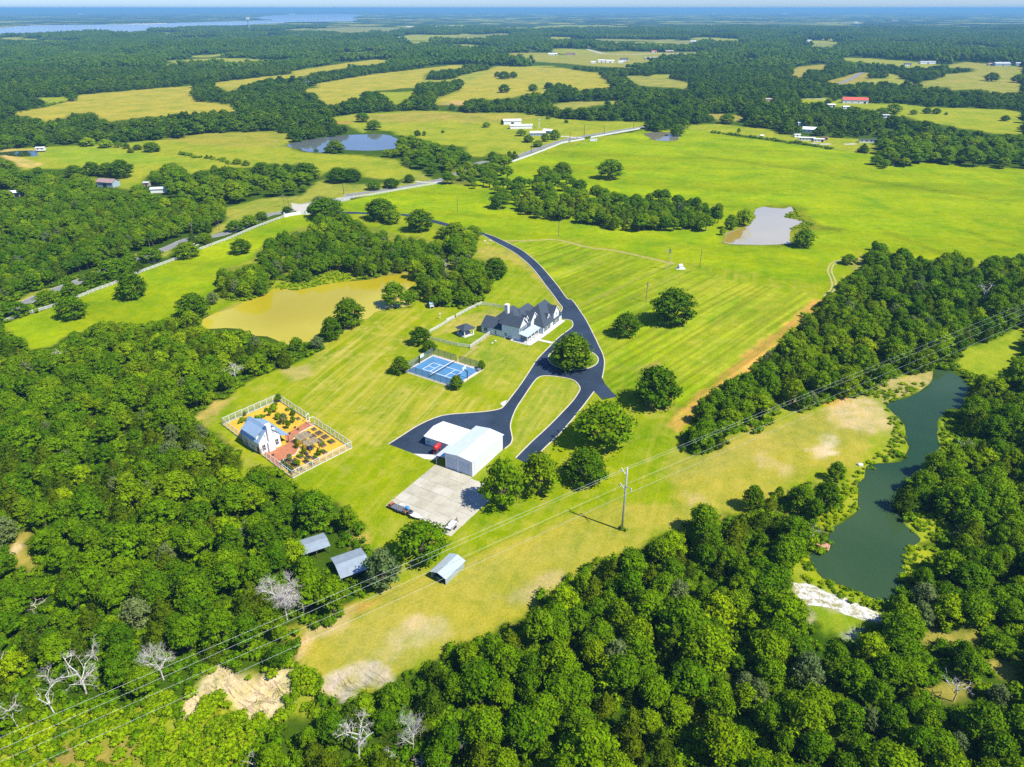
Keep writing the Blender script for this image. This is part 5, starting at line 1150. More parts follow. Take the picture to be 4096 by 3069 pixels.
DR_LEFT = gpoly('E', '1000,540 1060,575 1130,612 1200,652 1270,708 1330,770 1390,850 1440,915 1480,970 H1500,50 H1490,78')
DR_RIGHT = gpoly('E', '1010,528 1080,552 1160,590 1235,628 1300,676 1360,730 1420,798 1475,865 1530,940 H1560,0 H1605,60 H1648,125 H1690,205 H1728,285 H1758,350 H1766,410 H1752,495')
UP = smooth_path(gpoly('E', '60,398 140,397 270,401 400,406 500,411 600,430 700,455 770,473 850,495 900,508 960,522 1004,534'), 4)
ribbon_obj('upper_driveway', UP, 4.6, .030, ASPHALT)
STUB = gpoly('H', '1770,530 1810,578 1846,612 1752,632 1722,600 1700,580')
R_RIGHT = gpoly('H', '1700,580 1640,660 1560,760 1480,850 1400,925 1340,985 1290,1040')
R_LEFT = gpoly('H', '1205,1000 1300,903 1380,830 1450,762 1510,700 1565,640 1600,590 1612,560 1600,535 1570,508 1500,490 1400,480 1350,490 1312,530 1255,615 1212,680 1182,750 1172,800 1180,850 1184,880 1172,912 1135,942')
BACK = gpoly('H', '1000,960 800,985 562,972 402,912')
LOOP_L = gpoly('H', '402,912 500,850 600,788 740,732 900,716 1020,706 1100,691 1130,672 1180,610 1240,530 1290,455 1335,385 1370,345 1410,305 1440,275 1480,235 1530,198 1556,178 1567,160 1560,134 1540,127 1510,123')
LOOP_L = LOOP_L[:1] + [tuple(p) for p in smooth_path(LOOP_L[1:], 3)]
drive = [tuple(p) for p in smooth_path(DR_RIGHT, 3)] + STUB + R_RIGHT[1:] + R_LEFT[:1] + [tuple(p) for p in smooth_path(R_LEFT[1:], 3)] + BACK[:3] + LOOP_L + gpoly('H', '1492,112') + [tuple(p) for p in smooth_path(DR_LEFT[::-1], 3)]
sheet('driveway', drive, .034, ASPHALT)
def kerb(path, w=.34, h=.13):
    ribbon_obj('kerb', path, w, h, KERBM, th=h + .05)
kerb(smooth_path(DR_LEFT, 3)); kerb(smooth_path(DR_RIGHT, 3)); kerb(R_RIGHT); kerb(smooth_path(R_LEFT, 3)); kerb(LOOP_L)
ic = np.array(g('H', 1568, 372)); e1 = np.array(g('H', 1666, 385)) ; e2 = np.array(g('H', 1590, 449))
ra = max(np.linalg.norm(e1 - ic), np.linalg.norm(e2 - ic)) * .93
isl = [(ic[0] + ra * math.cos(2 * math.pi * i / 40), ic[1] + ra * math.sin(2 * math.pi * i / 40)) for i in range(41)]
LAWNM = surf('island_grass', (.16, .22, .010), .2, .5, .95)
sheet('tree_island', isl[:-1], .10, LAWNM); kerb(isl)
sheet('culvert_apron', gpoly('H', '1110,650 1150,632 1130,672 1112,664'), .05, CONC2)

# ------------------------------------------------------------------ concrete yard, cast in bays with joints
pad_o = empty('concrete_yard', (*g('W', 1505, 1145), 0)); pad_o.rotation_euler[2] = rad(149.2); pad_o['kind'] = 'structure'
def slab_m():
    m, nt, p, out = new_mat('yard_concrete')
    oi = nt.nodes.new('ShaderNodeObjectInfo'); v = worldpos(nt)
    c = ramp(nt, oi.outputs['Random'], [(0, (.36, .335, .25)), (.5, (.40, .375, .29)), (1, (.45, .425, .345))])
    c = mixc(nt, 1.0, c, ramp(nt, noise(nt, v, .3, 6, .7), [(.25, (.74, .72, .66)), (.55, (1, 1, 1)), (.8, (1.06,) * 3)]), 'MULTIPLY')
    nt.links.new(c, p.inputs['Base Color']); p.inputs['Roughness'].default_value = .85
    return m
SLAB = slab_m()
for i in range(4):
    for j in range(6):
        x0, x1 = .06 + 12.45 / 4 * i, 12.45 / 4 * (i + 1); y0, y1 = .2 + 22.2 / 6 * j, .14 + 22.2 / 6 * (j + 1)
        MB().box(x0, x1, y0, y1, -.1, .055 + .008 * ((i * 3 + j) % 3)).build('slab', SLAB, pad_o)
for j in range(4):
    y0 = 5.3 + 18.4 / 4 * j; MB().box(-9.7 + .12 * j, -4.9, y0, y0 + 18.4 / 4 - .06, -.1, .05 + .008 * (j % 2)).build('slab', SLAB, pad_o)
    y0 = (.9, 6.0, 11.8, 17.6)[j]; MB().box(-4.84, -.02, y0, (5.94, 11.74, 17.54, 23.6)[j], -.1, .05 + .008 * ((j + 1) % 2)).build('slab', SLAB, pad_o)
sheet('concrete_apron', gpoly('W', '465,735 660,575 790,640 900,680 960,660 1000,730 860,840 740,835 640,820 540,770'), .028, CONC2)

# ------------------------------------------------------------------ building helpers (local frames)
def window(parent, c, w, h, axis='y', out_=-1, frame=.09, shutters=False, mull=True, fm=None):
    """window set on a wall: frame proud of it, glass, muntin bars. c = sill-centre; wall normal along axis*out_"""
    fm = fm or WHITE
    x, y, z = c; d = .05 * out_
    def bx(b, u0, u1, z0, z1, d0, d1, mi=0):
        d0, d1 = sorted((d0 * out_, d1 * out_))
        if axis == 'y': b.box(x + u0, x + u1, y + d0, y + d1, z + z0, z + z1, mi)
        else: b.box(x + d0, x + d1, y + u0, y + u1, z + z0, z + z1, mi)
    f = MB()
    bx(f, -w / 2 - frame, -w / 2, -frame, h + frame, -.02, .06); bx(f, w / 2, w / 2 + frame, -frame, h + frame, -.02, .06)
    bx(f, -w / 2, w / 2, -frame, 0, -.02, .07); bx(f, -w / 2, w / 2, h, h + frame, -.02, .06)
    if mull: bx(f, -.03, .03, 0, h, .015, .04); bx(f, -w / 2, -.03, h * .5 - .03, h * .5 + .03, .015, .04); bx(f, .03, w / 2, h * .5 - .03, h * .5 + .03, .015, .04)
    fo = f.build('window', fm, parent)
    g_ = MB(); bx(g_, -w / 2, w / 2, 0, h, -.03, .012); g_.build('glass', GLASS, fo)
    if shutters:
        for s in (-1, 1):
            b = MB(); bx(b, s * (w / 2 + .36) - .24, s * (w / 2 + .36) + .24, -.05, h + .05, -.01, .05); b.build('shutter', DARKMETAL, parent)
    return fo
def gable_wall(b, x0, x1, y, z0, ze, zp, xp, th=.15):
    vs = [(x0, y, z0), (x1, y, z0), (x1, y, ze), (xp, y, zp), (x0, y, ze)]
    b.add(vs + [(p[0], y + th, p[2]) for p in vs], [[0, 1, 2, 3, 4], [9, 8, 7, 6, 5]] + [[i, 5 + i, 5 + (i + 1) % 5, (i + 1) % 5] for i in range(5)])
def gable_wall_x(b, y0, y1, x, z0, ze, zp, yp, th=.15):
    vs = [(x, y0, z0), (x, y1, z0), (x, y1, ze), (x, yp, zp), (x, y0, ze)]
    b.add(vs + [(x + th, p[1], p[2]) for p in vs], [[0, 1, 2, 3, 4], [9, 8, 7, 6, 5]] + [[i, 5 + i, 5 + (i + 1) % 5, (i + 1) % 5] for i in range(5)])
def hip(b, x0, x1, y0, y1, ze, zr, xa, xb, ym=None, th=.16):
    ym = (y0 + y1) / 2 if ym is None else ym
    A_, B_, C_, D_ = (x0, y0, ze), (x1, y0, ze), (x1, y1, ze), (x0, y1, ze); E_, F_ = (xa, ym, zr), (xb, ym, zr)
    dn = lambda p: (p[0], p[1], p[2] - th)
    b.add([A_, B_, C_, D_, E_, F_, dn(A_), dn(B_), dn(C_), dn(D_)], [[0, 1, 5, 4], [1, 2, 5], [2, 3, 4, 5], [3, 0, 4], [0, 6, 7, 1], [1, 7, 8, 2], [2, 8, 9, 3], [3, 9, 6, 0], [9, 8, 7, 6]])
def local(name, t, x, y, ang, label, cat):
    return empty(name, (*g(t, x, y), 0), rad(ang), label, cat)

# ------------------------------------------------------------------ farmhouse
H_ = local('farmhouse', 'Z', 1230, 950, 59.9, 'large white farmhouse with steep dark shingle roofs, dormers and a front porch', 'house')
w = MB()
w.box(0, 5.6, 0, 8.0, 0, 5.75)                                   # two-storey front block
gable_wall(w, 0, 5.6, 0.002, 5.7, 5.8, 8.85, 2.8)
w.box(.02, 8.0, 8.0, 17.5, 0, 2.85)                              # rear wing
gable_wall(w, .02, 8.0, 17.36, 2.8, 2.85, 5.75, 4.0)
w.box(5.6, 21, .05, 10.2, 0, 3.4)                                # centre
w.box(10.4, 26.5, -5.0, 6.4, 0, 3.15)                            # garage wing
w.box(8.0, 20.0, 10.2, 16.4, 0, 3.1)
w.build('wall', plain('white_siding', (.58, .66, .73), .6, var=.03), H_)
r = MB()
for s, xe in ((-1, -.35), (1, 5.95)):
    r.slab([(2.8, -.5, 9.0), (xe, -.5, 5.72), (xe, 8.35, 5.72), (2.8, 8.35, 9.0)], .16)
hip(r, -.3, 12.0, .9, 9.8, 5.75, 9.85, 4.9, 8.4, 6.0)
hip(r, 2.0, 22.0, -.4, 10.6, 3.45, 9.75, 8.4, 15.5, 5.0)
hip(r, 10.05, 26.9, -5.4, 6.7, 3.15, 9.95, 16.2, 22.1, .65)
hip(r, 6.2, 20.4, 8.4, 16.8, 3.05, 6.9, 10.0, 16.6, 12.6)
for s, xe in ((-1, -.35), (1, 8.4)):
    r.slab([(4.0, 7.7, 6.0), (xe, 8.05 if s < 0 else 7.7, 2.82), (xe, 17.8, 2.82), (4.0, 17.8, 6.0)], .15)
r.build('roof', SHINGLE, H_)
# dormers and bays: each a white front with its own little roof
def dormer(x, y, wd, z0, ze, zp, depth, label=None, win=(.8, 1.0), ov=.28):
    b = MB(); gable_wall(b, x - wd / 2, x + wd / 2, y, z0, ze, zp, x, .12)
    b.box(x - wd / 2, x - wd / 2 + .12, y + .12, y + depth, z0, ze); b.box(x + wd / 2 - .12, x + wd / 2, y + .12, y + depth, z0, ze)
    d = b.build('dormer', WHITE, H_)
    k = MB(); sl = (zp - ze) / (wd / 2)
    for s in (-1, 1): k.slab([(x, y - ov, zp + .13), (x + s * (wd / 2 + .3), y - ov, ze - .3 * sl + .13), (x + s * (wd / 2 + .3), y + depth, ze - .3 * sl + .13), (x, y + depth, zp + .13)], .12)
    k.build('roof', SHINGLE, d)
    t_ = MB()
    for s in (-1, 1): t_.bar((x, y - ov - .04, zp + .02), (x + s * (wd / 2 + .32), y - ov - .04, ze - .32 * sl + .02), .08, .26)
    t_.build('bargeboard', WHITE, d)
    if win: window(H_, (x, y, z0 + (ze - z0) * .42), win[0], win[1])
    return d
dormer(7.2, .9, 1.5, 4.6, 6.7, 7.9, 4.0, win=(.45, .9))
dormer(11.2, -.45, 5.4, 3.2, 5.6, 8.2, 5.2, win=(1.2, 1.4))
dormer(16.2, -4.0, 1.5, 4.4, 5.5, 6.6, 2.6, win=(.4, .55))
dormer(21.4, -5.06, 4.3, 3.3, 6.2, 8.4, 5.0, win=(1.0, 1.0))
t_ = MB()
for s in (-1, 1): t_.bar((2.8, -.54, 8.94), (2.8 + s * 3.2, -.54, 5.66), .08, .3)
t_.box(-.05, 5.65, -.06, -.003, 5.42, 5.66)
t_.build('bargeboard', WHITE, H_)
for x in (1.45, 4.1): window(H_, (x, 0, 3.75), 1.05, 1.5, shutters=True)
for x in (1.4, 3.6): window(H_, (x, 0, .5), .9, 1.7)
for x in (12.3, 15.2): window(H_, (x, -5.0, .75), 1.2, 1.75, shutters=True)
for x in (20.0, 23.0): window(H_, (x, -5.0, .75), 1.2, 1.75, shutters=True)
window(H_, (0.02, 15.6, .9), 1.6, 1.5, 'x'); window(H_, (0.02, 10.9, .5), .8, 1.6, 'x'); window(H_, (.0, 6.3, .9), 1.0, 1.1, 'x')
d_ = MB().box(6.6, 7.7, -.02, .05, .12, 2.25).build('door', TIMBER, H_); MB().box(7.5, 7.58, -.06, -.02, 1.1, 1.25).build('handle', GALV, d_)
po = MB(); po.slab([(-.9, -4.1, 2.85), (10.35, -4.1, 2.85), (10.35, -.02, 3.55), (-.9, -.02, 3.55)], .12)
po.build('porch_roof', plain('pale_metal_roof', (.46, .55, .62), .35, .2, var=.05), H_)
MB().box(-.7, 10.3, -3.75, -3.6, 2.5, 2.72).build('porch_beam', WHITE, H_)
for x in (-.45, 2.6, 5.5, 8.4): MB().box(x - .14, x + .14, -3.82, -3.54, .12, 2.5).box(x - .2, x + .2, -3.88, -3.48, .12, .4).build('porch_post', WHITE, H_)
MB().box(-1.2, 10.3, -4.6, 0, 0, .12).build('porch_floor', CONC2, H_)
MB().box(10.0, 11.5, 11.2, 12.6, 3, 9.3).box(9.9, 11.6, 11.1, 12.7, 9.1, 9.35).build('chimney', plain('chimney_stucco', (.80, .79, .77), .7, var=.05), H_)
MB().box(10.4, 26.6, -5.08, -5.003, 2.85, 3.12).build('fascia', WHITE, H_)
a_, b_ = math.cos(rad(59.9)), math.sin(rad(59.9)); hx, hy = g('Z', 1230, 950)
def HL(x, y): return (hx + x * a_ - y * b_, hy + x * b_ + y * a_)
sheet('house_walk', [HL(*p) for p in ((-1.9, -4.4), (-1.3, -5.8), (4.0, -6.1), (4.1, -12.3), (5.7, -12.2), (5.6, -6.3), (27.4, -6.4), (27.4, -5.02), (10.3, -5.02), (10.3, -4.62), (-1.22, -4.62))], .045, CONC2)
sheet('house_skirt', [HL(*p) for p in ((-.9, 6.5), (-.05, 6.5), (-.05, -.02), (-1.22, -.02), (-1.22, -4.4), (-1.9, -4.2), (-1.6, 0))], .045, CONC2)
for x, y in ((-.5, 5.1), (-.5, 3.9)):
    c_ = HL(x - .25, y); q = empty('air_conditioner', (*c_, .045), rad(59.9), ('dark air conditioner unit by the shaded house wall, the left one' if y > 5 else 'dark air conditioner unit by the shaded house wall, the right one'), 'air conditioner')
    MB().box(-.38, .38, -.38, .38, 0, .82).build('casing', DARKMETAL, q); MB().tube([(0, 0, .82), (0, 0, .88)], .3, 12).build('fan_guard', GALV, q)
for k, (x, y) in enumerate(((805, 945), (750, 985))):
    q = MB().tube([(0, 0, 0), (0, 0, .12)], .42, 14).build('septic_lid', OFFWHITE); q.location = (*g('Z', x, y), 0)
    tag(q, 'round white septic lid in the grass, the %s to the house' % ('nearer' if k == 0 else 'farther'), 'lid')
MATM = plain('grey_mat', (.10, .14, .15), .8)
for i, (x, y) in enumerate(((1.3, -2.6), (9.4, -2.2))):
    q = empty('porch_chair', (*HL(x, y), .12), rad(59.9 + 180), 'dark chair under the porch roof, %s end' % ('near' if i == 0 else 'far'), 'chair')
    MB().box(-.3, .3, -.3, .3, .4, .48).build('seat', MATM, q); MB().box(-.3, .3, .25, .32, .48, 1.0).build('backrest', MATM, q)
    for sx in (-1, 1):
        for sy in (-1, 1): MB().box(sx * .26 - .03, sx * .26 + .03, sy * .26 - .03, sy * .26 + .03, 0, .4).build('leg', MATM, q)

# gazebo
G_ = local('gazebo', 'Z', 258, 890, 41.0, 'open white gazebo with a dark hipped roof beside the farmhouse', 'gazebo')
sx_, sy_ = 4.6, 4.6
MB().box(-.2, sx_ + .2, -.2, sy_ + .2, 0, .14).build('floor', CONC2, G_)
for x in (.1, sx_ - .1):
    for y in (.1, sy_ - .1): MB().box(x - .16, x + .16, y - .16, y + .16, .14, 2.75).box(x - .24, x + .24, y - .24, y + .24, 2.55, 2.75).build('post', WHITE, G_)
b = MB(); b.box(-.1, sx_ + .1, -.1, .12, 2.75, 3.0).box(-.1, sx_ + .1, sy_ - .12, sy_ + .1, 2.75, 3.0).box(-.1, .12, .12, sy_ - .12, 2.75, 3.0).box(sx_ - .12, sx_ + .1, .12, sy_ - .12, 2.75, 3.0).build('beam', WHITE, G_)
b = MB(); hip(b, -.6, sx_ + .6, -.6, sy_ + .6, 3.05, 4.75, sx_ * .42, sx_ * .58, None, .1); b.build('roof', SHINGLE, G_)
q = empty('hot_tub', G_.location.copy() + Vector((0, 0, .14)), rad(41), 'dark covered hot tub with a pale rim under the gazebo', 'hot tub')
MB().box(1.5, 3.9, 1.4, 3.6, 0, .85).build('tub', plain('tub_side', (.06, .07, .08), .5), q); MB().box(1.35, 4.05, 1.25, 3.75, .85, .98).build('cover', plain('tub_cover', (.55, .56, .55), .5), q)

# ------------------------------------------------------------------ workshop
W_ = local('workshop', 'W', 1505, 1145, 59.5, 'large white metal workshop with two roller doors and a lower side wing', 'workshop')
METALW = plain('white_sheet_metal', (.62, .67, .71), .4, .0, var=.03)
RIBW = ribbed('white_ribbed_metal', (.62, .65, .68), .45, 0, .45, .55)
WINGR = ribbed('warm_white_roof', (.68, .67, .64), 1.0, 1, .5, .5, 0, .06)
ROOFM = ribbed('white_roof_metal', (.50, .56, .60), 1.0, 0, .4, .5, 0, .06)
w = MB(); ins = .25
w.box(0, .2, 0, .95, 0, 5.0).box(0, .2, 4.4, 5.2, 0, 5.0).box(0, .2, 8.5, 9.1, 0, 5.0).box(0, .2, .95, 4.4, 3.95, 5.0).box(0, .2, 5.2, 8.5, 3.95, 5.0)
w.add([(0, 0, 5.0), (0, 9.1, 5.0), (0, 4.55, 5.55), (.2, 0, 5.0), (.2, 9.1, 5.0), (.2, 4.55, 5.55)], [[0, 2, 1], [3, 4, 5], [0, 3, 5, 2], [2, 5, 4, 1]])
w.box(16.0, 16.2, 0, 9.1, 0, 5.0).add([(16.2, 0, 5.0), (16.2, 9.1, 5.0), (16.2, 4.55, 5.55)], [[0, 1, 2]])
w.box(.2, 16.0, 8.9, 9.1, 0, 5.0)
w.box(.2, 16.0, 0, .2, 0, 5.0)
w.build('wall', METALW, W_)
MB().box(1.15, 14.4, -.10, -.003, .9, 4.55).build('side_cladding', RIBW, W_)
MB().box(1.0, 1.15, -.12, -.003, .5, 4.7).box(14.4, 14.55, -.12, -.003, .5, 4.7).box(1.15, 14.4, -.12, -.003, 4.55, 4.7).build('cladding_frame', METALW, W_)
for y0, y1 in ((.95, 4.4), (5.2, 8.5)):
    d_ = MB().box(.09, .14, y0, y1, .02, 3.95).build('roller_door', ribbed('door_slats', (.50, .60, .72), .4, 2, .45, .5), W_)
    for z in (1.0, 2.0, 3.0): MB().box(.075, .09, y0 + .02, y1 - .02, z, z + .05).build('door_rib', METALW, d_)
r = MB()
r.slab([(-.3, 4.55, 5.72), (-.3, -.35, 5.12), (16.5, -.35, 5.12), (16.5, 4.55, 5.72)], .1); r.slab([(-.3, 4.55, 5.72), (16.5, 4.55, 5.72), (16.5, 9.45, 5.12), (-.3, 9.45, 5.12)], .1)
r.build('roof', ROOFM, W_)
w = MB(); w.box(6.8, 16.2, 9.1, 21.2, 0, 2.95); gable_wall_x(w, 0, 0, 0, 0, 0, 0, 0) if False else None
w.add([(6.8, 21.2, 2.95), (16.2, 21.2, 2.95), (11.5, 21.2, 3.75)], [[0, 1, 2]]); w.build('wing_wall', METALW, W_)
r = MB(); r.slab([(11.5, 9.15, 3.95), (6.5, 9.15, 3.02), (6.5, 21.5, 3.02), (11.5, 21.5, 3.95)], .09); r.slab([(11.5, 9.15, 3.95), (11.5, 21.5, 3.95), (16.5, 21.5, 3.02), (16.5, 9.15, 3.02)], .09)
r.build('wing_roof', WINGR, W_)
r = MB(); r.slab([(-.1, 9.12, 3.55), (6.4, 9.12, 3.55), (6.4, 12.4, 3.05), (-.1, 12.4, 3.05)], .08); r.build('lean_to_roof', ROOFM, W_)
for x in (.1, 6.2): MB().box(x - .07, x + .07, 12.2, 12.34, 0, 2.96).build('lean_to_post', METALW, W_)
MB().box(6.0, 6.1, 9.1, 12.2, 0, 2.9).build('lean_to_wall', METALW, W_)
b = MB().tube([(6.55, 19.9, 0), (6.55, 19.9, 1.9)], .05, 6).box(6.35, 6.6, 19.6, 20.2, 1.3, 2.0); b.build('meter_box', plain('teal_box', (.08, .20, .22), .5), W_)
# red fuel tank on its stand
ang = rad(59.5); wx, wy = g('W', 1505, 1145)
def WL(x, y): return (wx + x * math.cos(ang) - y * math.sin(ang), wy + x * math.sin(ang) + y * math.cos(ang))
RED = plain('red_paint', (.62, .025, .02), .4, var=.1)
T_ = empty('fuel_tank', (*WL(4.5, 15.2), 0), ang, 'red cylindrical fuel tank on a tall red stand beside the workshop wing', 'fuel tank')
MB().tube([(-1.25, 0, 2.6), (-1.15, 0, 2.6), (1.15, 0, 2.6), (1.25, 0, 2.6)], [.45, .66, .66, .45], 18).build('tank', RED, T_, True)
for x in (-.9, .9):
    for s in (-1, 1): MB().bar((x, s * .85, 0), (x, s * .45, 2.2), .09).build('leg', RED, T_)
    MB().bar((x, -.6, 1.1), (x, .6, 1.1), .07).build('cross_brace', RED, T_)
MB().bar((-.9, -.52, 2.05), (.9, -.52, 2.05), .08).bar((-.9, .52, 2.05), (.9, .52, 2.05), .08).build('cradle', RED, T_)
MB().tube([(-.95, 0, 2.0), (-.95, -.1, 1.4), (-1.1, -.5, .6), (-1.0, -.6, .2)], .03, 6).build('hose', BLACK, T_)

# ------------------------------------------------------------------ garden cottage
C_ = local('garden_cottage', 'V', 715, 995, 138.9, 'white garden cottage with blue-grey standing-seam metal roof and tall chimney', 'cottage')
STUCCO = plain('white_stucco', (.70, .71, .72), .7, var=.05)
SEAM = ribbed('standing_seam_metal', (.36, .50, .62), .5, 0, .3, .7, .35)
w = MB(); w.box(0, 9.4, -6.8, 0, 0, 4.2)
gable_wall_x(w, -6.8, 0, 0.001, 4.1, 4.2, 7.75, -3.4); gable_wall_x(w, -6.8, 0, 9.25, 4.1, 4.2, 7.75, -3.4)
w.build('wall', STUCCO, C_)
r = MB()
r.slab([(-.3, -3.4, 8.0), (9.7, -3.4, 8.0), (9.7, .4, 4.05), (-.3, .4, 4.05)], .1); r.slab([(-.3, -3.4, 8.0), (-.3, -7.2, 4.05), (9.7, -7.2, 4.05), (9.7, -3.4, 8.0)], .1)
r.build('roof', SEAM, C_)
d = MB().box(1.3, 8.4, -1.0, -.05, 4.3, 5.55).build('dormer', STUCCO, C_)
MB().slab([(1.0, -2.6, 7.2), (8.7, -2.6, 7.2), (8.7, .35, 5.65), (1.0, .35, 5.65)], .1).build('roof', SEAM, d)
d = MB().box(2.0, 7.6, -6.7, -5.8, 4.4, 5.9).build('dormer', STUCCO, C_)
MB().slab([(1.7, -3.45, 7.75), (1.7, -7.0, 6.0), (7.9, -7.0, 6.0), (7.9, -3.45, 7.75)], .1).build('roof', SEAM, d)
MB().slab([(-.5, -6.85, 3.7), (-.5, -9.6, 2.65), (8.8, -9.6, 2.65), (8.8, -6.85, 3.7)], .1).build('porch_roof', SEAM, C_)
for x in (-.2, 4.1, 8.5): MB().box(x - .09, x + .09, -9.4, -9.22, 0, 2.6).build('porch_post', TIMBER, C_)
MB().box(-.75, .0, -4.5, -2.5, 0, 3.2).box(-.7, .3, -4.15, -2.85, 3.2, 8.7).box(-.8, .4, -4.25, -2.75, 8.7, 8.85).build('chimney', STUCCO, C_)
for y in (-1.3, -5.6): window(C_, (0, y, .9), 1.0, 1.9, 'x', -1)
for y in (-2.05, -4.9): MB().box(-.03, .02, y - .12, y + .12, 5.2, 5.75).build('vent', DARKMETAL, C_)
for x, wd in ((8.0, .9), (6.9, .9), (4.9, .6), (3.9, .6), (2.9, .6)): window(C_, (x, 0, 1.0 if wd < .8 else .4), wd, 1.0 if wd < .8 else 2.0, 'y', 1)
d_ = MB().box(.5, 1.6, -.02, .06, .1, 2.2).build('door', DARKMETAL, C_); MB().box(1.45, 1.52, .06, .1, 1.1, 1.2).build('handle', GALV, d_)
MB().box(.0, .12, -.02, .1, 0, 4.2).build('downpipe', plain('copper_pipe', (.30, .12, .07), .5), C_)

# fenced garden
ga = rad(-44.1); g0 = np.array(g('V', 155, 548))
def GL(x, y, z=None):
    q = (g0[0] + x * math.cos(ga) - y * math.sin(ga), g0[1] + x * math.sin(ga) + y * math.cos(ga))
    return q if z is None else (*q, z)
sheet('garden_mulch', [GL(.2, .2), GL(40.4, .2), GL(40.1, 20.0), GL(-1.0, 20.0)], .012, MULCH)
sheet('brick_patio', [GL(*p) for p in ((24.3, .6), (26.5, -.1), (34.2, .35), (34.0, 1.1), (31.2, 1.4), (31.0, 6.8), (28.6, 9.6), (26.8, 10.6), (24.6, 9.8), (23.2, 10.6), (21.2, 14.6), (20.5, 19.8), (17.0, 19.6), (18.4, 14.0), (19.2, 10.2), (24.3, 8.2))], .03, BRICKM)
ribbon_obj('patio_edging', [GL(*p) for p in ((34.2, .9), (31.4, 1.5), (31.2, 6.9), (28.8, 9.7))], .3, .12, CONC2, th=.12)
ribbon_obj('patio_edging', [GL(*p) for p in ((24.6, 10.0), (23.5, 10.7), (21.4, 14.6), (20.8, 19.6))], .3, .12, CONC2, th=.12)
F_ = empty('garden_fence', (g0[0], g0[1], 0), ga, 'tall white framed mesh fence round the golden garden', 'fence')
MESHM, nt, p, out = new_mat('fence_mesh_wire'); p.inputs['Base Color'].default_value = (.5, .5, .5, 1)
tr = nt.nodes.new('ShaderNodeBsdfTransparent'); mx = nt.nodes.new('ShaderNodeMixShader'); mx.inputs[0].default_value = .13
nt.links.new(tr.outputs[0], mx.inputs[1]); nt.links.new(p.outputs[0], mx.inputs[2]); nt.links.new(mx.outputs[0], out.inputs[0])
post_me = MB().box(-.075, .075, -.075, .075, 0, 2.45).build('post', OFFWHITE, F_); post_data = post_me.data
bpy.data.objects.remove(post_me)
def fence_run(a, b_, n, skip=(), base=True):
    a = np.array(a, float); b_ = np.array(b_, float)
    for i in range(n + 1):
        q = a + (b_ - a) * i / n
        link(bpy.data.objects.new('post', post_data), F_).location = (*q, 0)
        if i < n and i not in skip:
            q2 = a + (b_ - a) * (i + 1) / n; dz = -.05 * (i % 3)
            MB().bar((*q, 2.38 + dz), (*q2, 2.38 + dz), .10, .10).build('top_rail', OFFWHITE, F_)
            MB().bar((*q, .10), (*q2, .08), .12, .15).build('base_board', OFFWHITE, F_)
            m_ = MB().slab([(*q, .2), (*q2, .2), (*q2, 2.3), (*q, 2.3)], .012).build('mesh_panel', MESHM, F_)
fence_run((-1.5, 20.2), (0, 0), 9); fence_run((0, 0), (14.6, 0), 6); fence_run((24.6, 0), (41.2, 0), 7)
fence_run((41.2, 0), (40.2, 20.2), 9); fence_run((-1.5, 20.2), (17.2, 20.2), 9); fence_run((20.3, 20.2), (40.2, 20.2), 9)
for x, a_ in ((17.2, -1.1), (20.3, -2.0)):
    q = MB(); L_q = 1.5
    for z in (.15, 2.6): q.bar((x, 20.2, z), (x + math.cos(a_) * L_q, 20.2 + math.sin(a_) * L_q, z), .12)
    q.bar((x + math.cos(a_) * L_q, 20.2 + math.sin(a_) * L_q, .1), (x + math.cos(a_) * L_q, 20.2 + math.sin(a_) * L_q, 2.65), .12).bar((x, 20.2, .1), (x, 20.2, 2.65), .14)
    q.build('gate', WHITE, F_)
SOIL = plain('bed_soil', (.085, .055, .03), .95, var=.35, scale=6); BEDW = plain('bed_board', (.22, .16, .10), .8, var=.25, scale=4)
BED_G = 'raised planting beds in the garden'
def bed(x, y, wx_, wy_, label, plant=None, h=.42):
    o = empty('raised_bed', (*GL(x, y), .012), ga, label, 'planter', BED_G)
    b = MB(); t = .1
    b.box(-wx_ / 2, wx_ / 2, -wy_ / 2, -wy_ / 2 + t, 0, h).box(-wx_ / 2, wx_ / 2, wy_ / 2 - t, wy_ / 2, 0, h).box(-wx_ / 2, -wx_ / 2 + t, -wy_ / 2 + t, wy_ / 2 - t, 0, h).box(wx_ / 2 - t, wx_ / 2, -wy_ / 2 + t, wy_ / 2 - t, 0, h)
    b.build('frame', BEDW, o)
    MB().box(-wx_ / 2 + t, wx_ / 2 - t, -wy_ / 2 + t, wy_ / 2 - t, 0, h - .06).build('soil', SOIL, o)
    if plant: shrub(*GL(x, y), plant[0], plant[1], plant[2], z=h - .05)
def shrub(x, y, key, s, label, z=0.0, sz=None, name='shrub', cat='shrub', group='shrubs in the fenced garden'):
    return place_tree(name, key, x, y, s, sz or s, random.uniform(0, 6.28), label, cat, group, z)
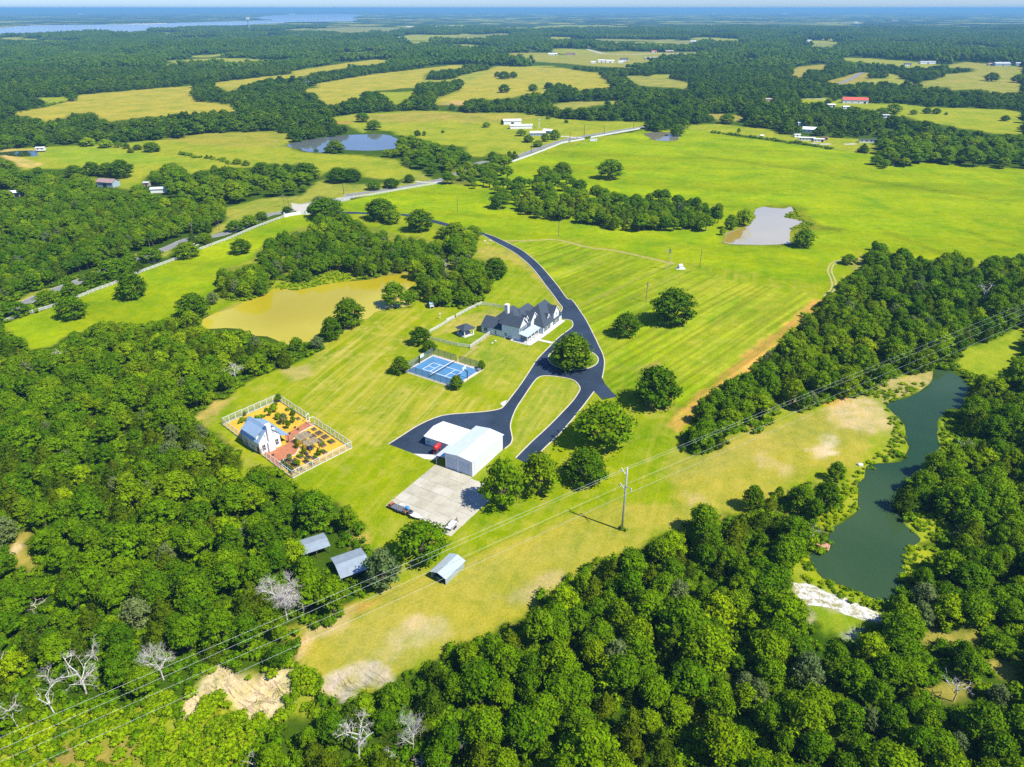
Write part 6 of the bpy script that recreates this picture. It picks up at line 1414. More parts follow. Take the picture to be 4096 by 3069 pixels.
for x, y, wx_, wy_, lb, pl in ((26.2, 18.0, 2.1, 1.7, 'raised bed with bare soil, first in the row along the far fence', None), (29.4, 18.0, 2.1, 1.7, 'raised bed with bare soil, second in the row along the far fence', None),
        (33.0, 17.9, 2.1, 1.7, 'raised bed full of bright green seedlings near the fence corner', ('bush2', .5, 'low bright green seedlings filling the bed near the fence corner')), (26.5, 15.6, 2.1, 1.7, 'raised bed with bare soil, first in the middle row', None),
        (29.9, 15.5, 2.1, 1.7, 'raised bed with bare soil, second in the middle row', None), (32.7, 15.0, 2.3, 1.5, 'raised bed with a staked plant beside the pergola', ('bush1', .6, 'staked green plant in the bed beside the pergola')),
        (23.2, 18.1, 1.5, 1.1, 'small raised bed nearest the garden gate', None), (23.7, 15.7, 1.5, 1.1, 'small raised bed, middle of three by the path', None), (23.7, 13.2, 1.5, 1.1, 'small raised bed, lowest of three by the path', None),
        (14.0, 18.1, 1.5, 1.0, 'small raised bed on the left half of the garden', None), (36.2, 13.2, 2.2, 1.3, 'raised bed with dark stakes inside the front fence', ('bush2', .5, 'dark green plant in the bed inside the front fence')),
        (37.2, 9.6, 2.2, 1.3, 'raised bed with dark stakes below the pergola', ('bush1', .5, 'dark green plant in the bed below the pergola')), (33.3, 3.8, 2.3, 1.6, 'raised bed of tall grey-green blades next to the patio edge', ('pale1', .26, 'tall grey-green blades in the bed next to the patio edge')),
        (36.4, 3.9, 2.3, 1.6, 'raised bed of tall grey-green blades nearer the fence', ('pale0', .26, 'tall grey-green blades in the bed nearer the fence')), (33.4, 7.2, 2.2, 1.4, 'raised bed of herbs beside the pergola foot', ('bush2', .55, 'grey-green herbs in the bed beside the pergola foot')),
        (37.2, 6.9, 1.9, 1.3, 'raised bed with aloe-like leaves by the leaning branch', ('pale1', .2, 'aloe-like leaves in the bed by the leaning branch')), (39.2, 3.6, 1.7, 1.1, 'small raised bed at the lower fence corner', ('bush1', .5, 'small plant at the lower fence corner')), (39.3, 7.4, 1.6, 1.1, 'small raised bed midway along the front fence', ('bush2', .45, 'small plant midway along the front fence')), (38.6, 1.2, 1.6, 1.0, 'small raised bed in the bottom corner of the garden', ('bush1', .5, 'bushy plant in the bottom corner of the garden'))):
    bed(x, y, wx_, wy_, lb, pl)
for V_, key, s, sz, lb in (((985, 215), 'oak1', .34, .34, 'leafy young tree in the far corner of the garden'), ((928, 330), 'bush1', 1.5, 1.6, 'round bush left of the young corner tree'), ((855, 420), 'oak4', .2, .26, 'slim yellow-green shrub in the middle of the mulch'),
        ((715, 440), 'bush2', 1.0, 1.1, 'small bush behind the cottage roof'), ((1190, 410), 'round0', .24, .22, 'dark round bush by the far fence'), ((975, 470), 'willow0', .32, .30, 'bright yellow-green round bush beside the blue spruce'), ((1060, 540), 'pale1', .42, .45, 'blue-grey spruce in the middle of the garden'),
        ((1120, 610), 'oak2', .24, .34, 'slim green tree beside the brick path'), ((1190, 520), 'loose0', .22, .26, 'thin open shrub right of the spruce'), ((455, 530), 'bush2', 1.0, 1.3, 'small bush in front of the left fence'), ((480, 420), 'pale0', .2, .2, 'grey-green bush at the left fence'),
        ((770, 340), 'bush2', .8, .6, 'low dark clump on the mulch'), ((1130, 335), 'bush1', .8, .7, 'low clump near the far right fence'), ((870, 925), 'pale1', .2, .22, 'spiky potted palm at the cottage wall'), ((1260, 1160), 'oak3', .26, .24, 'green bush inside the front fence corner'),
        ((1240, 890), 'cedar0', .22, .3, 'dark climbing plant on the left pergola post'), ((1345, 975), 'cedar1', .22, .32, 'dark climbing plant on the front pergola post'), ((1565, 1000), 'cedar2', .24, .3, 'dark climbing plant on the right pergola post'), ((1220, 800), 'bush0', .6, .6, 'bright plant at the back pergola post'), ((1000, 770), 'bush2', .7, .8, 'plant on the cottage porch')):
    shrub(*g('V', *V_), key, s, lb, .012, sz, 'cypress' if False else 'shrub')
for i in range(7):
    x, y = GL(33.0 + i * 1.0, 1.6 + .1 * (i % 2)); shrub(x, y, 'pale%d' % (i % 2), .16, ORD[i] + ' grey grass clump from the patio end of the gravel strip', .012, .2, 'grass_clump', 'plant', 'ornamental grass clumps along the gravel strip')
sheet('gravel_strip', [GL(*p) for p in ((31.8, 1.0), (39.6, .9), (39.4, 2.2), (32.0, 2.4))], .03, GRAVEL)
POT = plain('dark_pot', (.07, .05, .045), .6)
for i, (x, y, lb) in enumerate(((900, 1005, 'dark flower pot on the brick patio near the fence'), (930, 890, 'dark flower pot by the cottage window'), (1105, 810, 'dark flower pot on the mulch by the porch'), (1265, 625, 'dark flower pot beside the path, upper'), (1140, 690, 'dark flower pot beside the path, lower'), (1220, 600, 'dark flower pot near the garden gate'))):
    o = empty('flower_pot', (*g('V', x, y), .03), 0, lb, 'pot', 'dark pots round the patio')
    MB().tube([(0, 0, 0), (0, 0, .4), (0, 0, .45)], [.2, .32, .34], 12).build('pot', POT, o); MB().tube([(0, 0, .38), (0, 0, .46)], .28, 10).build('soil', SOIL, o)
P_ = empty('pergola', (*GL(25.9, 10.2), .012), ga, 'weathered timber pergola with slatted roof in the garden', 'pergola')
for x in (.1, 3.9, 7.7):
    for y in (.1, 3.2): MB().box(x - .09, x + .09, y - .09, y + .09, 0, 2.3).build('post', TIMBER, P_)
for y in (.1, 3.2): MB().box(-.3, 8.0, y - .06, y + .06, 2.3, 2.5).build('beam', TIMBER, P_)
SLATM = plain('grey_slat', (.30, .25, .17), .85, var=.25, scale=3)
sl_me = MB().box(-.07, .07, -.4, 3.7, 2.5, 2.62).build('slat', SLATM, P_); sl_d = sl_me.data; bpy.data.objects.remove(sl_me)
for i in range(22):
    if i in (11, 12): continue
    link(bpy.data.objects.new('slat', sl_d), P_).location = (-.1 + .37 * i, 0, 0)
for y in (.6, 1.4, 2.2, 2.9): MB().box(-.3, 8.0, y - .04, y + .04, 2.62, 2.68).build('lath', SLATM, P_)
o = empty('garden_table', (*GL(31.0, 10.6), .012), ga, 'dark blue covered table under the open end of the pergola', 'table')
NAVY = plain('navy_cover', (.02, .03, .07), .7); MB().box(0, 2.2, 0, 1.3, .68, .78).build('top', NAVY, o)
for x in (.1, 2.1):
    for y in (.1, 1.2): MB().box(x - .05, x + .05, y - .05, y + .05, 0, .68).build('leg', TIMBER, o)
for i, (x, y) in enumerate(((32.4, 8.8), (34.6, 8.2))):
    o = empty('garden_bench', (*GL(x, y), .012), ga + .2 * i, 'low bench with dark blue cushion below the pergola, %s' % ('left' if i == 0 else 'right'), 'bench')
    MB().box(0, 1.7, 0, .7, .3, .42).build('seat', NAVY, o); MB().box(0, 1.7, -.08, 0, .3, .85).build('backrest', TIMBER, o)
    for xx in (.1, 1.6): MB().box(xx - .05, xx + .05, .05, .65, 0, .3).build('leg', TIMBER, o)
o = empty('fallen_branch', (*GL(36.6, 8.4), .02), ga, 'dark leaning branch sculpture beside the front pergola post', 'branch')
MB().tube([(-1.8, -.9, .0), (-.5, -.2, .5), (.8, .3, .7), (1.9, 1.1, .5)], [.07, .09, .07, .03], 6).build('stem', TIMBER, o); MB().tube([(.3, .15, .65), (.5, .2, 1.4), (.4, .5, 2.2)], [.07, .06, .02], 6).build('twig', TIMBER, o)

# ------------------------------------------------------------------ blue court
ca = rad(-33.3); c0 = np.array(g('Y', 345, 465))
CT = empty('sports_court', (c0[0], c0[1], 0), ca, 'blue sports court with white lines and mesh fence', 'sports court')
BLUE = surf('blue_court_paint', (.075, .20, .36), .16, .25, .6)
MB().box(-.9, 22.3, -1.0, 16.2, -.1, .05).build('concrete_border', KERBM, CT)
MB().box(0, 21.1, 0, 14.7, 0, .075).build('playing_surface', BLUE, CT)
def line(x0, x1, y0, y1): MB().box(x0, x1, y0, y1, .075, .081).build('line', WHITE, CT)
lw = .11
for y in (4.3, 10.4): line(3.65, 16.9, y - lw, y + lw)
for x in (3.65, 16.9): line(x - lw, x + lw, 4.3 + lw, 10.4 - lw)
for x in (7.0, 13.9): line(x - lw, x + lw, 4.3 + lw, 10.4 - lw)
line(3.65 + lw, 7.0 - lw, 7.25, 7.45); line(13.9 + lw, 16.9 - lw, 7.25, 7.45)
PALEBL = plain('faint_line', (.12, .30, .55), .6)
for cx_, s in ((0, 1), (21.1, -1)):
    Q = [(cx_ + s * 6.2 * math.cos(a) , 7.35 + 6.2 * math.sin(a)) for a in np.linspace(-1.1, 1.1, 24)]
    L1, R1 = ribbon(Q, .09); mb = MB(); n = len(Q)
    mb.add([(*p, .0815) for p in L1] + [(*p, .0815) for p in R1], [[i, n + i, n + i + 1, i + 1] for i in range(n - 1)]); mb.build('arc_line', PALEBL, CT)
N_ = empty('court_net', (*(c0 + np.array([math.cos(ca) * 10.1 - math.sin(ca) * .8, math.sin(ca) * 10.1 + math.cos(ca) * .8])), .075), ca, 'low net with a white band across the blue court', 'net')
for y in (0, 13.8): MB().tube([(0, y, 0), (0, y, 1.15)], .06, 8).build('post', DARKMETAL, N_)
NETM, nt, p, out = new_mat('dark_netting'); p.inputs['Base Color'].default_value = (.03, .05, .08, 1)
tr = nt.nodes.new('ShaderNodeBsdfTransparent'); mx = nt.nodes.new('ShaderNodeMixShader'); mx.inputs[0].default_value = .22
nt.links.new(tr.outputs[0], mx.inputs[1]); nt.links.new(p.outputs[0], mx.inputs[2]); nt.links.new(mx.outputs[0], out.inputs[0])
MB().box(-.01, .01, .05, 13.75, .05, .95).build('netting', NETM, N_); MB().box(-.09, .09, .05, 13.75, .95, 1.08).build('band', WHITE, N_)
def CL(x, y): return (c0[0] + x * math.cos(ca) - y * math.sin(ca), c0[1] + x * math.sin(ca) + y * math.cos(ca))
for i, (x, s) in enumerate(((-.3, 1), (21.4, -1))):
    o = empty('basketball_hoop', (*CL(x, 7.4), .06), ca + (0 if s > 0 else math.pi), 'basketball hoop on a dark post at the %s end of the court' % ('far left' if i == 0 else 'near right'), 'basketball hoop')
    MB().box(-.14, .14, -.14, .14, 0, 2.9).build('post', DARKMETAL, o); MB().bar((0, 0, 2.7), (1.25, 0, 3.35), .16).bar((0, 0, 2.2), (1.25, 0, 3.0), .08).build('arm', DARKMETAL, o)
    bb = MB().box(1.25, 1.30, -.92, .92, 2.9, 4.0).build('backboard', plain('clear_backboard', (.55, .66, .72), .15), o)
    f = MB()
    for a_, b_ in (((-.95, 2.87), (.95, 2.87)), ((-.95, 4.03), (.95, 4.03)), ((-.95, 2.87), (-.95, 4.03)), ((.95, 2.87), (.95, 4.03)), ((-.3, 3.1), (.3, 3.1)), ((-.3, 3.5), (.3, 3.5)), ((-.3, 3.1), (-.3, 3.5)), ((.3, 3.1), (.3, 3.5))): f.bar((1.32, a_[0], a_[1]), (1.32, b_[0], b_[1]), .1)
    f.build('frame', WHITE, bb)
    MB().tube([(1.34 + .3 + .26 * math.cos(a), .26 * math.sin(a), 3.05) for a in np.linspace(0, 6.283, 15)], .02, 5, cap=False).build('rim', plain('orange_rim', (.6, .15, .03), .4), o)
CF = empty('court_fence', (c0[0], c0[1], .05), ca, 'chain-link fence with thin dark posts round the blue court', 'fence')
LINKM, nt, p, out = new_mat('chain_link_mesh'); p.inputs['Base Color'].default_value = (.16, .22, .20, 1)
tr = nt.nodes.new('ShaderNodeBsdfTransparent'); mx = nt.nodes.new('ShaderNodeMixShader'); mx.inputs[0].default_value = .28
nt.links.new(tr.outputs[0], mx.inputs[1]); nt.links.new(p.outputs[0], mx.inputs[2]); nt.links.new(mx.outputs[0], out.inputs[0])
fp = MB().tube([(0, 0, 0), (0, 0, 2.9)], .055, 6).build('post', plain('green_post', (.07, .10, .09), .5), CF); fpd = fp.data; bpy.data.objects.remove(fp)
for a_, b_, n in (((-.7, -.6), (-.7, 15.8), 5), ((-.7, 15.8), (10.2, 15.8), 4), ((11.6, 15.8), (21.6, 15.8), 4), ((-.7, -.6), (21.2, -.6), 8)):
    a_ = np.array(a_); b_ = np.array(b_)
    for i in range(n + 1): link(bpy.data.objects.new('post', fpd), CF).location = (*(a_ + (b_ - a_) * i / n), 0)
    low = a_[1] < 0 and b_[1] < 0
    MB().slab([(*a_, .05), (*b_, .05), (*b_, 2.8), (*a_, 2.8)], .01).build('mesh_panel', LINKM, CF)
    MB().bar((*a_, 2.85), (*b_, 2.85), .05).build('top_rail', bpy.data.materials['green_post'], CF)
o = empty('ball_bin', (*CL(21.0, 13.4), .08), ca, 'grey wire ball bin in the right corner of the court', 'bin')
MB().box(0, 1.0, 0, 1.4, .5, .9).build('basket', GALV, o)
for x in (.05, .95):
    for y in (.05, 1.35): MB().box(x - .04, x + .04, y - .04, y + .04, 0, .5).build('leg', GALV, o)
# ------------------------------------------------------------------ ranch fences
def rail_fence(name, path, spacing, rails, h, label, post_w=.16, rail_w=.06, rail_h=.15):
    P = [np.array(p, float) for p in path]
    seg = [0.0]
    for i in range(1, len(P)): seg.append(seg[-1] + np.linalg.norm(P[i] - P[i - 1]))
    o = empty(name, (*P[0], 0), 0, label, 'fence')
    b = MB().box(-post_w / 2, post_w / 2, -post_w / 2, post_w / 2, 0, h).build('post', OFFWHITE, o); pd = b.data; bpy.data.objects.remove(b)
    n = max(1, int(seg[-1] / spacing)); Q = []
    for k in range(n + 1):
        s = seg[-1] * k / n; i = min(np.searchsorted(seg, s, side='right') - 1, len(P) - 2)
        q = P[i] + (P[i + 1] - P[i]) * (s - seg[i]) / max(seg[i + 1] - seg[i], 1e-6) - P[0]; Q.append(q)
        pp = link(bpy.data.objects.new('post', pd), o); pp.location = (q[0], q[1], 0)
        d = P[i + 1] - P[i]; pp.rotation_euler[2] = math.atan2(d[1], d[0])
    for z in rails:
        r = MB()
        for k in range(n): r.bar((*Q[k], z), (*Q[k + 1], z), rail_w, rail_h)
        r.build('rail', OFFWHITE, o)
    return o
RL = (.35, .72, 1.09, 1.42)
rail_fence('ranch_fence', gpoly('D', '-60,1130 0,1105 110,1060 250,1020 372,985'), 2.5, RL, 1.55, 'white four-rail ranch fence, lowest stretch along the county road')
rail_fence('ranch_fence', gpoly('D', '372,985 440,955 490,940 600,895 730,848 800,815 890,778 980,745 1080,708 1180,672 1250,640'), 2.5, RL, 1.55, 'white four-rail ranch fence beside the dark meadow oak')
rail_fence('ranch_fence', gpoly('D', '1250,640 1350,602 1450,565 1600,500 1700,462 1800,425'), 2.5, RL, 1.55, 'white four-rail ranch fence between the white pickup and the entrance wall')
rail_fence('ranch_fence', gpoly('D', '2080,346 2150,332 2212,320 E60,322 E150,308 E280,292 E400,270 E500,252 E620,232 E740,212'), 2.7, RL, 1.6, 'white four-rail ranch fence above the upper driveway')
rail_fence('ranch_fence', gpoly('B', '1105,1056 1200,1022 1300,986 1400,948 1500,908 1570,896 1640,884'), 3.2, RL, 2.2, 'white fence along the far bend of the county road', .3, .12, .35)
rail_fence('ranch_fence', gpoly('B', '1680,874 1800,852 1900,834 1990,818'), 3.2, RL, 2.2, 'white fence along the county road beyond the meadow gate', .3, .12, .35)
YR = (.4, .78, 1.16, 1.45)
rail_fence('yard_fence', gpoly('Z', '110,530 245,460 330,410 440,360 565,305'), 2.4, YR, 1.5, 'white rail fence of the farmhouse yard, upper left run')
rail_fence('yard_fence', gpoly('Z', '-60,610 0,590 75,552'), 2.4, YR, 1.5, 'white rail fence of the farmhouse yard, short run left of the gate')
rail_fence('yard_fence', gpoly('H', '662,210 720,180 815,120'), 2.4, YR, 1.5, 'white rail fence of the farmhouse yard, low left run')
rail_fence('yard_fence', gpoly('H', '655,252 740,272 830,292 918,306'), 2.4, YR, 1.5, 'grey rail fence of the farmhouse yard, front run')
rail_fence('yard_fence', gpoly('Z', '358,1082 450,1015 550,950 640,880 725,820'), 2.4, YR, 1.5, 'white rail fence of the farmhouse yard running up to the house corner')
rail_fence('yard_fence', gpoly('Z', '565,318 700,335 850,360 975,388'), 2.4, YR, 1.5, 'white rail fence of the farmhouse yard, back run to the chimney')
EW = empty('entrance_wall', (*g('D', 1800, 425), 0), 0, 'curved white entrance wall with piers at the gate', 'wall')
ew = [np.array(p) - np.array(g('D', 1800, 425)) for p in gpoly('D', '1800,425 1850,415 1900,408 1935,408 1960,408 1995,410')]
for i in range(len(ew) - 1): MB().bar((*ew[i], .9), (*ew[i + 1], .9), .3, 1.8).bar((*ew[i], 1.85), (*ew[i + 1], 1.85), .42, .12).build('wall_panel', STUCCO, EW)
for q in (ew[0], ew[3], ew[-1]): MB().box(q[0] - .4, q[0] + .4, q[1] - .4, q[1] + .4, 0, 2.5).box(q[0] - .5, q[0] + .5, q[1] - .5, q[1] + .5, 2.5, 2.65).build('pier', STUCCO, EW)
o = empty('gate_pier', (*g('D', 2110, 378), 0), 0, 'white gate pier and short wall on the inner side of the entrance', 'wall')
MB().box(-1.6, 1.2, -.2, .2, 0, 1.5).build('wall_panel', STUCCO, o); MB().box(1.2, 2.0, -.4, .4, 0, 2.0).build('pier', STUCCO, o)
o = empty('gate_pier', (*g('B', 1700, 893), 0), 0, 'white end wall where the far road fence breaks', 'wall')
MB().box(-4, 2, -.3, .3, 0, 2.2).build('wall_panel', STUCCO, o); MB().box(2, 3, -.5, .5, 0, 2.8).build('pier', STUCCO, o)

# ------------------------------------------------------------------ poles and wires
PB = g('X', 2487, 2122); PB = U(2487, 2122)
la = rad(34.0)
PM = plain('grey_steel_pole', (.40, .42, .43), .45, .3, var=.1)
TP = empty('transmission_pole', (PB[0], PB[1], 0), la, 'tall grey power pole with three bracket arms in the dry corridor', 'power pole')
MB().tube([(0, 0, -.3), (0, 0, 9), (0, 0, 19.0)], [.30, .24, .15], 12).build('pole', PM, TP, True)
for nm, z, s, zz in (('up', 16.4, 1, 17.6), ('low', 12.2, 1, 13.2), ('right', 13.4, -1, 13.9)):
    a_ = MB().bar((0, s * .1, z), (0, s * 1.9, zz), .14).build('arm', PM, TP)
    MB().tube([(0, s * 1.9, zz + .1), (0, s * 1.9, zz - .9)], [.12, .12], 8).build('insulator', OFFWHITE, a_)
P_weeds = shrub(PB[0] + .5, PB[1] + .3, 'bush1', .8, 'weeds round the foot of the tall power pole', group='weeds')
def wire(name, pL, pM, pR, r, label, group, sag=1.0, mat=None):
    pL, pM, pR = Vector(pL), Vector(pM), Vector(pR); path = []
    pL = pM + (pL - pM) * 1.35; pR = pM + (pR - pM) * 1.35
    for A_, B_ in ((pL, pM), (pM, pR)):
        for k in range(16):
            t = k / 16; q = A_.lerp(B_, t); q.z -= sag * 4 * t * (1 - t); path.append(q)
    path.append(pR)
    o = MB().tube(path, r, 5).build(name, mat or plain('aluminium_wire', (.62, .64, .62), .4, .3, var=.05)); tag(o, label, 'cable', group); return o
la_c, la_s = math.cos(la), math.sin(la)
def PL(y, z): return (PB[0] - y * la_s, PB[1] + y * la_c, z)
WG = 'power lines across the corridor'
for pm, rp, zr, lp, zl, lb in ((PL(0, 19.0), ('I', 2190, 28), 14.0, ('M', 0, 910), 20.4, 'uppermost pale wire from the tip of the power pole'), (PL(1.9, 16.6), ('I', 2212, 50), 13.0, ('M', 0, 985), 16.6, 'second pale wire on the upper left arm'),
        (PL(1.9, 12.2), ('I', 2205, 88), 12.0, ('M', 0, 1062), 10.4, 'third pale wire on the lower left arm'), (PL(-1.9, 12.9), ('I', 2190, 145), 12.0, ('M', 170, 1106), 10.6, 'lowest pale wire on the right arm')):
    wire('power_line', g(*lp, zl) + (zl,), pm, g(*rp, zr) + (zr,), .015, lb, WG, .35)
PW = plain('pole_wood', (.17, .13, .10), .85, var=.3)
UPG = 'wooden utility poles'
UPO = {}
def upole(key, t, x, yb, yt, label, arm=True, trafo=False, th=1.0):
    px, py = g(t, x, yb); h = min(max(top_height(px, py, full(t, x, yt)[1]), 5), 14)
    o = empty('utility_pole', (px, py, 0), random.uniform(0, 1), label, 'utility pole', UPG)
    MB().tube([(0, 0, -.3), (0, 0, h)], [.17 * th, .11 * th], 8).build('pole', PW, o)
    if arm: MB().box(-1.1, 1.1, -.06, .06, h - .7, h - .55).build('crossarm', PW, o)
    if trafo: MB().tube([(.3, 0, h - 2.0), (.3, 0, h - 1.1)], .26, 10).build('transformer', GALV, o)
    UPO[key] = (px, py, h)
upole('a', 'D', 1226, 572, 460, 'utility pole with crossarm at the bend behind the ranch fence', True, True)
upole('b', 'D', 1388, 508, 450, 'plain utility pole left of the roadside hedge', False)
upole('c', 'D', 1798, 365, 285, 'left of two utility poles across from the entrance', True, True)
upole('d', 'D', 1826, 360, 300, 'right of two utility poles across from the entrance', True)
upole('e', 'D', 955, 645, 560, 'utility pole rising from the wood across the road', False)
upole('f', 'D', 2172, 280, 215, 'utility pole in the verge above the entrance', False)
upole('g', 'E', 120, 280, 205, 'utility pole on the pasture edge above the road', False)
upole('h', 'E', 838, 392, 298, 'utility pole in the hay meadow above the driveway', False)
upole('i', 'E', 1476, 550, 448, 'utility pole before the meadow clump', False)
upole('j', 'F', 162, 742, 630, 'utility pole on the striped lawn edge near the windmill', False)
upole('k', 'E', 2028, 958, 836, 'utility pole with grey transformer on the striped lawn', True, True)
for kx, (x, yb, yt) in dict(l=(1303, 978, 900), m=(1547, 902, 838), n=(1638, 857, 790), o=(1763, 852, 796), p=(1950, 822, 768)).items():
    upole(kx, 'B', x, yb, yt, 'utility pole beside the far county road, %s' % dict(l='nearest the bend', m='by the fence break', n='by the ranch house drive', o='halfway to the pond', p='nearest the roadside pond')[kx], False, th=2.0)
def span(k1, k2, label, dz=0.2, r=.016):
    a_, b_ = UPO[k1], UPO[k2]; path = []
    for i in range(13):
        t = i / 12; path.append((a_[0] + (b_[0] - a_[0]) * t, a_[1] + (b_[1] - a_[1]) * t, a_[2] + (b_[2] - a_[2]) * t - dz - 2.2 * t * (1 - t)))
    o = MB().tube(path, r, 4).build('utility_wire', plain('dark_wire', (.22, .22, .20), .5)); tag(o, label, 'cable', 'utility wires along the county road')
UPO['z'] = (*g('D', -60, 985), 9.5)
span('e', 'z', 'utility wire running down the wood edge to the left'); span('a', 'e', 'utility wire between the bend pole and the wood pole'); span('a', 'b', 'utility wire from the bend pole to the hedge pole'); span('b', 'c', 'utility wire from the hedge pole to the entrance poles'); span('d', 'f', 'utility wire from the entrance poles over the verge'); span('f', 'g', 'utility wire along the pasture edge'); span('h', 'i', 'utility wire over the hay meadow')
span('i', 'j', 'utility wire from the meadow clump pole to the windmill')

# windmill and well house
wmx, wmy = g('E', 2166, 757); hw = top_height(wmx, wmy, full('E', 2170, 640)[1])
WMO = empty('windmill', (wmx, wmy, 0), .4, 'lattice farm windmill on the striped lawn', 'windmill')
tw = MB(); lt = MB()
for sx in (-1, 1):
    for sy in (-1, 1):
        tw.bar((sx * 1.1, sy * 1.1, 0), (sx * .12, sy * .12, hw), .07)
for k in range(5):
    z = hw * (k + .6) / 6; q = 1.1 - .98 * z / hw
    for a_, b_ in (((-q, -q), (q, -q)), ((q, -q), (q, q)), ((q, q), (-q, q)), ((-q, q), (-q, -q))): lt.bar((*a_, z), (*b_, z), .04)
tw.build('tower', GALV, WMO); lt.build('brace', GALV, WMO)
for k in range(14):
    a = 2 * math.pi * k / 14
    MB().slab([(.35, .25 * math.cos(a - .1), hw + .25 * math.sin(a - .1)), (.30, 1.15 * math.cos(a - .17), hw + 1.15 * math.sin(a - .17)), (.42, 1.15 * math.cos(a + .17), hw + 1.15 * math.sin(a + .17)), (.40, .25 * math.cos(a + .1), hw + .25 * math.sin(a + .1))], .02).build('blade', GALV, WMO)
MB().bar((.4, 0, hw), (-1.3, 0, hw), .06).slab([(-1.1, 0, hw - .3), (-2.0, 0, hw - .5), (-2.0, 0, hw + .5), (-1.1, 0, hw + .3)], .02).build('tail', GALV, WMO)
o = empty('well_house', (*g('F', 38, 748), 0), .4, 'small white well house by the windmill', 'shed')
MB().box(-.9, .9, -.8, .8, 0, 1.5).build('wall', STUCCO, o); MB().slab([(-1.1, 0, 2.2), (1.1, 0, 2.2), (1.1, 1.0, 1.45), (-1.1, 1.0, 1.45)], .06).slab([(-1.1, 0, 2.2), (-1.1, -1.0, 1.45), (1.1, -1.0, 1.45), (1.1, 0, 2.2)], .06).build('roof', METALW, o)
sheet('well_slab', [(g('F', 38, 748)[0] + q[0], g('F', 38, 748)[1] + q[1]) for q in ((-2, -2.2), (2.6, -2), (2.4, 1.8), (-2.2, 1.6))], .03, CONC2)

# ------------------------------------------------------------------ sheds and the parked things
def gable_shed(name, corner, ang, L, Wd, ze, zr, wall, roof, label, cat='shed', open_ends=False, posts=False, right_wall=True):
    o = empty(name, (*corner, 0), ang, label, cat)
    r = MB(); r.slab([(-.25, Wd / 2, zr), (-.25, -.3, ze), (L + .25, -.3, ze), (L + .25, Wd / 2, zr)], .07); r.slab([(-.25, Wd / 2, zr), (L + .25, Wd / 2, zr), (L + .25, Wd + .3, ze), (-.25, Wd + .3, ze)], .07)
    r.build('roof', roof, o)
    if posts:
        for x in (.1, L / 2, L - .1):
            for y in (.05, Wd - .05): MB().box(x - .07, x + .07, y - .07, y + .07, 0, ze - .05).build('post', TIMBER, o)
    else:
        w = MB(); w.box(0, L, 0, .1, 0, ze - .03).box(0, L, Wd - .1, Wd, 0, ze - .03)
        gable_wall_x(w, .1, Wd - .1, L - .12, 0, ze - .03, zr - .12, Wd / 2, .1)
        if not open_ends: gable_wall_x(w, .1, Wd - .1, .02, 0, ze - .03, zr - .12, Wd / 2, .1)
        w.build('wall', wall, o)
    return o
GREYW = ribbed('grey_blue_metal', (.36, .43, .47), .3, 0, .4, .4, .2); GREYR = ribbed('pale_blue_roof', (.50, .58, .62), .4, 0, .32, .4, .25)
cp = (1680 + 950 * .10864, 2180 + 1480 * .10864)
CPX = U(*cp)
gable_shed('carport', CPX, rad(56.2), 6.9, 4.1, 2.0, 2.75, GREYW, GREYR, 'grey-blue metal carport with a tractor inside on the dry corridor', 'carport', True)
def vehicle(name, loc, rz, L, Wd, Hh, body, cab0, cab1, label, cat, mat, bed=False, z=0.0):
    o = empty(name, (*loc, z), rz, label, cat)
    b = MB(); hb = Hh * .52; c = .3
    prof = [(0, c), (0, hb * .85), (L * .04, hb), (L * cab0 - .35, hb + .02), (L * cab1 + .3, hb + .02), (L * .98, hb), (L, hb * .8), (L, c)]
    b.add([(x, -Wd / 2, z_) for x, z_ in prof] + [(x, Wd / 2, z_) for x, z_ in prof], [list(range(8))[::-1], [8 + i for i in range(8)]] + [[i, (i + 1) % 8, 8 + (i + 1) % 8, 8 + i] for i in range(8)])
    b.build('body', mat, o)
    k = MB(); x0, x1 = L * cab0, L * cab1; q = Wd / 2 - .08; q2 = Wd / 2 - .22
    vs = [(x0 - .3, -q, hb), (x1 + .25, -q, hb), (x1 + .25, q, hb), (x0 - .3, q, hb), (x0 + .15, -q2, Hh - .06), (x1 - .1, -q2, Hh - .06), (x1 - .1, q2, Hh - .06), (x0 + .15, q2, Hh - .06)]
    k.add(vs, [[0, 1, 5, 4], [1, 2, 6, 5], [2, 3, 7, 6], [3, 0, 4, 7]]).build('windows', GLASS, o)
    MB().box(x0 + .12, x1 - .08, -q2 - .02, q2 + .02, Hh - .06, Hh).build('roof', mat, o)
    if bed: MB().box(x1 + .5, L - .15, -Wd / 2 + .12, Wd / 2 - .12, hb - .02, hb + .025).build('bed_liner', BLACK, o)
    for x in (L * .18, L * .8):
        for s in (-1, 1):
            wv = MB().tube([(x, s * (Wd / 2 - .12), .34), (x, s * (Wd / 2 + .04), .34)], .34, 14).build('wheel', BLACK, o)
            MB().tube([(x, s * (Wd / 2 + .04), .34), (x, s * (Wd / 2 + .055), .34)], .19, 10).build('rim', GALV, wv)
    for s in (-1, 1): MB().box(-.02, .02, s * Wd * .36 - .14, s * Wd * .36 + .14, hb * .62, hb * .78).build('headlight', OFFWHITE, o)
    return o
PICKW = plain('white_car_paint', (.75, .75, .74), .25, var=.03); DARKC = plain('dark_car_paint', (.03, .035, .04), .25, var=.1); TEAL = plain('teal_paint', (.03, .16, .20), .4)
rdir = math.atan2(RP[20][1] - RP[12][1], RP[20][0] - RP[12][0])
dd = np.array(g('D', 1290, 615)) - np.array(g('D', 1190, 655)); ra_ = math.atan2(dd[1], dd[0])
vehicle('pickup_truck', g('D', 1205, 622), ra_, 5.6, 1.95, 1.85, 0, .30, .55, 'white pickup truck behind the ranch fence', 'pickup truck', PICKW, True, .03)
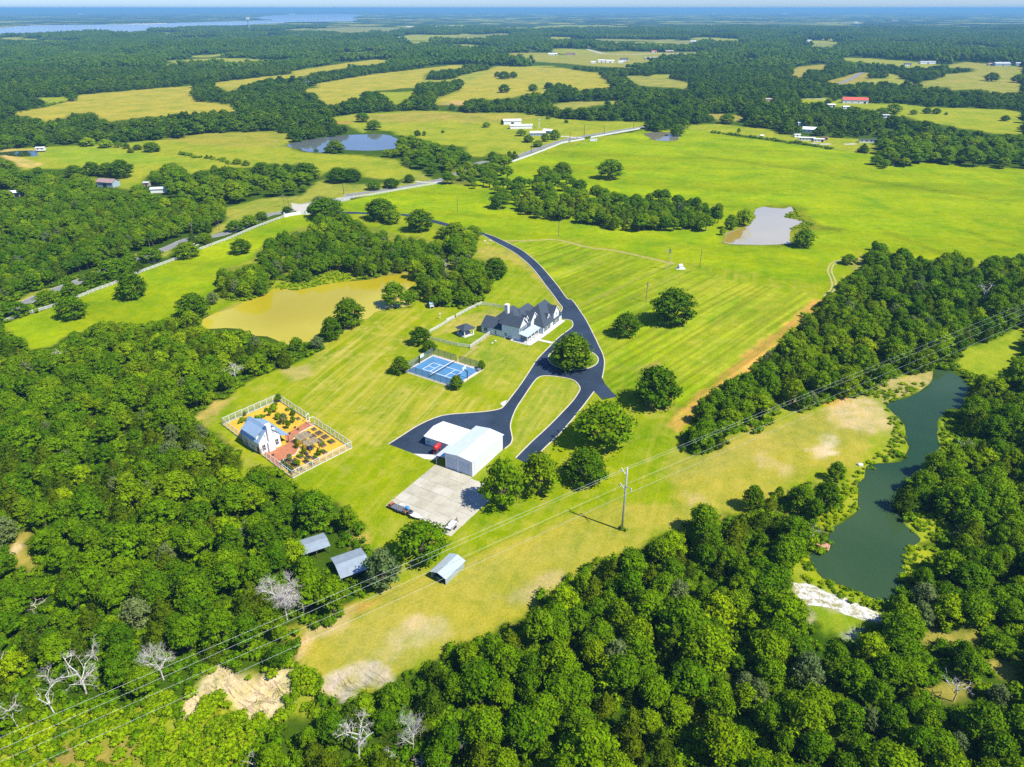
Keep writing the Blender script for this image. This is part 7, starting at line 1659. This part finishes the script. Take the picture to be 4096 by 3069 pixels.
vehicle('parked_car', g('D', 960, 722), ra_, 4.6, 1.8, 1.5, 0, .3, .7, 'dark parked car half hidden by the roadside tree', 'car', DARKC, z=.03)
o = empty('tractor', (CPX[0] + 1.0 * math.cos(rad(56.2)) - 2.2 * math.sin(rad(56.2)), CPX[1] + 1.0 * math.sin(rad(56.2)) + 2.2 * math.cos(rad(56.2)), 0), rad(56.2), 'small blue utility buggy parked in the carport', 'buggy')
MB().box(-.9, .3, -.65, .65, .45, .75).box(-.9, -.8, -.65, .65, .75, 1.0).box(.3, 1.6, -.65, .65, .4, .9).build('body', TEAL, o); MB().box(-.1, 1.0, -.6, .6, 1.6, 1.66).build('canopy', TEAL, o)
for x in (-.5, 1.2):
    for s in (-1, 1): MB().tube([(x, s * .6, .32), (x, s * .82, .32)], .32, 12).build('wheel', BLACK, o)
for x in (-.05, .95):
    for s in (-1, 1): MB().box(x - .03, x + .03, s * .56 - .03, s * .56 + .03, .75, 1.6).build('post', DARKMETAL, o)
SA = [g('J', 1940, 650)]
def SL(x, y): return (SA[0][0] + x * math.cos(rad(29.4)) - y * math.sin(rad(29.4)), SA[0][1] + x * math.sin(rad(29.4)) + y * math.cos(rad(29.4)))
RUSTY = ribbed('weathered_roof_metal', (.33, .40, .45), .35, 0, .4, .5, .2, .12)
gable_shed('open_shed', SL(-1.4, -3.0), rad(29.4), 6.2, 4.9, 2.5, 3.0, GREYW, RUSTY, 'open shed with a pale metal roof under the big oak', 'shed', posts=True)
gable_shed('open_shed', SL(4.0, -15.0), rad(29.4), 6.8, 7.2, 2.55, 3.5, GREYW, RUSTY, 'open shed with a wide grey metal roof beside the grey-green cedar', 'shed', posts=True)
# flat trailer with frames and boxes at the yard edge
pa = rad(149.2); wx0, wy0 = g('W', 1505, 1145)
def YL(x, y): return (wx0 + x * math.cos(pa) - y * math.sin(pa), wy0 + x * math.sin(pa) + y * math.cos(pa))
ta = U(1561, 2026); tb = U(1632, 2058); tang = math.atan2(tb[1] - ta[1], tb[0] - ta[0]); tl = math.hypot(tb[0] - ta[0], tb[1] - ta[1])
RUST = plain('rusty_steel', (.24, .10, .05), .8, var=.3, scale=4)
TR = empty('flat_trailer', (ta[0], ta[1], .06), tang, 'flat trailer loaded with steel frames at the lower left edge of the yard', 'trailer')
MB().box(0, tl, -1.0, 1.0, .55, .68).build('deck', DARKMETAL, TR)
for x in (tl * .42, tl * .58):
    for s in (-1, 1): MB().tube([(x, s * 1.0, .35), (x, s * 1.2, .35)], .35, 12).build('wheel', BLACK, TR)
for x in (0.05, tl - .05): MB().box(x - .05, x + .05, -1.0, 1.0, .68, 1.1).build('end_board', RUST, TR)
MB().bar((tl, .6, .6), (tl + 1.2, 0, .55), .1).bar((tl, -.6, .6), (tl + 1.2, 0, .55), .1).build('tongue', RUST, TR)
def TL(x, y): return (ta[0] + x * math.cos(tang) - y * math.sin(tang), ta[1] + x * math.sin(tang) + y * math.cos(tang))
LADG = 'steel frames stacked on the flat trailer'
for i in range(3):
    o = empty('steel_frame', (*TL(.9 + i * 1.25, -.9), .74 + .02 * i), tang + .06 * i, ('left', 'middle', 'right')[i] + ' grey slatted steel frame lying on the flat trailer', 'frame', LADG)
    MB().box(0, 1.15, 0, .07, 0, .12).box(0, 1.15, 1.73, 1.8, 0, .12).build('side_bar', GALV, o)
    for k in range(7): MB().box(.02 + .18 * k, .08 + .18 * k, .07, 1.73, .02, .1).build('slat', GALV, o)
o = empty('rusty_drum', (*TL(.35, .2), .74), tang, 'rusty orange drum lying at the left end of the flat trailer', 'drum'); MB().tube([(0, -.7, .32), (0, .55, .32)], .32, 12).build('barrel', plain('rust_orange', (.36, .11, .03), .8, var=.3), o); MB().tube([(0, -.72, .32), (0, -.68, .32)], .34, 12).build('rim', RUST, o)
o = empty('wooden_crate', (*TL(tl - .9, -.8), .74), tang, 'yellow-brown crate at the right end of the flat trailer', 'crate'); MB().box(0, .6, 0, .5, .0, .45).build('body', plain('crate_wood', (.42, .24, .06), .8), o); MB().box(-.03, .63, -.03, .53, .45, .5).build('lid', TIMBER, o)
o = empty('tarp_bundle', (*TL(tl - 1.6, 1.5), .06), tang, 'bright blue tarp heap behind the flat trailer', 'tarp')
iv, jf = ICO2; r_ = np.random.default_rng(5)
tv = iv * (1 + r_.uniform(-.2, .15, len(iv)))[:, None] * np.array([.75, .55, .55]) + np.array([0, 0, .4]); tv[:, 2] = np.maximum(tv[:, 2], 0)
mesh_obj('cover', tv, jf.tolist(), plain('blue_tarp', (.03, .22, .60), .5, var=.15), o)
o = empty('plastic_tub', (*TL(2.6, 1.45), .06), tang, 'white plastic tub behind the steel frames', 'tub'); MB().tube([(0, 0, 0), (0, 0, .7)], [.38, .45], 12).build('tub', OFFWHITE, o); MB().tube([(0, 0, .7), (0, 0, .75)], .47, 12).build('rim', OFFWHITE, o)
bt = U(1640, 2056)
o = empty('boat_trailer', (*TL(tl + 1.0, -.1), .06), tang, 'small white boat hull with a grey engine frame at the corner of the yard', 'boat')
hullp = [(-.2, .55), (.9, .85), (2.2, .75), (3.3, .38), (3.9, 0), (3.3, -.38), (2.2, -.75), (.9, -.85), (-.2, -.55)]
b = MB(); n = len(hullp); b.add([(x, y, .95) for x, y in hullp] + [(x * .92 + .1, y * .6, .45) for x, y in hullp], [list(range(n)), [n + i for i in range(n)][::-1]] + [[i, n + i, n + (i + 1) % n, (i + 1) % n] for i in range(n)]); b.build('hull', PICKW, o)
MB().box(-.5, .6, -.5, .5, .95, 1.45).build('engine_box', DARKMETAL, o); MB().bar((-.55, -.55, 1.5), (.65, -.55, 1.5), .07).bar((.65, -.55, 1.5), (.65, .55, 1.5), .07).bar((.65, .55, 1.5), (-.55, .55, 1.5), .07).bar((-.55, .55, 1.5), (-.55, -.55, 1.5), .07).build('rack', GALV, o)
for s in (-1, 1): MB().tube([(.6, s * .8, .3), (.6, s * 1.0, .3)], .3, 12).build('wheel', BLACK, o)
ua, ub, uc = U(1760 + 560 * .0543, 2060 + 1100 * .0543), U(1760 + 860 * .0543, 2060 + 1260 * .0543), U(1760 + 1370 * .0543, 2060 + 690 * .0543)
ut = math.atan2(uc[1] - ub[1], uc[0] - ub[0]); ul = math.hypot(uc[0] - ub[0], uc[1] - ub[1])
UT = empty('utility_trailer', (ub[0], ub[1], .06), ut, 'white utility trailer with mesh tailgate at the lower tip of the yard', 'trailer')
MB().box(0, ul, 0, 1.9, .55, .68).build('deck', plain('white_deck', (.72, .72, .74), .5), UT)
for y in (0, 1.86): MB().box(0, ul, y, y + .05, 1.05, 1.1).box(0, ul, y, y + .04, .68, .80).build('side_rail', DARKMETAL, UT)
for x in (.02, ul * .33, ul * .66, ul - .06):
    for y in (0, 1.86): MB().box(x, x + .05, y, y + .05, .80, 1.05).build('stake', DARKMETAL, UT)
tg = MB(); tg.bar((0, 0, .6), (-.05, 0, 1.5), .05).bar((0, 1.9, .6), (-.05, 1.9, 1.5), .05).bar((-.05, 0, 1.5), (-.05, 1.9, 1.5), .05)
for k in range(1, 5): tg.bar((0, k * .38, .6), (-.05, k * .38, 1.5), .035)
tg.build('tailgate', DARKMETAL, UT)
for x in (ul * .35, ul * .55):
    for y in (-.22, 1.92): MB().tube([(x, y, .32), (x, y + .2, .32)], .32, 12).build('wheel', BLACK, UT)
MB().bar((ul, .3, .55), (ul + 1.1, .95, .5), .08).bar((ul, 1.6, .55), (ul + 1.1, .95, .5), .08).build('tongue', DARKMETAL, UT)
MB().bar((ul + .4, .75, .55), (ul + .5, .75, 1.5), .09).bar((ul + .1, 1.2, .55), (ul + .5, .75, 1.5), .07).build('jack', RUST, UT)

# dock on the green pond
DKM = plain('reddish_deck', (.50, .27, .15), .75, var=.12)
dk = [g('L', 922, 590), g('L', 986, 601), g('L', 976, 650), g('L', 912, 630)]
d0 = np.array(dk[3]); dx = np.array(dk[2]) - d0; DW = np.linalg.norm(dx); dang = math.atan2(dx[1], dx[0]); DH = np.linalg.norm(np.array(dk[0]) - d0)
DK = empty('dock', (*d0, .1), dang, 'reddish square swimming dock with a short walkway on the green pond', 'dock')
npl = 9
for k in range(npl): MB().box(DW * k / npl + .015, DW * (k + 1) / npl - .015, 0, DH, .5, .58).build('plank', DKM, DK)
MB().box(0, DW, .05, .15, .35, .5).box(0, DW, DH - .15, DH - .05, .35, .5).build('joist', TIMBER, DK)
for x in (.2, DW - .2):
    for y in (.2, DH - .2): MB().tube([(x, y, -.3), (x, y, .5)], .1, 8).build('pile', TIMBER, DK)
wk = np.array(g('L', 835, 585)) - d0; wkx, wky = wk[0] * math.cos(dang) + wk[1] * math.sin(dang), -wk[0] * math.sin(dang) + wk[1] * math.cos(dang)
MB().bar((wkx, wky, .5), (0, DH * .55, .54), 1.1, .08).build('walkway', DKM, DK)
for k, (x, y, s) in enumerate(((1010, 578, .8), (1030, 590, .6), (1045, 575, .7), (1022, 592, .5), (1035, 572, .55), (1003, 590, .5))):
    tv = ICO1[0] * (1 + r_.uniform(-.25, .2, len(ICO1[0])))[:, None] * np.array([s, s * .8, s * .6]) + np.array([0, 0, s * .25])
    q = mesh_obj('rock', tv, ICO1[1].tolist(), plain('pale_rock', (.46, .42, .36), .85, var=.2)); q.location = (*g('E', x, y), 0); tag(q, ('largest', 'small upper', 'second largest', 'smallest lower', 'rightmost', 'leftmost')[k] + ' pale boulder of the rock pile at the driveway culvert', 'rock', 'culvert boulders')
tv = ICO1[0] * (1 + r_.uniform(-.2, .2, len(ICO1[0])))[:, None] * np.array([.9, .7, .6]); q = mesh_obj('rock', tv, ICO1[1].tolist(), plain('white_rock', (.7, .68, .64), .8)); q.location = (*g('L', 1175, 97), .2); tag(q, 'single white boulder on the green pond bank', 'rock')
# corrugated pipe by the yellow pond
pp_ = [g('H', 105, 160), g('H', 160, 140)]
o = MB().tube([(*pp_[0], .7), (*pp_[1], .7)], .75, 12).build('drain_pipe', plain('pipe_grey', (.35, .40, .44), .5), None, True); tag(o, 'grey drain pipe lying between the yellow pond and the wide tree', 'pipe')
o = empty('play_tower', (*g('E', 675, 1000), 0), .3, 'white play tower in the shade of the centre grove', 'playhouse')
MB().box(-.9, .9, -.8, .8, .9, 2.2).build('cabin', OFFWHITE, o); MB().slab([(-1.1, 0, 3.0), (1.1, 0, 3.0), (1.1, 1.0, 2.15), (-1.1, 1.0, 2.15)], .06).slab([(-1.1, 0, 3.0), (-1.1, -1.0, 2.15), (1.1, -1.0, 2.15), (1.1, 0, 3.0)], .06).build('roof', plain('blue_grey_roof', (.2, .3, .42), .5), o)
for x in (-.8, .8):
    for y in (-.7, .7): MB().box(x - .07, x + .07, y - .07, y + .07, 0, .9).build('leg', OFFWHITE, o)
o = empty('bird_house', (*g('H', 728, 122), 0), 0, 'white post with a bird house near the yard fence', 'bird house'); MB().box(-.08, .08, -.08, .08, 0, 2.2).build('post', OFFWHITE, o); MB().box(-.3, .3, -.3, .3, 2.2, 2.7).build('box', OFFWHITE, o)

# ------------------------------------------------------------------ dead trees
def dead_tree(t, x, yb, yt, wpx, label, seed, spread=.8, levels=4, twigs=3, group=None):
    px, py = g(t, x, yb); h = min(max(top_height(px, py, full(t, x, yt)[1]), 2.0), 13)
    wm = wpx * TS * (py * CP + CAM_H * SP) / FPX
    r = random.Random(seed); b = MB(); tw = MB()
    o = empty('dead_tree', (px, py, 0), r.uniform(0, 6), label, 'dead tree', group)
    def grow(p, d, L, rd, lv, mb):
        q = p + d * L * .5 + Vector((r.gauss(0, .06), r.gauss(0, .06), 0)) * L; e = q + (d + Vector((r.gauss(0, .2), r.gauss(0, .2), r.gauss(0, .12)))).normalized() * L * .5
        mb.tube([p, q, e], [rd, rd * .8, rd * .55], 5 if lv < 2 else 4, cap=False)
        if lv >= levels: return
        for k in range(twigs if lv else twigs + 2):
            nd = (d * (.9 - spread * .35) + Vector((r.gauss(0, spread), r.gauss(0, spread), r.gauss(.12, .4)))).normalized()
            if lv == 0:
                az = 2 * math.pi * k / (twigs + 2) + r.uniform(-.5, .5); nd = Vector((math.cos(az) * spread, math.sin(az) * spread, r.uniform(.25, .9))).normalized()
            grow(q.lerp(e, r.uniform(0, 1)) if lv else p.lerp(e, r.uniform(.45, 1)), nd, L * r.uniform(.5, .72), rd * .5, lv + 1, tw if lv >= 1 else mb)
    grow(Vector((0, 0, -.2)), Vector((r.gauss(0, .1), r.gauss(0, .1), 1)).normalized(), h * .5, max(.11, h * .021) * min(1.0, h * .8 / max(wm, .1) + .35), 0, b)
    b.build('trunk', DEADW, o); tt = tw.build('branches', DEADW, o); tt['kind'] = 'stuff'
    allv = np.array(b.v + tw.v); cw = np.ptp(allv[:, 0]); ch = allv[:, 2].max()
    s = np.clip(wm / max(cw, .1), .5, 2.6); o.scale = (s, s, np.clip(h / ch, .6, 1.6))
    return o
DG = 'bleached dead trees'
for a in DEAD:
    dead_tree(*a[:6], a[6], a[7], a[8], a[9], DG)
o = dead_tree('J', 1815, 1075, 785, 310, 'large grey leafless tree with dense twigs by the power line', 77, .8, 5, 5, DG)

# ------------------------------------------------------------------ far farms and houses
def farm(name, t, x, y, wpx, label, wall=None, roof=None, h=3.2, dep=.45, ang=0.0, pitch=.35, win=2, door=True, name2=None, cat='house', lift=0.0):
    px, py = g(t, x, y); L = max(3.0, wpx * TS * (py * CP + CAM_H * SP) / FPX); D_ = max(3.0, min(L * dep, 14)); wall = wall or WALLW; roof = roof or ROOFG
    o = empty(name, (px, py, lift), rad(ang), label, cat, FG)
    b = MB(); b.box(-L / 2, L / 2, 0, D_, 0, h); zr = h + D_ / 2 * pitch
    gable_wall_x(b, 0, D_, -L / 2 + .001, h - .05, h, zr, D_ / 2, .12); gable_wall_x(b, 0, D_, L / 2 - .121, h - .05, h, zr, D_ / 2, .12); b.build('wall', wall, o)
    r = MB(); r.slab([(-L / 2 - .4, D_ / 2, zr + .12), (-L / 2 - .4, -.5, h - .1), (L / 2 + .4, -.5, h - .1), (L / 2 + .4, D_ / 2, zr + .12)], .12); r.slab([(-L / 2 - .4, D_ / 2, zr + .12), (L / 2 + .4, D_ / 2, zr + .12), (L / 2 + .4, D_ + .5, h - .1), (-L / 2 - .4, D_ + .5, h - .1)], .12); r.build('roof', roof, o)
    for k in range(win):
        xx = -L / 2 + L * (k + .5) / (win + (1 if door else 0)); q = MB().box(xx - .55, xx + .55, -.06, -.004, 1.0, 2.2).build('window', GLASS, o); MB().box(xx - .7, xx + .7, -.05, -.006, .88, .99).build('sill', WHITE, o)
    if door: xx = L / 2 - L * .5 / (win + 1); MB().box(xx - min(1.5, L * .12), xx + min(1.5, L * .12), -.07, -.004, .02, min(2.6, h - .3)).build('door', DARKMETAL, o)
    return o
for a in FARMS:
    nm, t, x, y, wp, lb, wl_, rf, h, dp, an, pit, wi, dr = a
    farm(nm, t, x, y, wp, lb, wl_, rf, h, dp, an, pit, wi, dr, cat={'barn': 'barn', 'shed': 'shed', 'camper': 'camper'}.get(nm, 'house'))
sheet('lake_beach', gpoly('A', '775,158 850,154 930,156 1050,150 1060,146 940,150 850,150'), .6, surf('pale_beach', (.55, .50, .42), .1, .01))
o = farm('pond_cabin', 'A', 257, 962, 48, 'white cabin on stilts over the farm pond bank', WALLW, ROOFW, 2.6, .6, 12, .2, 2, False, cat='cabin', lift=1.2)
for x in (-4, 4):
    for y in (.3, 4): MB().box(x - .12, x + .12, y - .12, y + .12, -1.2, 0).build('stilt', TIMBER, o)
px, py = g('A', 1578, 203); ht = top_height(px, py, full('A', 1562, 76)[1])
o = empty('radio_tower', (px, py, 0), 0, 'slim radio tower before the lake', 'tower'); MB().tube([(0, 0, 0), (0, 0, min(ht, 420))], [5.0, 3.4], 4).build('mast', GALV, o); MB().box(-7, 7, -7, 7, min(ht, 420), min(ht, 420) + 12).build('head', OFFWHITE, o)
px, py = g('B', 1353, 812); o = empty('windmill', (px, py, 0), .3, 'small white windmill beside the pair of barns', 'windmill'); MB().bar((-.9, 0, 0), (0, 0, 9), .3).bar((.9, 0, 0), (0, 0, 9), .3).build('tower', OFFWHITE, o)
for k in range(8): a = k * math.pi / 4; MB().bar((0, -.4, 9), (1.8 * math.cos(a), -.4, 9 + 1.8 * math.sin(a)), .5, .1).build('blade', OFFWHITE, o)
# ------------------------------------------------------------------ haze over the land
HZ = 0.000105
hb = MB().box(-90000, 90000, -400, 95000, -8, CAM_H + 12).build('haze', None)
m = bpy.data.materials.new('haze_air'); m.use_nodes = True
nt = m.node_tree; nt.nodes.clear()
out = nt.nodes.new('ShaderNodeOutputMaterial'); pv_ = nt.nodes.new('ShaderNodeVolumePrincipled')
pv_.inputs['Color'].default_value = (.23, .53, .81, 1); pv_.inputs['Density'].default_value = HZ
pv_.inputs['Anisotropy'].default_value = 0.0
nt.links.new(pv_.outputs[0], out.inputs['Volume'])
hb.data.materials.append(m); hb['kind'] = 'stuff'
